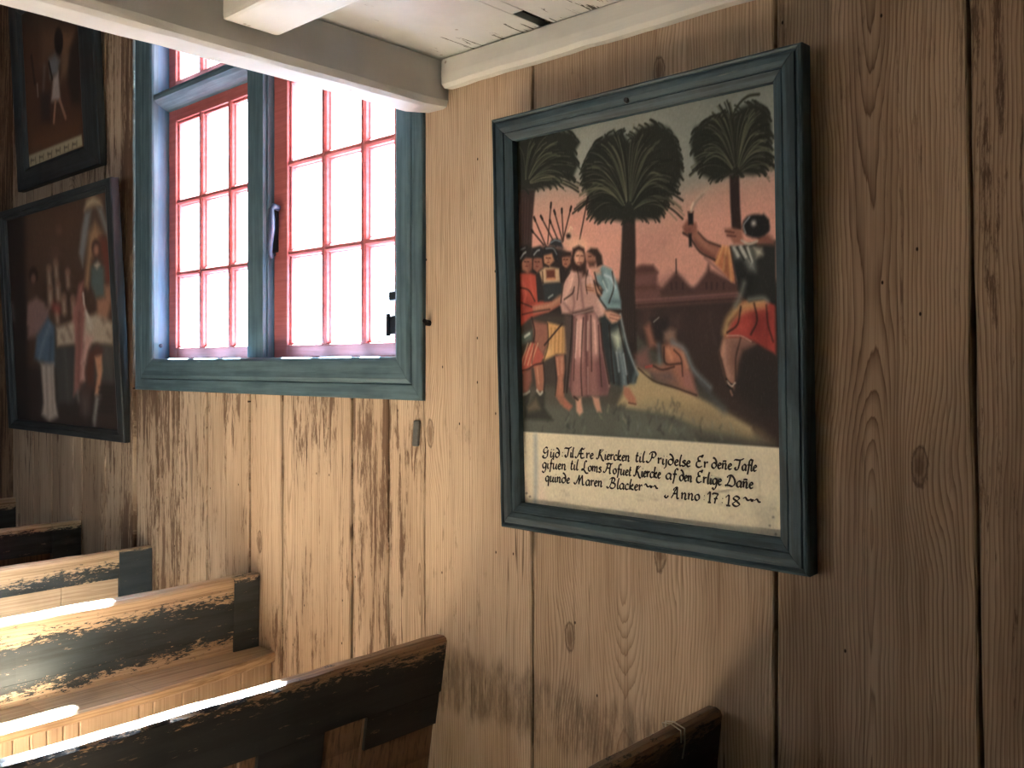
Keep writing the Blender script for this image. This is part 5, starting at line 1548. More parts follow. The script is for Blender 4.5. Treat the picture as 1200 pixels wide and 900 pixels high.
LOWER_PAINT = [
["P",[92,64,48],1,7.7,[-263,1298,1246,1049,1133,-122,-488,-255]],
["P",[58,46,42],1,30.8,[-413,264,1170,266,1133,-122,-488,-255]],
["P",[40,34,33],0.9,46.2,[-288,1123,215,1054,124,-34,-467,-112]],  # shadow over the far left of this canvas, painted in as dark colour
["P",[110,74,54],0.5,92.3,[270,990,758,982,735,778,402,739,243,781]],
["P",[196,170,128],1,23.1,[803,949,828,989,883,1004,946,975,959,948,892,958]],
["P",[128,134,136],1,23.1,[809,942,863,941,817,829,763,708,735,771,774,874]],
["P",[132,136,134],1,23.1,[917,947,958,942,1014,827,1009,783,970,838]],
["P",[186,138,92],1,30.8,[839,846,891,886,944,835,901,801,840,728,800,612,774,627]],
["P",[128,58,42],1,30.8,[923,818,980,811,1012,688,1004,612,947,616,945,719]],
["P",[76,46,36],1,15.4,[920,776,915,761,904,750,890,744,874,746,861,754,853,767,851,783,856,798,867,809,882,815,897,813,910,805,918,792]],
["P",[186,122,96],1,15.4,[912,767,909,757,902,750,892,746,883,747,874,752,869,761,868,771,871,781,878,789,887,792,897,791,906,786,911,777]],
["P",[88,110,108],1,23.1,[837,696,893,723,948,686,941,564,863,566,829,624]],
["P",[206,190,160],1,15.4,[867,706,889,688,915,705,899,716]],
["P",[182,122,90],1,23.1,[946,609,998,612,996,536,944,461,865,464,875,555,941,564]],
["P",[170,98,86],1,23.1,[719,631,762,642,748,576,769,454,628,459]],
["S",[200,190,170],0.9,9.2,[753,589,763,521,811,459],16.4],
["P",[56,38,33],1,15.4,[317,706,310,689,294,676,274,670,251,672,232,681,220,696,217,714,225,731,240,743,261,749,283,748,302,738,314,723]],
["P",[132,88,72],1,15.4,[293,690,289,679,280,671,268,667,256,668,245,674,238,683,237,694,241,704,250,712,262,716,274,715,285,710,292,700]],
["P",[150,112,102],1,23.1,[192,578,287,602,365,569,384,468,170,475]],
["S",[206,178,150],0.7,30.8,[433,715,434,665],32.8],
["P",[140,92,74],0.9,23.1,[458,725,455,720,449,715,441,713,432,714,424,717,419,723,418,729,421,735,427,739,435,741,444,740,452,737,457,732]],
["S",[206,178,150],0.7,30.8,[507,737,508,688],30.1],
["P",[140,92,74],0.9,23.1,[532,747,529,741,523,737,515,735,506,736,498,739,493,745,492,751,495,757,501,761,509,763,518,762,525,759,530,753]],
["S",[206,178,150],0.7,30.8,[617,686,617,638],21.9],
["P",[140,92,74],0.9,23.1,[640,697,638,691,632,687,624,685,616,685,608,689,604,694,602,700,605,706,611,710,619,712,627,711,634,708,639,703]],
["S",[206,178,150],0.7,30.8,[435,622,435,573],41.0],
["P",[140,92,74],0.9,23.1,[460,633,457,628,451,623,442,621,433,621,425,625,420,630,419,636,422,642,428,647,437,649,446,648,453,645,458,640]],
["S",[206,178,150],0.7,30.8,[514,638,514,589],35.6],
["P",[140,92,74],0.9,23.1,[538,649,536,643,530,639,521,637,513,637,505,641,500,646,499,652,502,658,508,662,516,664,525,664,532,661,537,655]],
["S",[206,178,150],0.7,30.8,[567,572,567,524],35.6],
["P",[140,92,74],0.9,23.1,[590,583,588,578,582,573,574,571,565,571,558,574,553,580,552,586,554,592,560,596,568,598,577,598,584,595,589,590]],
["S",[206,178,150],0.7,30.8,[654,561,654,513],27.4],
["P",[140,92,74],0.9,23.1,[677,572,674,566,668,561,661,559,652,560,645,563,640,568,639,574,642,580,648,584,655,586,664,586,671,583,675,578]],
["S",[206,178,150],0.7,30.8,[493,527,494,478],27.4],
["P",[140,92,74],0.9,23.1,[518,539,515,533,509,528,501,526,492,526,484,529,479,534,478,541,481,547,487,551,495,553,504,553,511,550,516,545]],
["S",[176,60,50],0.7,30.8,[464,543,509,533],41.0],
["P",[150,100,80],0.6,30.8,[577,890,574,884,568,880,559,878,550,879,542,883,537,888,535,894,538,900,544,904,553,906,562,905,570,901,576,896]],
["P",[128,84,64],0.5,46.2,[548,782,543,770,531,762,514,758,497,759,481,766,472,777,469,789,474,801,487,810,503,813,521,812,536,805,545,794]],
["S",[140,130,122],0.6,30.8,[5,573,15,511],27.4],
["P",[192,172,144],1,23.1,[478,448,665,473,855,496,1000,453,990,356,841,366,653,366,476,357]],
["P",[74,72,68],1,23.1,[449,353,653,362,841,362,994,354,982,201,762,197,607,101,454,96]],
["S",[104,102,96],0.5,38.5,[551,336,559,116],21.5],
["S",[98,94,88],0.5,38.5,[928,339,957,208],18.5],
["S",[120,88,70],0.6,23.1,[533,407,549,391],15.4],
["S",[120,88,70],0.6,23.1,[610,413,624,397],15.4],
["S",[120,88,70],0.6,23.1,[581,453,596,437],15.4],
["S",[120,88,70],0.6,23.1,[912,471,925,456],15.4],
["S",[120,88,70],0.6,23.1,[950,411,963,397],15.4],
["P",[150,110,102],1,30.8,[190,558,420,547,388,435,314,421,171,408]],
["P",[78,106,132],1,23.1,[267,414,396,499,462,457,443,273,352,281,225,306]],
["S",[128,156,176],0.6,30.8,[409,459,326,371,281,306],21.5],
["S",[44,62,84],0.6,23.1,[420,402,389,289],15.4],
["P",[196,176,158],1,23.1,[297,281,432,281,429,112,446,32,354,3,275,33,301,92]],
["S",[130,112,104],0.6,23.1,[350,265,339,27],13.8],
["S",[134,118,110],0.5,23.1,[404,265,395,46],12.3],
["P",[172,104,92],1,23.1,[656,535,767,529,735,379,723,204,679,165,611,133,651,343]],
["S",[122,66,60],0.6,30.8,[709,502,668,211],18.5],
["P",[212,158,140],1,23.1,[755,417,821,393,777,333,747,281,700,281,732,357]],
["S",[212,204,186],0.8,23.1,[771,499,804,445],24.6],
["P",[208,158,140],0.9,23.1,[708,281,740,281,731,205,684,204]],
["P",[104,58,44],1,23.1,[777,333,856,362,906,339,895,310,827,303,810,213,820,168,744,174,735,243]],
["P",[204,138,98],1,15.4,[828,310,889,317,892,251,869,199,847,139,810,145,842,228]],
["P",[148,146,136],1,23.1,[817,138,865,139,826,78,793,-13,782,31]],
["P",[88,64,58],0.9,30.8,[682,189,791,183,762,61,667,57]],
["S",[128,116,108],0.5,46.2,[720,105,716,63],40.0],
["S",[150,140,130],0.6,23.1,[653,149,657,115],21.5],
["S",[30,28,28],0.7,15.4,[851,176,976,179],9.2],
["S",[30,28,28],0.7,15.4,[849,155,974,158],9.2],
["S",[30,28,28],0.7,15.4,[847,134,972,138],9.2],
["S",[30,28,28],0.7,15.4,[844,113,970,117],9.2],
["S",[30,28,28],0.7,15.4,[842,92,968,97],9.2],
["S",[30,28,28],0.7,15.4,[840,71,965,76],9.2],
]
UPPER_PAINT = [
["P",[88,56,40],1,9.1,[-307,1852,1457,1327,1244,-278,-641,-62]],
["P",[64,54,44],0.9,90.9,[-68,1112,1049,852,1030,715,403,852,238,860,-12,914]],
["P",[120,82,58],0.8,90.9,[359,834,632,789,604,607,324,607]],
["P",[132,92,62],0.9,54.5,[701,734,920,701,813,474,658,450]],
["P",[46,36,32],1,18.2,[730,675,717,640,692,615,660,605,627,612,599,634,582,668,580,706,593,741,619,766,651,776,684,769,712,746,728,713]],
["P",[52,40,34],0.9,45.5,[832,602,1028,703,965,251,822,275,768,416]],
["P",[112,116,120],1,36.4,[468,621,587,624,657,570,608,499,469,498]],
["P",[178,160,150],1,27.3,[527,487,621,510,634,333,472,354]],
["S",[166,116,88],1,10.9,[544,335,499,220],32.5],
["S",[168,118,90],1,10.9,[622,335,708,214],32.5],
["S",[44,34,30],0.9,10.9,[464,594,508,491],27.9],
["S",[44,34,30],0.9,10.9,[149,697,185,522],37.1],
["S",[120,110,110],0.7,36.4,[381,583,341,452],37.1],
["P",[54,44,42],0.9,36.4,[276,436,457,418,429,231,269,256]],
["S",[150,140,130],0.7,10.9,[232,500,233,429],23.2],
["P",[120,70,40],0.6,72.7,[-129,202,954,175,936,47,-106,68]],
["P",[96,58,36],0.5,72.7,[-83,484,132,461,77,115,-143,117]],
["P",[186,168,128],1,13.6,[-150,77,958,73,966,4,-164,-12]],
["S",[60,46,36],0.8,9.1,[-43,48,-42,15],9.3],
["S",[60,46,36],0.8,9.1,[41,48,29,20],9.3],
["S",[60,46,36],0.7,9.1,[39,39,99,34],9.3],
["S",[60,46,36],0.8,9.1,[122,47,128,8],9.3],
["S",[60,46,36],0.8,9.1,[203,47,204,8],9.3],
["S",[60,46,36],0.7,9.1,[202,39,259,34],9.3],
["S",[60,46,36],0.8,9.1,[282,47,270,19],9.3],
["S",[60,46,36],0.8,9.1,[360,46,364,17],9.3],
["S",[60,46,36],0.7,9.1,[359,38,415,33],9.3],
["S",[60,46,36],0.8,9.1,[437,46,426,9],9.3],
["S",[60,46,36],0.8,9.1,[513,46,517,20],9.3],
["S",[60,46,36],0.7,9.1,[511,38,566,33],9.3],
["S",[60,46,36],0.8,9.1,[587,46,580,19],9.3],
["S",[60,46,36],0.8,9.1,[660,45,662,14],9.3],
["S",[60,46,36],0.7,9.1,[659,37,712,33],9.3],
["S",[60,46,36],0.8,9.1,[733,45,730,20],9.3],
["S",[60,46,36],0.8,9.1,[804,45,795,17],9.3],
["S",[60,46,36],0.7,9.1,[803,37,854,32],9.3],
["S",[60,46,36],0.8,9.1,[874,44,871,19],9.3],
]
WORDS = [('Güd', 96.2, 135.1, 175.8, 136.5, 14.4), (':', 181.6, 138.4, 191.1, 138.7, 13.7), ('Til', 193.0, 139.7, 236.2, 140.2, 14.6), ('Ære', 241.7, 140.0, 321.9, 141.2, 14.4), ('Kiercken', 332.7, 141.8, 469.2, 142.7, 14.6), ('til', 489.2, 143.4, 527.0, 143.8, 14.9), ('Prijdelse', 531.9, 143.2, 694.7, 142.1, 14.8), ('Er', 711.2, 142.7, 755.5, 142.9, 14.6), ('deñe', 765.8, 143.5, 835.8, 144.1, 14.0), ('Tafle', 840.1, 144.4, 915.7, 145.1, 14.1), ('gifuen', 93.0, 104.3, 203.1, 105.3, 15.4), ('til', 220.1, 107.7, 255.4, 108.0, 15.4), ('Loms', 270.1, 108.5, 352.8, 107.7, 14.8), ('Hofuet', 359.9, 108.2, 473.0, 106.6, 14.5), ('Kiercke', 481.4, 107.1, 585.5, 107.5, 15.0), ('af', 602.9, 107.8, 643.4, 107.5, 15.0), ('den', 652.6, 106.9, 699.7, 106.4, 14.8), ('Erlige', 711.7, 106.8, 800.8, 105.7, 15.0), ('Dañe', 812.3, 105.7, 904.0, 105.1, 14.6), ('quinde', 105.5, 68.9, 216.9, 70.4, 14.9), ('Maren', 233.7, 69.7, 356.9, 71.1, 14.9), ('Blacker', 372.6, 69.6, 515.0, 72.4, 14.9), ('~', 520.1, 77.0, 575.0, 75.5, 14.8), ('Anno', 598.4, 61.8, 725.5, 64.2, 15.8), (':', 735.8, 65.0, 743.2, 64.8, 14.1), ('17', 749.0, 62.4, 791.1, 62.6, 15.3), (':', 796.9, 63.0, 805.5, 62.9, 13.9), ('18', 809.7, 60.1, 863.1, 60.5, 15.0), ('~', 868.9, 70.7, 927.4, 69.6, 14.4)]

# ------------------------------------------------------------------ the wall of upright boards
WIN = dict(x0=-4.20, x1=-2.30, z0=1.53, z1=3.62)

def board(bm, layers, x0, x1, z0, z1, front, pith, seed, tone, streak, lean0=0.0, lean1=0.0, edge=0.002, depth=0.05):
    """one upright board: wavy sawn edges, softly uneven face"""
    lp, ls, lt, lk = layers
    nz = max(2, int((z1 - z0) / 0.08))
    rr = random.Random(int(seed * 977) + 3)
    nx = 4
    rows = []
    e0 = e1 = 0.0
    for i in range(nz + 1):
        z = z0 + (z1 - z0) * i / nz
        f = (z - z0) / max(z1 - z0, 1e-6)
        e0 = 0.6 * e0 + rr.uniform(-edge, edge)
        e1 = 0.6 * e1 + rr.uniform(-edge, edge)
        a = x0 + abs(e0) + lean0 * f
        b = x1 - abs(e1) + lean1 * f
        row = [bm.verts.new((a, -front + depth, z)), bm.verts.new((a, -front + 0.004, z))]
        for j in range(nx + 1):
            t = j / nx
            x = a + 0.004 + (b - a - 0.008) * t
            row.append(bm.verts.new((x, -front + rr.uniform(-0.0008, 0.0008), z)))
        row += [bm.verts.new((b, -front + 0.004, z)), bm.verts.new((b, -front + depth, z))]
        rows.append(row)
    faces = []
    for r0, r1 in zip(rows[:-1], rows[1:]):
        for j in range(len(r0) - 1):
            faces.append(bm.faces.new((r0[j], r0[j + 1], r1[j + 1], r1[j])))
        faces.append(bm.faces.new((r0[-1], r0[0], r1[0], r1[-1])))
    faces.append(bm.faces.new(rows[0]))
    faces.append(bm.faces.new(list(reversed(rows[-1]))))
    for row in rows:
        for v in row:
            v[lp] = pith
            v[ls] = seed
            v[lt] = tone
            v[lk] = streak

bm = bmesh.new()
layers = [bm.verts.layers.float.new(n) for n in ('pith', 'seed', 'tone', 'streak')]
T = 4.4
# boards right of the window: x0, x1, front, pith, tone, streak, leaning of each edge over the height
for i, (x0, x1, fr, pi_, tone, stk, l0, l1) in enumerate([
        (-2.236, -1.774, 0.006, -3.10, 0.05, 0.12, 0, 0),
        (-1.768, -1.015, 0.006, -1.44, 0.22, 0.14, 0, 0),
        (-1.009, -0.555, 0.006, -0.79, 0.55, 0.20, 0, -0.045),
        (-0.5525, -0.470, 0.000, -0.10, 0.60, 0.34, -0.045, -0.02),
        (-0.468, 0.10, 0.022, -0.12, 0.62, 0.34, -0.02, 0),
        (0.11, 0.80, 0.006, 0.42, 0.6, 0.2, 0, 0),
        (0.81, 1.50, 0.006, 1.3, 0.6, 0.2, 0, 0)]):
    board(bm, layers, x0, x1, 0.0, 2.62, fr, pi_, 1.7 + i * 2.31, tone, stk, l0, l1)
# short boards under the window
under = [(-4.300, -4.085, 0.80), (-4.080, -3.882, 0.72), (-3.878, -3.640, 0.60), (-3.636, -3.482, 0.52), (-3.478, -3.300, 0.50), (-3.296, -3.070, 0.42),
         (-3.064, -2.634, 0.46), (-2.626, -2.430, 0.56), (-2.427, -2.239, 0.50)]
for i, (x0, x1, stk) in enumerate(under):
    board(bm, layers, x0, x1, 0.0, 1.56, R.uniform(-0.003, 0.002), R.uniform(x0 - 0.1, x1 + 0.1), 21.3 + i * 1.93, R.uniform(0.0, 0.12), stk, edge=0.004)
    board(bm, layers, x0, x1, 3.58, T, 0, R.uniform(x0 - 0.1, x1 + 0.1), 45.3 + i * 1.93, 0.2, 0.4)
# boards left of the window, behind the two further pictures
for i, (x0, x1, tone, stk) in enumerate([(-4.44, -4.304, 0.25, 0.86), (-4.625, -4.445, 0.10, 0.62), (-4.905, -4.63, 0.35, 0.45), (-5.30, -4.91, 0.35, 0.35),
                                         (-5.575, -5.305, 0.35, 0.35), (-5.90, -5.58, 0.45, 0.4), (-6.3, -5.905, 0.9, 0.7), (-6.9, -6.305, 0.9, 0.7), (-8.0, -6.905, 0.9, 0.7)]):
    board(bm, layers, x0, x1, 0.0, T, 0.004 if i else 0.012, R.uniform(x0, x1), 70.1 + i * 2.07, tone, stk, edge=0.004)
wall = structure(link('wall_back', bm, M['wall']))

# dark packing behind the boards (keeps daylight out of the joints)
bm = bmesh.new()
for x0, x1, z0, z1 in ((-8.0, WIN['x0'] - 0.02, 0, T), (WIN['x1'] + 0.02, 1.5, 0, T), (WIN['x0'] - 0.02, WIN['x1'] + 0.02, 0, WIN['z0']), (WIN['x0'] - 0.02, WIN['x1'] + 0.02, WIN['z1'], T)):
    box(bm, x0, x1, 0.052, 0.16, z0, z1)
structure(link('wall_back_packing', bm, M['dark']))

# rest of the room
def slab(name, mat, *b):
    bm = bmesh.new()
    box(bm, *b)
    return structure(link(name, bm, mat))
bm = bmesh.new()
for i in range(48):
    box(bm, -8.0 + i * 0.2, -8.0 + i * 0.2 + 0.196, -6.0, 0.05, -0.04, 0.0, 0.003, 1)
structure(link('floor', bm, M['floor']))
slab('wall_left', M['room'], -8.1, -8.0, -6.0, 0.16, 0, T)
slab('wall_front', M['room'], -8.1, 1.6, -6.1, -6.0, 0, T)
slab('wall_right', M['room'], 1.5, 1.6, -6.0, 0.16, 0, T)
slab('ceiling_nave', M['room'], -8.1, -2.13, -6.1, 0.16, T, T + 0.08)
slab('wall_gallery', M['room'], -2.25, -2.13, -6.0, 0.0, 2.62, T + 0.02)

# gallery ceiling: white boards laid square to the wall
bm = bmesh.new()
xs = [-2.24, -1.705, -1.36, -1.04, -0.72, -0.40, -0.08, 0.24, 0.56, 0.88, 1.2, 1.5]
for i, (a, b) in enumerate(zip(xs[:-1], xs[1:])):
    y1 = 0.0
    if i == 1:   # a broken corner at the wall, left of this board
        box(bm, a + 0.045, b - 0.003, -6.0, y1, 2.552, 2.575, 0.002, 1)
        box(bm, a + 0.003, a + 0.045, -6.0, -0.165, 2.552, 2.575, 0.002, 1)
    else:
        box(bm, a + 0.002, b - 0.002, -6.0, y1, 2.552 + (0.003 if i == 0 else 0.0), 2.575, 0.002, 1)
structure(link('ceiling', bm, M['white_y']))
slab('ceiling_void', M['dark'], -2.25, 1.5, -6.0, 0.05, 2.585, 2.62)

# beam carrying the gallery front: square timber with worn arrises and a rounded end
bm = bmesh.new()
prof = [(-2.112, 2.549), (-2.112, 2.425), (-2.122, 2.408), (-2.140, 2.401), (-2.225, 2.402), (-2.246, 2.410), (-2.254, 2.425), (-2.254, 2.549)]
ys = [-6.0] + [-3.0 + i * 0.1 for i in range(31)]
rb = random.Random(5)
fr = []
for y in ys:
    j = [(rb.uniform(-0.002, 0.002), rb.uniform(-0.0025, 0.0025)) for _ in prof]
    e = max(0.0, (y + 0.06) / 0.06) if y > -0.06 else 0.0
    def place(a, b, y=y, e=e):
        k = int(round((b * 1000) % 7))
        return (-2.18 + (a + 2.18) * (1 - 0.16 * e) + rb.uniform(-0.0015, 0.0015), y, 2.55 - (2.55 - b) * (1 - 0.07 * e) + rb.uniform(-0.0015, 0.0015) * (1 if b < 2.54 else 0))
    fr.append(place)
sweep(bm, fr, prof)
beam = structure(link('gallery_beam', bm, M['white_beam']))

# joist running along the room, trim strip on the wall
bm = bmesh.new()
box(bm, -2.108, 1.5, -0.80, -0.637, 2.466, 2.551, 0.012, 2)
structure(link('ceiling_joist', bm, M['white_x']))
bm = bmesh.new()
prof = [(0.0, 2.466), (-0.030, 2.464), (-0.042, 2.474), (-0.044, 2.50), (-0.042, 2.546), (-0.036, 2.552), (0.0, 2.552)]
fr = []
for i in range(60):
    x = -2.108 + i * 0.0612
    fr.append(lambda a, b, x=x, dz=rb.uniform(-0.002, 0.002): (x, a - 0.008, b + (dz if b < 2.5 else 0)))
sweep(bm, fr, prof)
structure(link('trim_1', bm, M['white_x']))

# ------------------------------------------------------------------ window
win = structure(thing('window_1', 'blue-green church window with red glazing bars', 'window'))
for k in ('label', 'category'):
    del win[k]
# casing profile across its width: (distance from the outer edge 0..1, y)
def casing_rail(p0, p1, q0, q1, mat):
    """p = outer corner, q = inner corner at both ends, lofted with a moulded section"""
    prof = [(0.0, 0.01), (0.0, -0.016), (0.03, -0.020), (0.34, -0.020), (0.37, -0.015), (0.40, -0.022), (0.48, -0.027), (0.62, -0.024), (0.90, -0.023), (0.97, -0.018), (1.0, -0.010), (1.0, 0.01)]
    bm = bmesh.new()
    n = 14
    fr = []
    for i in range(n + 1):
        t = i / n
        P0 = (p0[0] + (p1[0] - p0[0]) * t, p0[1] + (p1[1] - p0[1]) * t)
        Q0 = (q0[0] + (q1[0] - q0[0]) * t, q0[1] + (q1[1] - q0[1]) * t)
        w = R.uniform(-0.0012, 0.0012)
        fr.append(lambda a, b, P0=P0, Q0=Q0, w=w: (P0[0] + (Q0[0] - P0[0]) * a, b + (w if b < 0 else 0), P0[1] + (Q0[1] - P0[1]) * a))
    sweep(bm, fr, prof)
    return link('casing', bm, mat, win)
OX0, OX1, OZ0, OZ1 = -4.268, -2.236, 1.485, 3.66
IX0, IX1, IZ0, IZ1 = -4.094, -2.370, 1.630, 3.52
casing_rail((OX0, OZ0), (OX1, OZ0), (IX0, IZ0), (IX1, IZ0), M['teal_x'])
casing_rail((OX0, OZ1), (OX0, OZ0), (IX0, IZ1), (IX0, IZ0), M['teal_z'])
casing_rail((OX1, OZ0), (OX1, OZ1), (IX1, IZ0), (IX1, IZ1), M['teal_z'])
casing_rail((OX1, OZ1), (OX0, OZ1), (IX1, IZ1), (IX0, IZ1), M['teal_x'])
# frame lining of the opening
SY = 0.060          # front of the sashes
bm = bmesh.new()
box(bm, IX0 - 0.035, IX0 - 0.001, -0.010, 0.20, IZ0 - 0.03, IZ1 + 0.03)
link('jamb', bm, M['reveal'], win)
bm = bmesh.new()
box(bm, IX1 + 0.001, IX1 + 0.035, -0.010, 0.20, IZ0 - 0.03, IZ1 + 0.03)
link('jamb', bm, M['reveal'], win)
bm = bmesh.new()
box(bm, IX0 - 0.035, IX1 + 0.035, -0.010, 0.24, IZ0 - 0.035, IZ0 - 0.002)
link('sill', bm, M['reveal'], win)
bm = bmesh.new()
box(bm, IX0 - 0.035, IX1 + 0.035, -0.010, 0.20, IZ1 + 0.002, IZ1 + 0.035)
link('head', bm, M['reveal'], win)
# mullion post with a bead on its right side
PX0, PX1 = -3.345, -3.216
bm = bmesh.new()
box(bm, PX0, PX1 - 0.012, 0.018, 0.13, IZ0 - 0.002, IZ1, 0.006, 2)
box(bm, PX1 - 0.016, PX1, 0.034, 0.13, IZ0 - 0.002, IZ1, 0.004, 2)
link('mullion', bm, M['teal_z'], win)
# transom: moulded bar, deeper than it is tall
bm = bmesh.new()
prof = [(0.130, 2.775), (0.062, 2.775), (0.052, 2.782), (0.030, 2.790), (0.004, 2.806), (-0.010, 2.818), (-0.013, 2.834), (-0.009, 2.846), (0.130, 2.862)]
for xa, xb in ((IX0, PX0 + 0.004), (PX1 - 0.004, IX1)):
    sweep(bm, [lambda a, b, x=x: (x, a, b) for x in (xa, xb)], prof)
link('transom', bm, M['teal_x'], win)

def sash(x0, x1, z0, z1, vx, hz, stile=(0.055, 0.055), rail=(0.045, 0.05), bar=0.046):
    """red casement: stiles and rails, moulded glazing bars; its glass is a part of its own"""
    bm = bmesh.new()
    y0, y1 = SY, SY + 0.045
    box(bm, x0, x0 + stile[0], y0, y1, z0, z1, 0.005, 2)
    box(bm, x1 - stile[1], x1, y0, y1, z0, z1, 0.005, 2)
    box(bm, x0 + stile[0] - 0.002, x1 - stile[1] + 0.002, y0 + 0.001, y1, z0, z0 + rail[0], 0.005, 2)
    box(bm, x0 + stile[0] - 0.002, x1 - stile[1] + 0.002, y0 + 0.001, y1, z1 - rail[1], z1, 0.005, 2)
    # moulded inner edge round the light
    gx0, gx1, gz0, gz1 = x0 + stile[0], x1 - stile[1], z0 + rail[0], z1 - rail[1]
    for a in ((gx0 - 0.002, gx0 + 0.012, gz0, gz1), (gx1 - 0.012, gx1 + 0.002, gz0, gz1), (gx0, gx1, gz0 - 0.002, gz0 + 0.008), (gx0, gx1, gz1 - 0.012, gz1 + 0.002)):
        box(bm, a[0], a[1], y0 + 0.012, y1 - 0.004, a[2], a[3], 0.003, 1)
    h = bar / 2
    def barprof(w):
        return [(-w, 0.030), (-w, 0.014), (-w * 0.78, 0.010), (-w * 0.66, 0.0), (-w * 0.3, -0.006), (w * 0.3, -0.006), (w * 0.66, 0.0), (w * 0.78, 0.010), (w, 0.014), (w, 0.030)]
    for x in vx:
        sweep(bm, [lambda a, b, z=z, x=x: (x + a, y0 + 0.008 + b, z) for z in (gz0 - 0.001, gz1 + 0.001)], barprof(h))
    for z in hz:
        sweep(bm, [lambda a, b, x=x, z=z: (x, y0 + 0.0105 + b, z + a) for x in (gx0 - 0.001, gx1 + 0.001)], barprof(h * 0.86))
    s = link('sash', bm, M['red_x'], win)
    bm = bmesh.new()
    xs = [gx0] + list(vx) + [gx1]
    zs = [gz0] + list(hz) + [gz1]
    for a, b in zip(xs[:-1], xs[1:]):
        for c, d in zip(zs[:-1], zs[1:]):
            box(bm, a + 0.004, b - 0.004, y0 + 0.032, y0 + 0.035, c + 0.004, d - 0.004)
    link('glass', bm, M['glass'], s)
    return s
sash(-4.092, PX0 + 0.02, 1.630, 2.780, (-3.806, -3.560), (2.022, 2.352), stile=(0.066, 0.06), rail=(0.050, 0.055))
right_sash = sash(PX1 + 0.002, -2.368, 1.630, 2.780, (-2.885, -2.647), (2.042, 2.396), stile=(0.094, 0.10), rail=(0.050, 0.055))
sash(-4.092, PX0 + 0.02, 2.864, 3.518, (-3.806, -3.560), (3.18,), stile=(0.066, 0.06))
sash(PX1 + 0.002, -2.368, 2.864, 3.518, (-2.885, -2.647), (3.18,), stile=(0.094, 0.10))
# latch: a bent blue iron lever pivoted on the right sash, with its keeper plate
bm = bmesh.new()
box(bm, -3.212, -3.178, SY - 0.010, SY + 0.002, 2.05, 2.235, 0.004, 1)
plate = link('latch', bm, M['iron'], win)
bm = bmesh.new()
tube(bm, [(-3.166, SY - 0.006, 2.222), (-3.168, SY - 0.030, 2.228), (-3.172, SY - 0.040, 2.214), (-3.160, SY - 0.046, 2.175), (-3.156, SY - 0.048, 2.135), (-3.172, SY - 0.044, 2.090), (-3.188, SY - 0.034, 2.045), (-3.186, SY - 0.024, 2.025)], [0.012, 0.014, 0.012, 0.015, 0.014, 0.013, 0.010, 0.008], 10)
link('lever', bm, M['blue_iron'], plate, True)
bm = bmesh.new()
bmesh.ops.create_uvsphere(bm, u_segments=10, v_segments=8, radius=0.012, matrix=Matrix.Translation((-3.202, SY - 0.012, 2.042)))
link('pivot', bm, M['iron'], plate, True)
# black hinge leaves at the right stile
bm = bmesh.new()
box(bm, -2.497, -2.42, SY - 0.012, SY + 0.002, 1.706, 1.772, 0.004, 1)
tube(bm, [(-2.482, SY - 0.014, 1.70), (-2.482, SY - 0.014, 1.778)], 0.008, 8)
link('hinge', bm, M['iron'], win)
bm = bmesh.new()
box(bm, -2.486, -2.42, SY - 0.012, SY + 0.002, 1.822, 1.856, 0.004, 1)
link('hinge', bm, M['iron'], win)
# nail heads in the reveal, plaster crumbs lying on the sill
bm = bmesh.new()
bmesh.ops.create_uvsphere(bm, u_segments=10, v_segments=8, radius=0.010, matrix=Matrix.Translation((IX0 + 0.001, 0.022, 1.690)) @ Matrix.Diagonal((0.5, 1, 1, 1)))
link('nail_head', bm, M['blue_iron'], win, True)

# small square iron peg and a sliver of tin on the wall boards
bm = bmesh.new()
tube(bm, [(-2.212, 0.0, 1.735), (-2.212, -0.022, 1.737), (-2.205, -0.034, 1.742)], [0.010, 0.010, 0.007], 8)
tag(link('iron_peg', bm, M['iron']), 'small dark iron peg driven in the wall just right of the window casing', 'peg')
bm = bmesh.new()
box(bm, -2.292, -2.264, -0.009, 0.002, 1.335, 1.42, 0.003, 1, xf=lambda x, y, z: (x + (z - 1.37) * 0.08, y - 0.004 * math.sin((z - 1.32) * 30), z))
tag(link('metal_patch', bm, plain('grey_tin', lin(112, 112, 108), 0.6, 0.3, 0.1, 60.0, 0.4)), 'little grey metal patch on the boards below the window corner', 'metal patch')

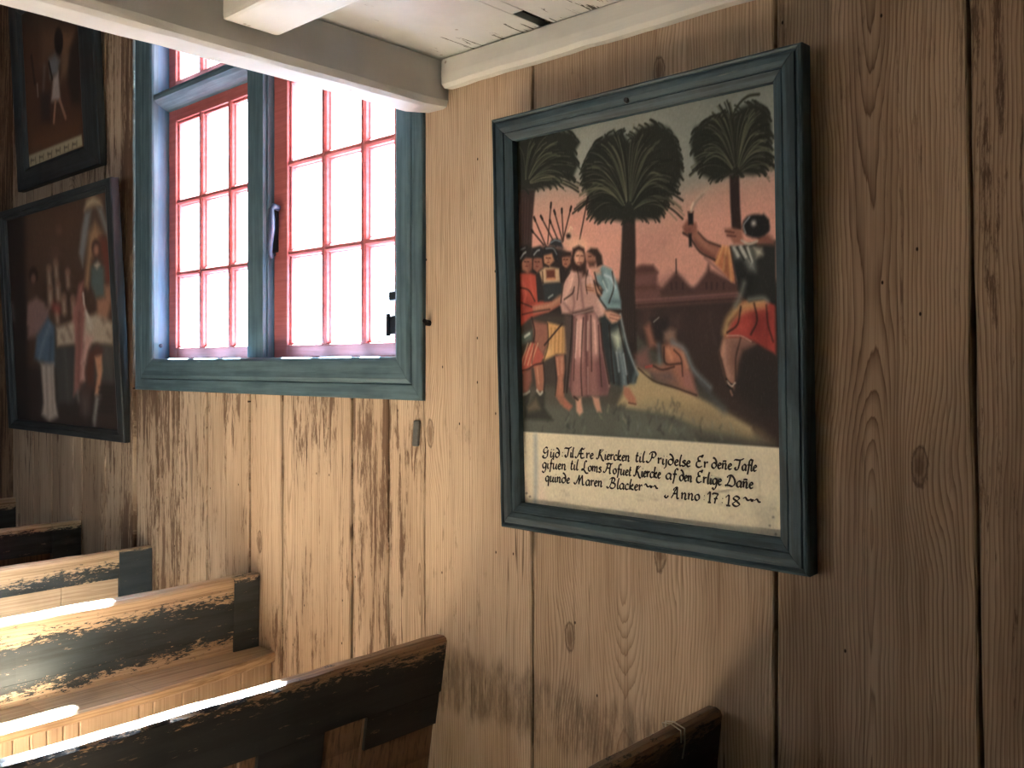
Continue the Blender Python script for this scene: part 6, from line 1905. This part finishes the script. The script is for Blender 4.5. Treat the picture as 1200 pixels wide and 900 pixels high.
# ------------------------------------------------------------------ pictures
def raster(ops, nx, ny, gain=(1, 1, 1), seed=1, uvpad=(0, 0), contrast=1.0):
    """paint the strokes on an nx * ny sample grid over the canvas (0..1000 in both directions)"""
    U, V = np.meshgrid(np.linspace(-uvpad[0], 1000 + uvpad[0], nx), np.linspace(-uvpad[1], 1000 + uvpad[1], ny))
    img = np.zeros((ny, nx, 3)) + 0.3
    rng = np.random.default_rng(seed)
    asp = 1.0
    for op in ops:
        kind, col, alpha, soft = op[:4]
        pts = np.array(op[4], float).reshape(-1, 2)
        soft = max(soft, 1.7)
        pad = soft + (op[5] if kind == 'S' else 0) + 4
        lo = pts.min(0) - pad
        hi = pts.max(0) + pad
        i0, i1 = np.searchsorted(U[0], (lo[0], hi[0]))
        j0, j1 = np.searchsorted(V[:, 0], (lo[1], hi[1]))
        if i1 <= i0 or j1 <= j0:
            continue
        u, v = U[j0:j1, i0:i1], V[j0:j1, i0:i1]
        if kind == 'S' and len(pts) > 2:
            P = np.vstack([2 * pts[0] - pts[1], pts, 2 * pts[-1] - pts[-2]])
            o = []
            for a, b, c, d in zip(P[:-3], P[1:-2], P[2:-1], P[3:]):
                for t in np.linspace(0, 1, 6)[:-1]:
                    o.append(0.5 * (2 * b + (c - a) * t + (2 * a - 5 * b + 4 * c - d) * t * t + (3 * b - a - 3 * c + d) * t ** 3))
            pts = np.array(o + [pts[-1]])
        closed = kind == 'P'
        q = np.roll(pts, -1, 0) if closed else pts[1:]
        pp = pts if closed else pts[:-1]
        dist = np.full(u.shape, 1e9)
        inside = np.zeros(u.shape, bool)
        for (ax, ay), (bx, by) in zip(pp, q):
            dx, dy = bx - ax, by - ay
            L = dx * dx + dy * dy + 1e-9
            t = np.clip(((u - ax) * dx + (v - ay) * dy) / L, 0, 1)
            dist = np.minimum(dist, np.hypot(u - ax - t * dx, v - ay - t * dy))
            if closed:
                cross = (ay > v) != (by > v)
                with np.errstate(divide='ignore', invalid='ignore'):
                    xx = ax + (v - ay) * dx / (dy if abs(dy) > 1e-9 else 1e-9)
                inside ^= cross & (u < xx)
        if closed:
            sd = np.where(inside, -dist, dist)
        else:
            sd = dist - op[5] / 2
        cov = np.clip(0.5 - sd / (2 * soft), 0, 1)
        cov = cov * cov * (3 - 2 * cov) * alpha
        c = np.array(col) / 255.0
        img[j0:j1, i0:i1] = img[j0:j1, i0:i1] * (1 - cov[..., None]) + c * cov[..., None]
    # brush texture: soft irregular tone along short strokes
    n = rng.normal(0, 1, (ny, nx))
    for _ in range(2):
        n = (n + np.roll(n, 1, 0) + np.roll(n, -1, 0) + np.roll(n, 1, 1)) / 4
    img *= (1 + n[..., None] * 0.04)
    grey = img.mean(-1, keepdims=True)
    img = grey + (img - grey) * 0.74
    img = 0.46 + (img - 0.46) * contrast
    img = np.clip(img * np.array(gain), 0, 1)
    return np.where(img <= 0.04045, img / 12.92, ((img + 0.055) / 1.055) ** 2.4)

def canvas_mesh(name, ops, nx, ny, x0, x1, z0, z1, y, parent, gain=(1, 1, 1), seed=1, rough=0.55, uvpad=(0, 0), contrast=1.0):
    rgb = raster(ops, nx, ny, gain, seed, uvpad, contrast)
    xs = np.linspace(x0, x1, nx)
    zs = np.linspace(z0, z1, ny)
    X, Z = np.meshgrid(xs, zs)
    co = np.stack([X, np.full_like(X, y), Z], -1).reshape(-1, 3)
    idx = np.arange(nx * ny).reshape(ny, nx)
    quads = np.stack([idx[:-1, :-1], idx[:-1, 1:], idx[1:, 1:], idx[1:, :-1]], -1).reshape(-1, 4)
    # a thin board: back face and edges join the painted face
    b0 = len(co)
    back = np.array([(x0, y + 0.0015, z0), (x1, y + 0.0015, z0), (x1, y + 0.0015, z1), (x0, y + 0.0015, z1)])
    me = bpy.data.meshes.new(name)
    faces = [tuple(q) for q in quads.tolist()]
    faces.append((b0 + 3, b0 + 2, b0 + 1, b0))
    c = [int(idx[0, 0]), int(idx[0, -1]), int(idx[-1, -1]), int(idx[-1, 0])]
    for i in range(4):
        j = (i + 1) % 4
        faces.append((c[j], c[i], b0 + i, b0 + j))
    me.from_pydata(np.vstack([co, back]).tolist(), [], faces)
    at = me.color_attributes.new('paint', 'FLOAT_COLOR', 'POINT')
    full = np.ones((len(co) + 4, 4), np.float32)
    full[:len(co), :3] = rgb.reshape(-1, 3)
    full[len(co):, :3] = 0.1
    at.data.foreach_set('color', full.ravel())
    nt = NT(name + '_oil_paint', rough, 0.25)
    cc = nt.attr('paint').outputs['Color']
    P = nt.geo()
    weave = nt.noise(nt.scale(P, (420, 60, 90)), 1.0, 3.0)
    blot = nt.noise(P, 26.0, 5.0, 0.7)
    cc = nt.mix(nt.math('MULTIPLY', nt.smooth(blot, 0.5, 0.75), 0.14), cc, nt.mix(1.0, cc, (0.55, 0.52, 0.48), 'MULTIPLY'))
    cc = nt.mix(nt.math('MULTIPLY', nt.smooth(weave, 0.55, 0.75), 0.09), cc, lin(120, 112, 98))
    nt.color(cc)
    nt.bump(nt.math('ADD', weave, blot), 0.18, 0.002)
    me.materials.append(nt.m)
    o = bpy.data.objects.new(name, me)
    COL.objects.link(o)
    o.parent = parent
    return o

def frame_rails(parent, w, h, rw, y0, y1, mats, prof=None, jag=0.0012):
    """four mitred, moulded rails. rw = widths (left, right, bottom, top); y0 = front, y1 = back"""
    hw = w / 2
    L, Rr, B, Tt = rw
    d = y1 - y0
    prof = prof or [(0.0, d), (0.0, 0.008), (0.03, 0.003), (0.09, 0.0), (0.15, 0.003), (0.17, 0.007), (0.21, 0.008), (0.24, 0.003), (0.46, 0.002), (0.62, 0.007), (0.66, 0.012),
                    (0.70, 0.010), (0.80, 0.013), (0.90, 0.017), (0.96, 0.020), (1.0, 0.022), (1.0, d)]
    corners_o = [(-hw, 0), (hw, 0), (hw, h), (-hw, h)]
    corners_i = [(-hw + L, B), (hw - Rr, B), (hw - Rr, h - Tt), (-hw + L, h - Tt)]
    for i in range(4):
        j = (i + 1) % 4
        bm = bmesh.new()
        n = 16
        fr = []
        g = 0.0008 / max(w, h)
        for k in range(n + 1):
            t = g + (1 - 2 * g) * k / n
            P0 = [corners_o[i][q] + (corners_o[j][q] - corners_o[i][q]) * t for q in (0, 1)]
            Q0 = [corners_i[i][q] + (corners_i[j][q] - corners_i[i][q]) * t for q in (0, 1)]
            jj = R.uniform(-jag, jag) if 0 < k < n else 0
            def fn(a, b, P0=P0, Q0=Q0, jj=jj):
                e = jj if 0.0 < a < 1.0 else jj * 0.6
                return (P0[0] + (Q0[0] - P0[0]) * a, y0 + b + (e if b < d else 0), P0[1] + (Q0[1] - P0[1]) * a)
            fr.append(fn)
        sweep(bm, fr, prof)
        link('frame_rail', bm, mats[i % 2], parent)

# --- the large picture on the right
pic = thing('framed_painting', 'large blue-framed painting with palm trees, torch bearer and a cream lettered caption', 'painting', (-1.3808, -0.045, 1.1283))
pic.rotation_euler.x = math.atan2(0.0405, 1.1817)
frame_rails(pic, 0.9452, 1.1817, (0.062, 0.077, 0.073, 0.068), -0.008, 0.038, (M['frame_x'], M['frame_z']))
canvas_mesh('canvas', MAIN_PAINT, 430, 560, -0.425, 0.405, 0.063, 1.125, 0.034, pic, gain=(1.12, 1.14, 1.17), seed=3, uvpad=(9.83, 5.71), contrast=1.22)
bm = bmesh.new()
tube(bm, [(0.004, -0.002, 1.145), (0.004, -0.010, 1.145)], [0.0085, 0.006], 8)
link('nail_head', bm, M['iron'], pic)

# calligraphic caption: pen strokes drawn with a broad nib
def spl(pts, n=5):
    P = [Vector((*p, 0)) for p in pts]
    if len(P) < 3:
        return P
    P = [2 * P[0] - P[1]] + P + [2 * P[-1] - P[-2]]
    o = []
    for a, b, c, d in zip(P[:-3], P[1:-2], P[2:-1], P[3:]):
        for k in range(n):
            t = k / n
            o.append(0.5 * (2 * b + (c - a) * t + (2 * a - 5 * b + 4 * c - d) * t * t + (3 * b - a - 3 * c + d) * t ** 3))
    return o + [P[-2]]
GL = {   # advance, strokes (x, y with x-height 1, ascender 2)
 'a': (.62, [[(.48, .9), (.25, 1), (.06, .6), (.1, .1), (.28, .02), (.46, .4)], [(.5, 1), (.46, .3), (.5, 0), (.6, .12)]]),
 'b': (.6, [[(.2, 2), (.1, 1.4), (.1, .1), (.3, 0), (.48, .35), (.42, .85), (.12, .8)]]),
 'c': (.48, [[(.42, .82), (.28, 1), (.08, .7), (.08, .2), (.24, 0), (.44, .16)]]),
 'd': (.66, [[(.12, 1.9), (.34, 1.75), (.52, 1.2), (.52, .4), (.3, 0), (.08, .25), (.1, .75), (.32, 1), (.5, .8)]]),
 'e': (.46, [[(.1, .5), (.34, .68), (.3, .96), (.14, .9), (.06, .4), (.2, 0), (.42, .18)]]),
 'f': (.42, [[(.52, 1.75), (.38, 1.95), (.24, 1.6), (.2, .4), (.1, -.7)], [(.04, .95), (.42, 1)]]),
 'g': (.6, [[(.46, .9), (.24, 1), (.06, .6), (.14, .08), (.34, .1), (.46, .5)], [(.5, 1), (.46, -.2), (.26, -.85), (.02, -.6)]]),
 'h': (.62, [[(.2, 2), (.1, 1), (.08, 0)], [(.1, .6), (.34, 1), (.46, .7), (.42, 0), (.3, -.4)]]),
 'i': (.3, [[(.12, 1), (.1, .2), (.18, 0), (.3, .16)], [(.16, 1.42), (.2, 1.5)]]),
 'j': (.3, [[(.16, 1), (.14, -.3), (-.06, -.8)], [(.18, 1.42), (.22, 1.5)]]),
 'k': (.58, [[(.2, 2), (.1, 1), (.08, 0)], [(.1, .5), (.34, 1), (.4, .75), (.14, .5), (.34, .1), (.54, .1)]]),
 'l': (.3, [[(.22, 2), (.12, 1.2), (.1, .2), (.18, 0), (.3, .16)]]),
 'm': (.92, [[(.02, .85), (.1, 1), (.1, 0)], [(.1, .6), (.3, 1), (.4, .8), (.38, 0)], [(.4, .6), (.6, 1), (.7, .8), (.68, .1), (.76, 0), (.88, .16)]]),
 'n': (.64, [[(.02, .85), (.1, 1), (.1, 0)], [(.1, .6), (.3, 1), (.42, .8), (.4, .1), (.48, 0), (.6, .16)]]),
 'o': (.54, [[(.26, 1), (.07, .7), (.09, .2), (.26, 0), (.44, .3), (.42, .8), (.26, 1)]]),
 'q': (.6, [[(.46, .9), (.24, 1), (.06, .6), (.14, .08), (.34, .1), (.46, .5)], [(.5, 1), (.46, -.3), (.44, -.95)]]),
 'r': (.46, [[(.02, .85), (.1, 1), (.12, 0)], [(.12, .6), (.28, .98), (.42, .9)]]),
 's': (.42, [[(.38, .86), (.22, 1), (.08, .78), (.3, .45), (.32, .12), (.14, 0), (.02, .14)]]),
 't': (.34, [[(.2, 1.7), (.12, .9), (.1, .2), (.18, 0), (.32, .16)], [(.02, 1.05), (.3, 1.1)]]),
 'u': (.64, [[(.04, .88), (.12, 1), (.1, .2), (.2, 0), (.36, .25), (.44, .6)], [(.48, 1), (.44, .2), (.5, 0), (.62, .14)]]),
 'G': (.95, [[(.62, 1.75), (.4, 1.95), (.14, 1.5), (.12, .95), (.34, .75), (.6, 1.1)], [(.66, 1.5), (.62, .3), (.44, -.2), (.1, -.2), (.02, .1), (.2, .2)]]),
 'T': (.72, [[(-.3, 1.55), (-.12, 1.75), (.4, 1.72), (.8, 1.95), (.86, 2.1)], [(.46, 1.7), (.36, .8), (.24, .1), (-.02, .0), (-.12, .3), (.04, .36)]]),
 'Æ': (1.15, [[(-.12, .25), (0, .0), (.16, .2), (.4, 1.3), (.62, 2.0)], [(.62, 2), (.56, 1), (.58, .1), (.8, 0), (1.0, .2)], [(.6, 2), (.82, 1.75), (1.0, 2.05)], [(.26, .8), (.86, .9)]]),
 'K': (.98, [[(-.1, .2), (.04, .0), (.2, .3), (.36, 1.4), (.62, 1.95)], [(.36, 1.9), (.26, 1.2), (.2, .2)], [(.84, 1.9), (.6, 1.5), (.36, 1), (.52, .6), (.72, -.1), (.96, -.3)]]),
 'P': (.85, [[(-.3, .35), (-.22, .1), (0, .15), (.22, .9), (.28, 1.8)], [(-.02, 1.5), (.14, 1.9), (.5, 2.02), (.66, 1.6), (.5, 1.05), (.3, 1)]]),
 'E': (.78, [[(.66, 1.75), (.5, 1.95), (.24, 1.75), (.26, 1.2), (.5, 1.08)], [(.44, 1.1), (.14, .9), (.1, .25), (.34, -.02), (.66, .25)], [(.46, 1.95), (.62, 2.12), (.74, 2.05)]]),
 'L': (.85, [[(.66, 1.75), (.44, 1.85), (.32, 1.3), (.3, .5), (.14, .1), (-.02, .05), (.02, .25), (.28, .1), (.6, -.45), (.92, -.4)]]),
 'H': (1.05, [[(-.2, .25), (-.06, .05), (.12, .3), (.32, 1.4), (.38, 1.85)], [(.12, 1.65), (.4, 1.85), (.8, 1.8), (1.0, 2.0)], [(.74, 1.8), (.66, .9), (.66, 0), (.84, .06)], [(.26, .9), (.7, 1.0)]]),
 'D': (.95, [[(.3, 1.75), (.22, .9), (.04, .15), (.24, .1), (.56, .0), (.8, .5), (.72, 1.3), (.4, 1.85), (.08, 1.7), (.0, 1.4)], [(.04, .15), (-.08, .02), (-.16, .2)]]),
 'M': (1.25, [[(-.28, .35), (-.14, .1), (.02, .2), (.28, 1.2), (.4, 1.85)], [(.4, 1.85), (.4, .9), (.38, .05)], [(.38, .3), (.6, 1.2), (.78, 1.85)], [(.78, 1.85), (.82, .7), (.9, .0), (1.1, .15)]]),
 'B': (.9, [[(-.26, .3), (-.14, .02), (.06, .2), (.28, 1.1), (.34, 1.85)], [(.04, 1.6), (.3, 1.95), (.62, 1.8), (.56, 1.2), (.32, 1.02)], [(.36, 1.02), (.7, .8), (.66, .2), (.36, -.04), (.14, .14)]]),
 'A': (.95, [[(-.5, .5), (-.62, .2), (-.44, .0), (-.3, .2), (-.36, .34)], [(.02, .0), (.2, .6), (.44, 1.6), (.56, 1.95)], [(.56, 1.95), (.56, .8), (.6, .05), (.78, .12)], [(.16, .75), (.62, .85)], [(.2, 1.3), (.3, 1.7), (.56, 1.95)]]),
 '1': (.5, [[(.02, 1.3), (.26, 1.7), (.26, 0)], [(.1, 0), (.42, 0)]]),
 '7': (.75, [[(.04, 1.35), (.1, 1.6), (.62, 1.55)], [(.62, 1.55), (.4, .9), (.28, -.1)], [(.18, .7), (.56, .8)]]),
 '8': (.7, [[(.34, .9), (.1, 1.3), (.3, 1.7), (.54, 1.4), (.34, .9), (.08, .4), (.3, 0), (.58, .35), (.34, .9)]]),
 ':': (.3, [[(.1, .15), (.18, .24)], [(.12, .9), (.2, .99)]]),
 '~': (2.4, [[(.0, .7), (.3, .95), (.6, .55), (.9, .6)], [(.95, .85), (1.2, .5), (1.45, .8)], [(1.2, .85), (1.2, .35)], [(1.05, .6), (1.4, .62)], [(1.5, .6), (1.8, .9), (2.1, .5), (2.35, .55)]]),
}
GL['ü'] = (GL['u'][0], GL['u'][1] + [[(.10, 1.42), (.2, 1.62)], [(.38, 1.42), (.48, 1.62)]])
GL['ñ'] = (GL['n'][0], GL['n'][1] + [[(.06, 1.35), (.26, 1.42), (.46, 1.38)]])
CW, CH = 0.814, 1.05
bm = bmesh.new()
for text, u0, v0, u1, v1, xh in WORDS:
    p0 = Vector((-0.417 + u0 / 1000 * CW, 0.069 + v0 / 1000 * CH))
    p1 = Vector((-0.417 + u1 / 1000 * CW, 0.069 + v1 / 1000 * CH))
    hgt = xh / 1000 * CH * 0.92
    off = max(0.0, -min(q[0] for s in GL[text[0]][1] for q in s))
    adv = sum(GL[c][0] for c in text) + off
    kx = (p1 - p0).length / adv
    ex = (p1 - p0).normalized()
    ey = Vector((0.0, 1.0))
    nib = (ex * 0.75 + ey * 0.62).normalized() * 0.00225
    thin = (ex * 0.62 - ey * 0.75).normalized() * 0.00062
    x = off
    for ch in text:
        a, strokes = GL[ch]
        for st in strokes:
            q = [p0 + ex * ((x + s.x) * kx) + ey * (s.y * hgt) + ex * (s.y * hgt * 0.10) for s in spl(st)]
            last = None
            for i, c in enumerate(q):
                d = (q[min(i + 1, len(q) - 1)] - q[max(i - 1, 0)])
                d = d.normalized() if d.length > 0 else ex
                nrm = Vector((-d.y, d.x))
                w = abs(nrm.dot(nib)) + abs(nrm.dot(thin)) + 0.00042
                A = c + nrm * w
                B = c - nrm * w
                pair = (bm.verts.new((A.x, 0.0332, A.y)), bm.verts.new((B.x, 0.0332, B.y)))
                if last:
                    bm.faces.new((last[0], last[1], pair[1], pair[0]))
                last = pair
        x += a
link('inscription', bm, plain('brown_black_ink', lin(46, 36, 28), 0.6, 0.2), pic)

# --- the two further pictures
low = thing('framed_painting', 'dark-framed banquet scene painting hanging beside the window, under another picture', 'painting', (-5.0959, -0.02, 1.2301))
low.rotation_euler.x = math.atan2(0.0659, 1.26)
flat = [(0.0, 0.041), (0.0, 0.006), (0.05, 0.0), (0.50, 0.001), (0.56, 0.005), (0.62, 0.003), (0.85, 0.010), (0.95, 0.020), (1.0, 0.020), (1.0, 0.041)]
frame_rails(low, 1.5217, 1.26, (0.10, 0.10, 0.058, 0.058), -0.022, 0.019, (M['dframe_x'], M['dframe_z']), flat)
canvas_mesh('canvas', LOWER_PAINT, 200, 220, -0.661, 0.661, 0.058, 1.202, 0.0, low, seed=7)
up = thing('framed_painting', 'dim painting in a wide plain dark frame, the topmost, cut off by the white beam', 'painting', (-5.16, -0.02, 2.60))
up.rotation_euler.x = math.atan2(0.05, 1.0)
flat2 = [(0.0, 0.041), (0.0, 0.006), (0.04, 0.0), (0.80, 0.002), (0.90, 0.008), (1.0, 0.020), (1.0, 0.041)]
frame_rails(up, 1.10, 1.10, (0.14, 0.21, 0.125, 0.12), -0.022, 0.019, (M['dframe_x'], M['dframe_z']), flat2)
canvas_mesh('canvas', UPPER_PAINT, 160, 180, -0.41, 0.34, 0.125, 0.98, 0.0, up, seed=9)

# ------------------------------------------------------------------ pews
def pew(label, x, top, rail_h, rail_mat, stile_mat, panel_mat, end_w, length=2.9, lean=0.0, thick=0.042, stiles=(), lower=None, seat=False, rail_start=None, panel_flush=0.018):
    """a pew back: capped top rail, end stile at the wall, boarded panel; the seat is on the side of +x"""
    t = thing('church_pew', label, 'pew', (x, 0, 0), 'pews along the boarded wall')
    xf = lambda a, b, c: (a + (c - top) * lean, b, c)
    rs = random.Random(int(-x * 100))
    def rail(z0, z1, ya, yb, xa, xb, name, mat, worn=0.0, bev=0.006):
        bm = bmesh.new()
        n = max(3, int((yb - ya) / 0.07))
        pr = [(xa, z0), (xb, z0 + 0.0), (xb, z1 - bev * 1.6), (xb - bev * 0.6, z1 - bev * 0.5), (xb - bev * 1.8, z1), (xa + bev * 1.2, z1 - 0.001), (xa, z1 - bev)]
        fr = []
        for i in range(n + 1):
            y = ya + (yb - ya) * i / n
            jx, jz = rs.uniform(-0.0015, 0.0015), rs.uniform(-worn, worn)
            def fn(a, b, y=y, jx=jx, jz=jz):
                return xf(a + (jx if a > xa else 0), y, b + (jz if b > z1 - 0.03 else 0))
            fr.append(fn)
        sweep(bm, fr, pr)
        return link(name, bm, mat, t)
    ys = -end_w if end_w > 0 else 0.0
    rail(top - rail_h, top, -length, ys - 0.0015 if end_w > 0 else -0.004, -thick, 0.0, 'top_rail', rail_mat, 0.002, 0.010)
    if end_w > 0:
        rail(0.0, top - 0.001, -end_w, -0.004, -thick + 0.003, 0.002, 'end_stile', stile_mat, 0.0, 0.005)
    for (ya, yb, mat) in stiles:
        rail(0.0, top - rail_h + 0.001, ya, yb, -thick + 0.004, -0.004, 'stile', mat, 0.0, 0.003)
    if lower:
        z0, z1, ya, yb, mat = lower
        rail(z0, z1, ya, yb, -thick + 0.004, -0.006, 'lower_board', mat, 0.0, 0.003)
    bm = bmesh.new()
    yy = -length
    while yy < ys - 0.02:
        w = rs.uniform(0.3, 0.42)
        y2 = min(yy + w, ys - 0.001)
        box(bm, -thick + 0.012, -panel_flush, yy + 0.0012, y2 - 0.0012, 0.0, top - rail_h + 0.004, 0.003, 1, xf)
        yy = y2
    link('panel', bm, panel_mat, t)
    return t

PM = dict(
    r4=worn_pew_material('worn_paint_near_rail', 0.706, 0.0, 0.03, 0.035, 0.75, (0.008, 0.009, 0.009), (0.017, 0.018, 0.018), wood1=lin(156, 124, 94), wood2=lin(96, 70, 50)),
    r3=worn_pew_material('worn_paint_sunny_rail', 0.713, 0.0, 0.035, -0.02, 0.8, bare_low=0.545),
    l3=worn_pew_material('worn_paint_sunny_board', 0.9, 0.0, 0.035, 0.0, 0.8, bare_low=0.530),
    s3=worn_pew_material('worn_paint_end_post', 0.768, 0.0, 0.02, 0.0, 0.6),
    r2=worn_pew_material('worn_paint_second_rail', 0.716, 0.0, 0.03, -0.055, 0.8, bare_low=0.640),
    s2=worn_pew_material('blue_paint_end_post', 0.758, 0.0, 0.012, 0.0, 0.5, (0.035, 0.05, 0.062), (0.05, 0.068, 0.082)),
    r1=worn_pew_material('worn_paint_far_rail', 0.765, 0.0, 0.02, 0.0, 0.6, (0.02, 0.024, 0.026), (0.04, 0.046, 0.05)),
    r5=worn_pew_material('worn_paint_corner_rail', 0.742, 0.0, 0.03, 0.0, 0.8, (0.012, 0.011, 0.010), (0.03, 0.026, 0.022), wood1=lin(116, 90, 66), wood2=lin(62, 45, 32)),
)
# nearest long pew: black rail, brown panels, leaning back
p4 = pew('nearest long dark pew back with sunlit worn top edge, ending below the window corner', -2.128, 0.745, 0.182, PM['r4'], PM['r4'], M['panel_dark'], 0.0, 3.4, 0.17, thick=0.058,
         stiles=((-0.66, -0.446, PM['r4']), (-1.9, -1.7, PM['r4'])), lower=(0.455, 0.5625, -0.293, -0.004, PM['r4']))
# pew with the seat
p3 = pew('middle pew with a pale worn bench seat and scratched blue-black back', -3.217, 0.774, 0.212, PM['r3'], PM['s3'], M['panel'], 0.112, 2.9, 0.03, thick=0.064,
         stiles=((-1.02, -0.93, PM['l3']),), lower=(0.47, 0.563, -0.93, -0.113, PM['l3']))
bm = bmesh.new()
def seat_xf(a, b, c):
    # front edge is cut back towards the wall
    f = 1.0 + 0.30 * min(1.0, max(0.0, (b + 0.55) / 0.55)) ** 1.5 * -1
    return (-3.262 + (a + 3.262) * (f if a > -3.2 else 1.0) + 3.217, b, c)
n = 22
pr = [(-3.262, 0.448), (-3.048, 0.448), (-3.040, 0.455), (-3.038, 0.478), (-3.046, 0.486), (-3.262, 0.486)]
sweep(bm, [lambda a, b, y=-2.9 + (2.896) * i / n: seat_xf(a, y, b) for i in range(n + 1)], pr)
link('seat', bm, M['seat'], p3)
bm = bmesh.new()
yy = -2.9
rs = random.Random(8)
while yy < -0.03:
    w = rs.choice((0.11, 0.20, 0.26, 0.05))
    y2 = min(-0.006, yy + w)
    box(bm, -3.09, -3.068, yy + 0.001, y2 - 0.001, 0.0, 0.449, 0.004, 1, xf=lambda a, b, c: seat_xf(a, b, c))
    yy = y2
link('seat_front', bm, M['skirt'], p3)
p2 = pew('pew with plain blue-grey end post and bare panel, just behind the seated bench', -4.130, 0.764, 0.125, PM['r2'], PM['s2'], M['panel'], 0.155, 2.4, 0.0, panel_flush=0.006)
p1 = pew('dim dark pew standing below the banquet painting, second furthest', -4.920, 0.792, 0.150, PM['r1'], PM['r1'], M['panel_dark'], 0.148, 2.2, 0.0)
p0 = pew('furthest pew, only its dark end showing at the left edge of the photo', -5.850, 0.82, 0.16, PM['r1'], PM['r1'], M['panel_dark'], 0.16, 2.2, 0.0)
p5 = pew('dark pew end with a wire loop at the bottom edge, below the large painting', -1.150, 0.764, 0.15, PM['r5'], PM['r5'], M['panel_dark'], 0.0, 1.1, 0.10, thick=0.05)
bm = bmesh.new()
tube(bm, [(-0.052, -0.165, 0.700), (-0.056, -0.172, 0.766), (-0.03, -0.176, 0.772), (0.002, -0.180, 0.766), (0.006, -0.186, 0.735), (0.002, -0.19, 0.700)], 0.0018, 6)
tube(bm, [(-0.052, -0.172, 0.700), (-0.056, -0.184, 0.766), (-0.028, -0.190, 0.772), (0.002, -0.196, 0.766), (0.005, -0.2, 0.74)], 0.0015, 6)
link('wire_loop', bm, M['wire'], p5, True)
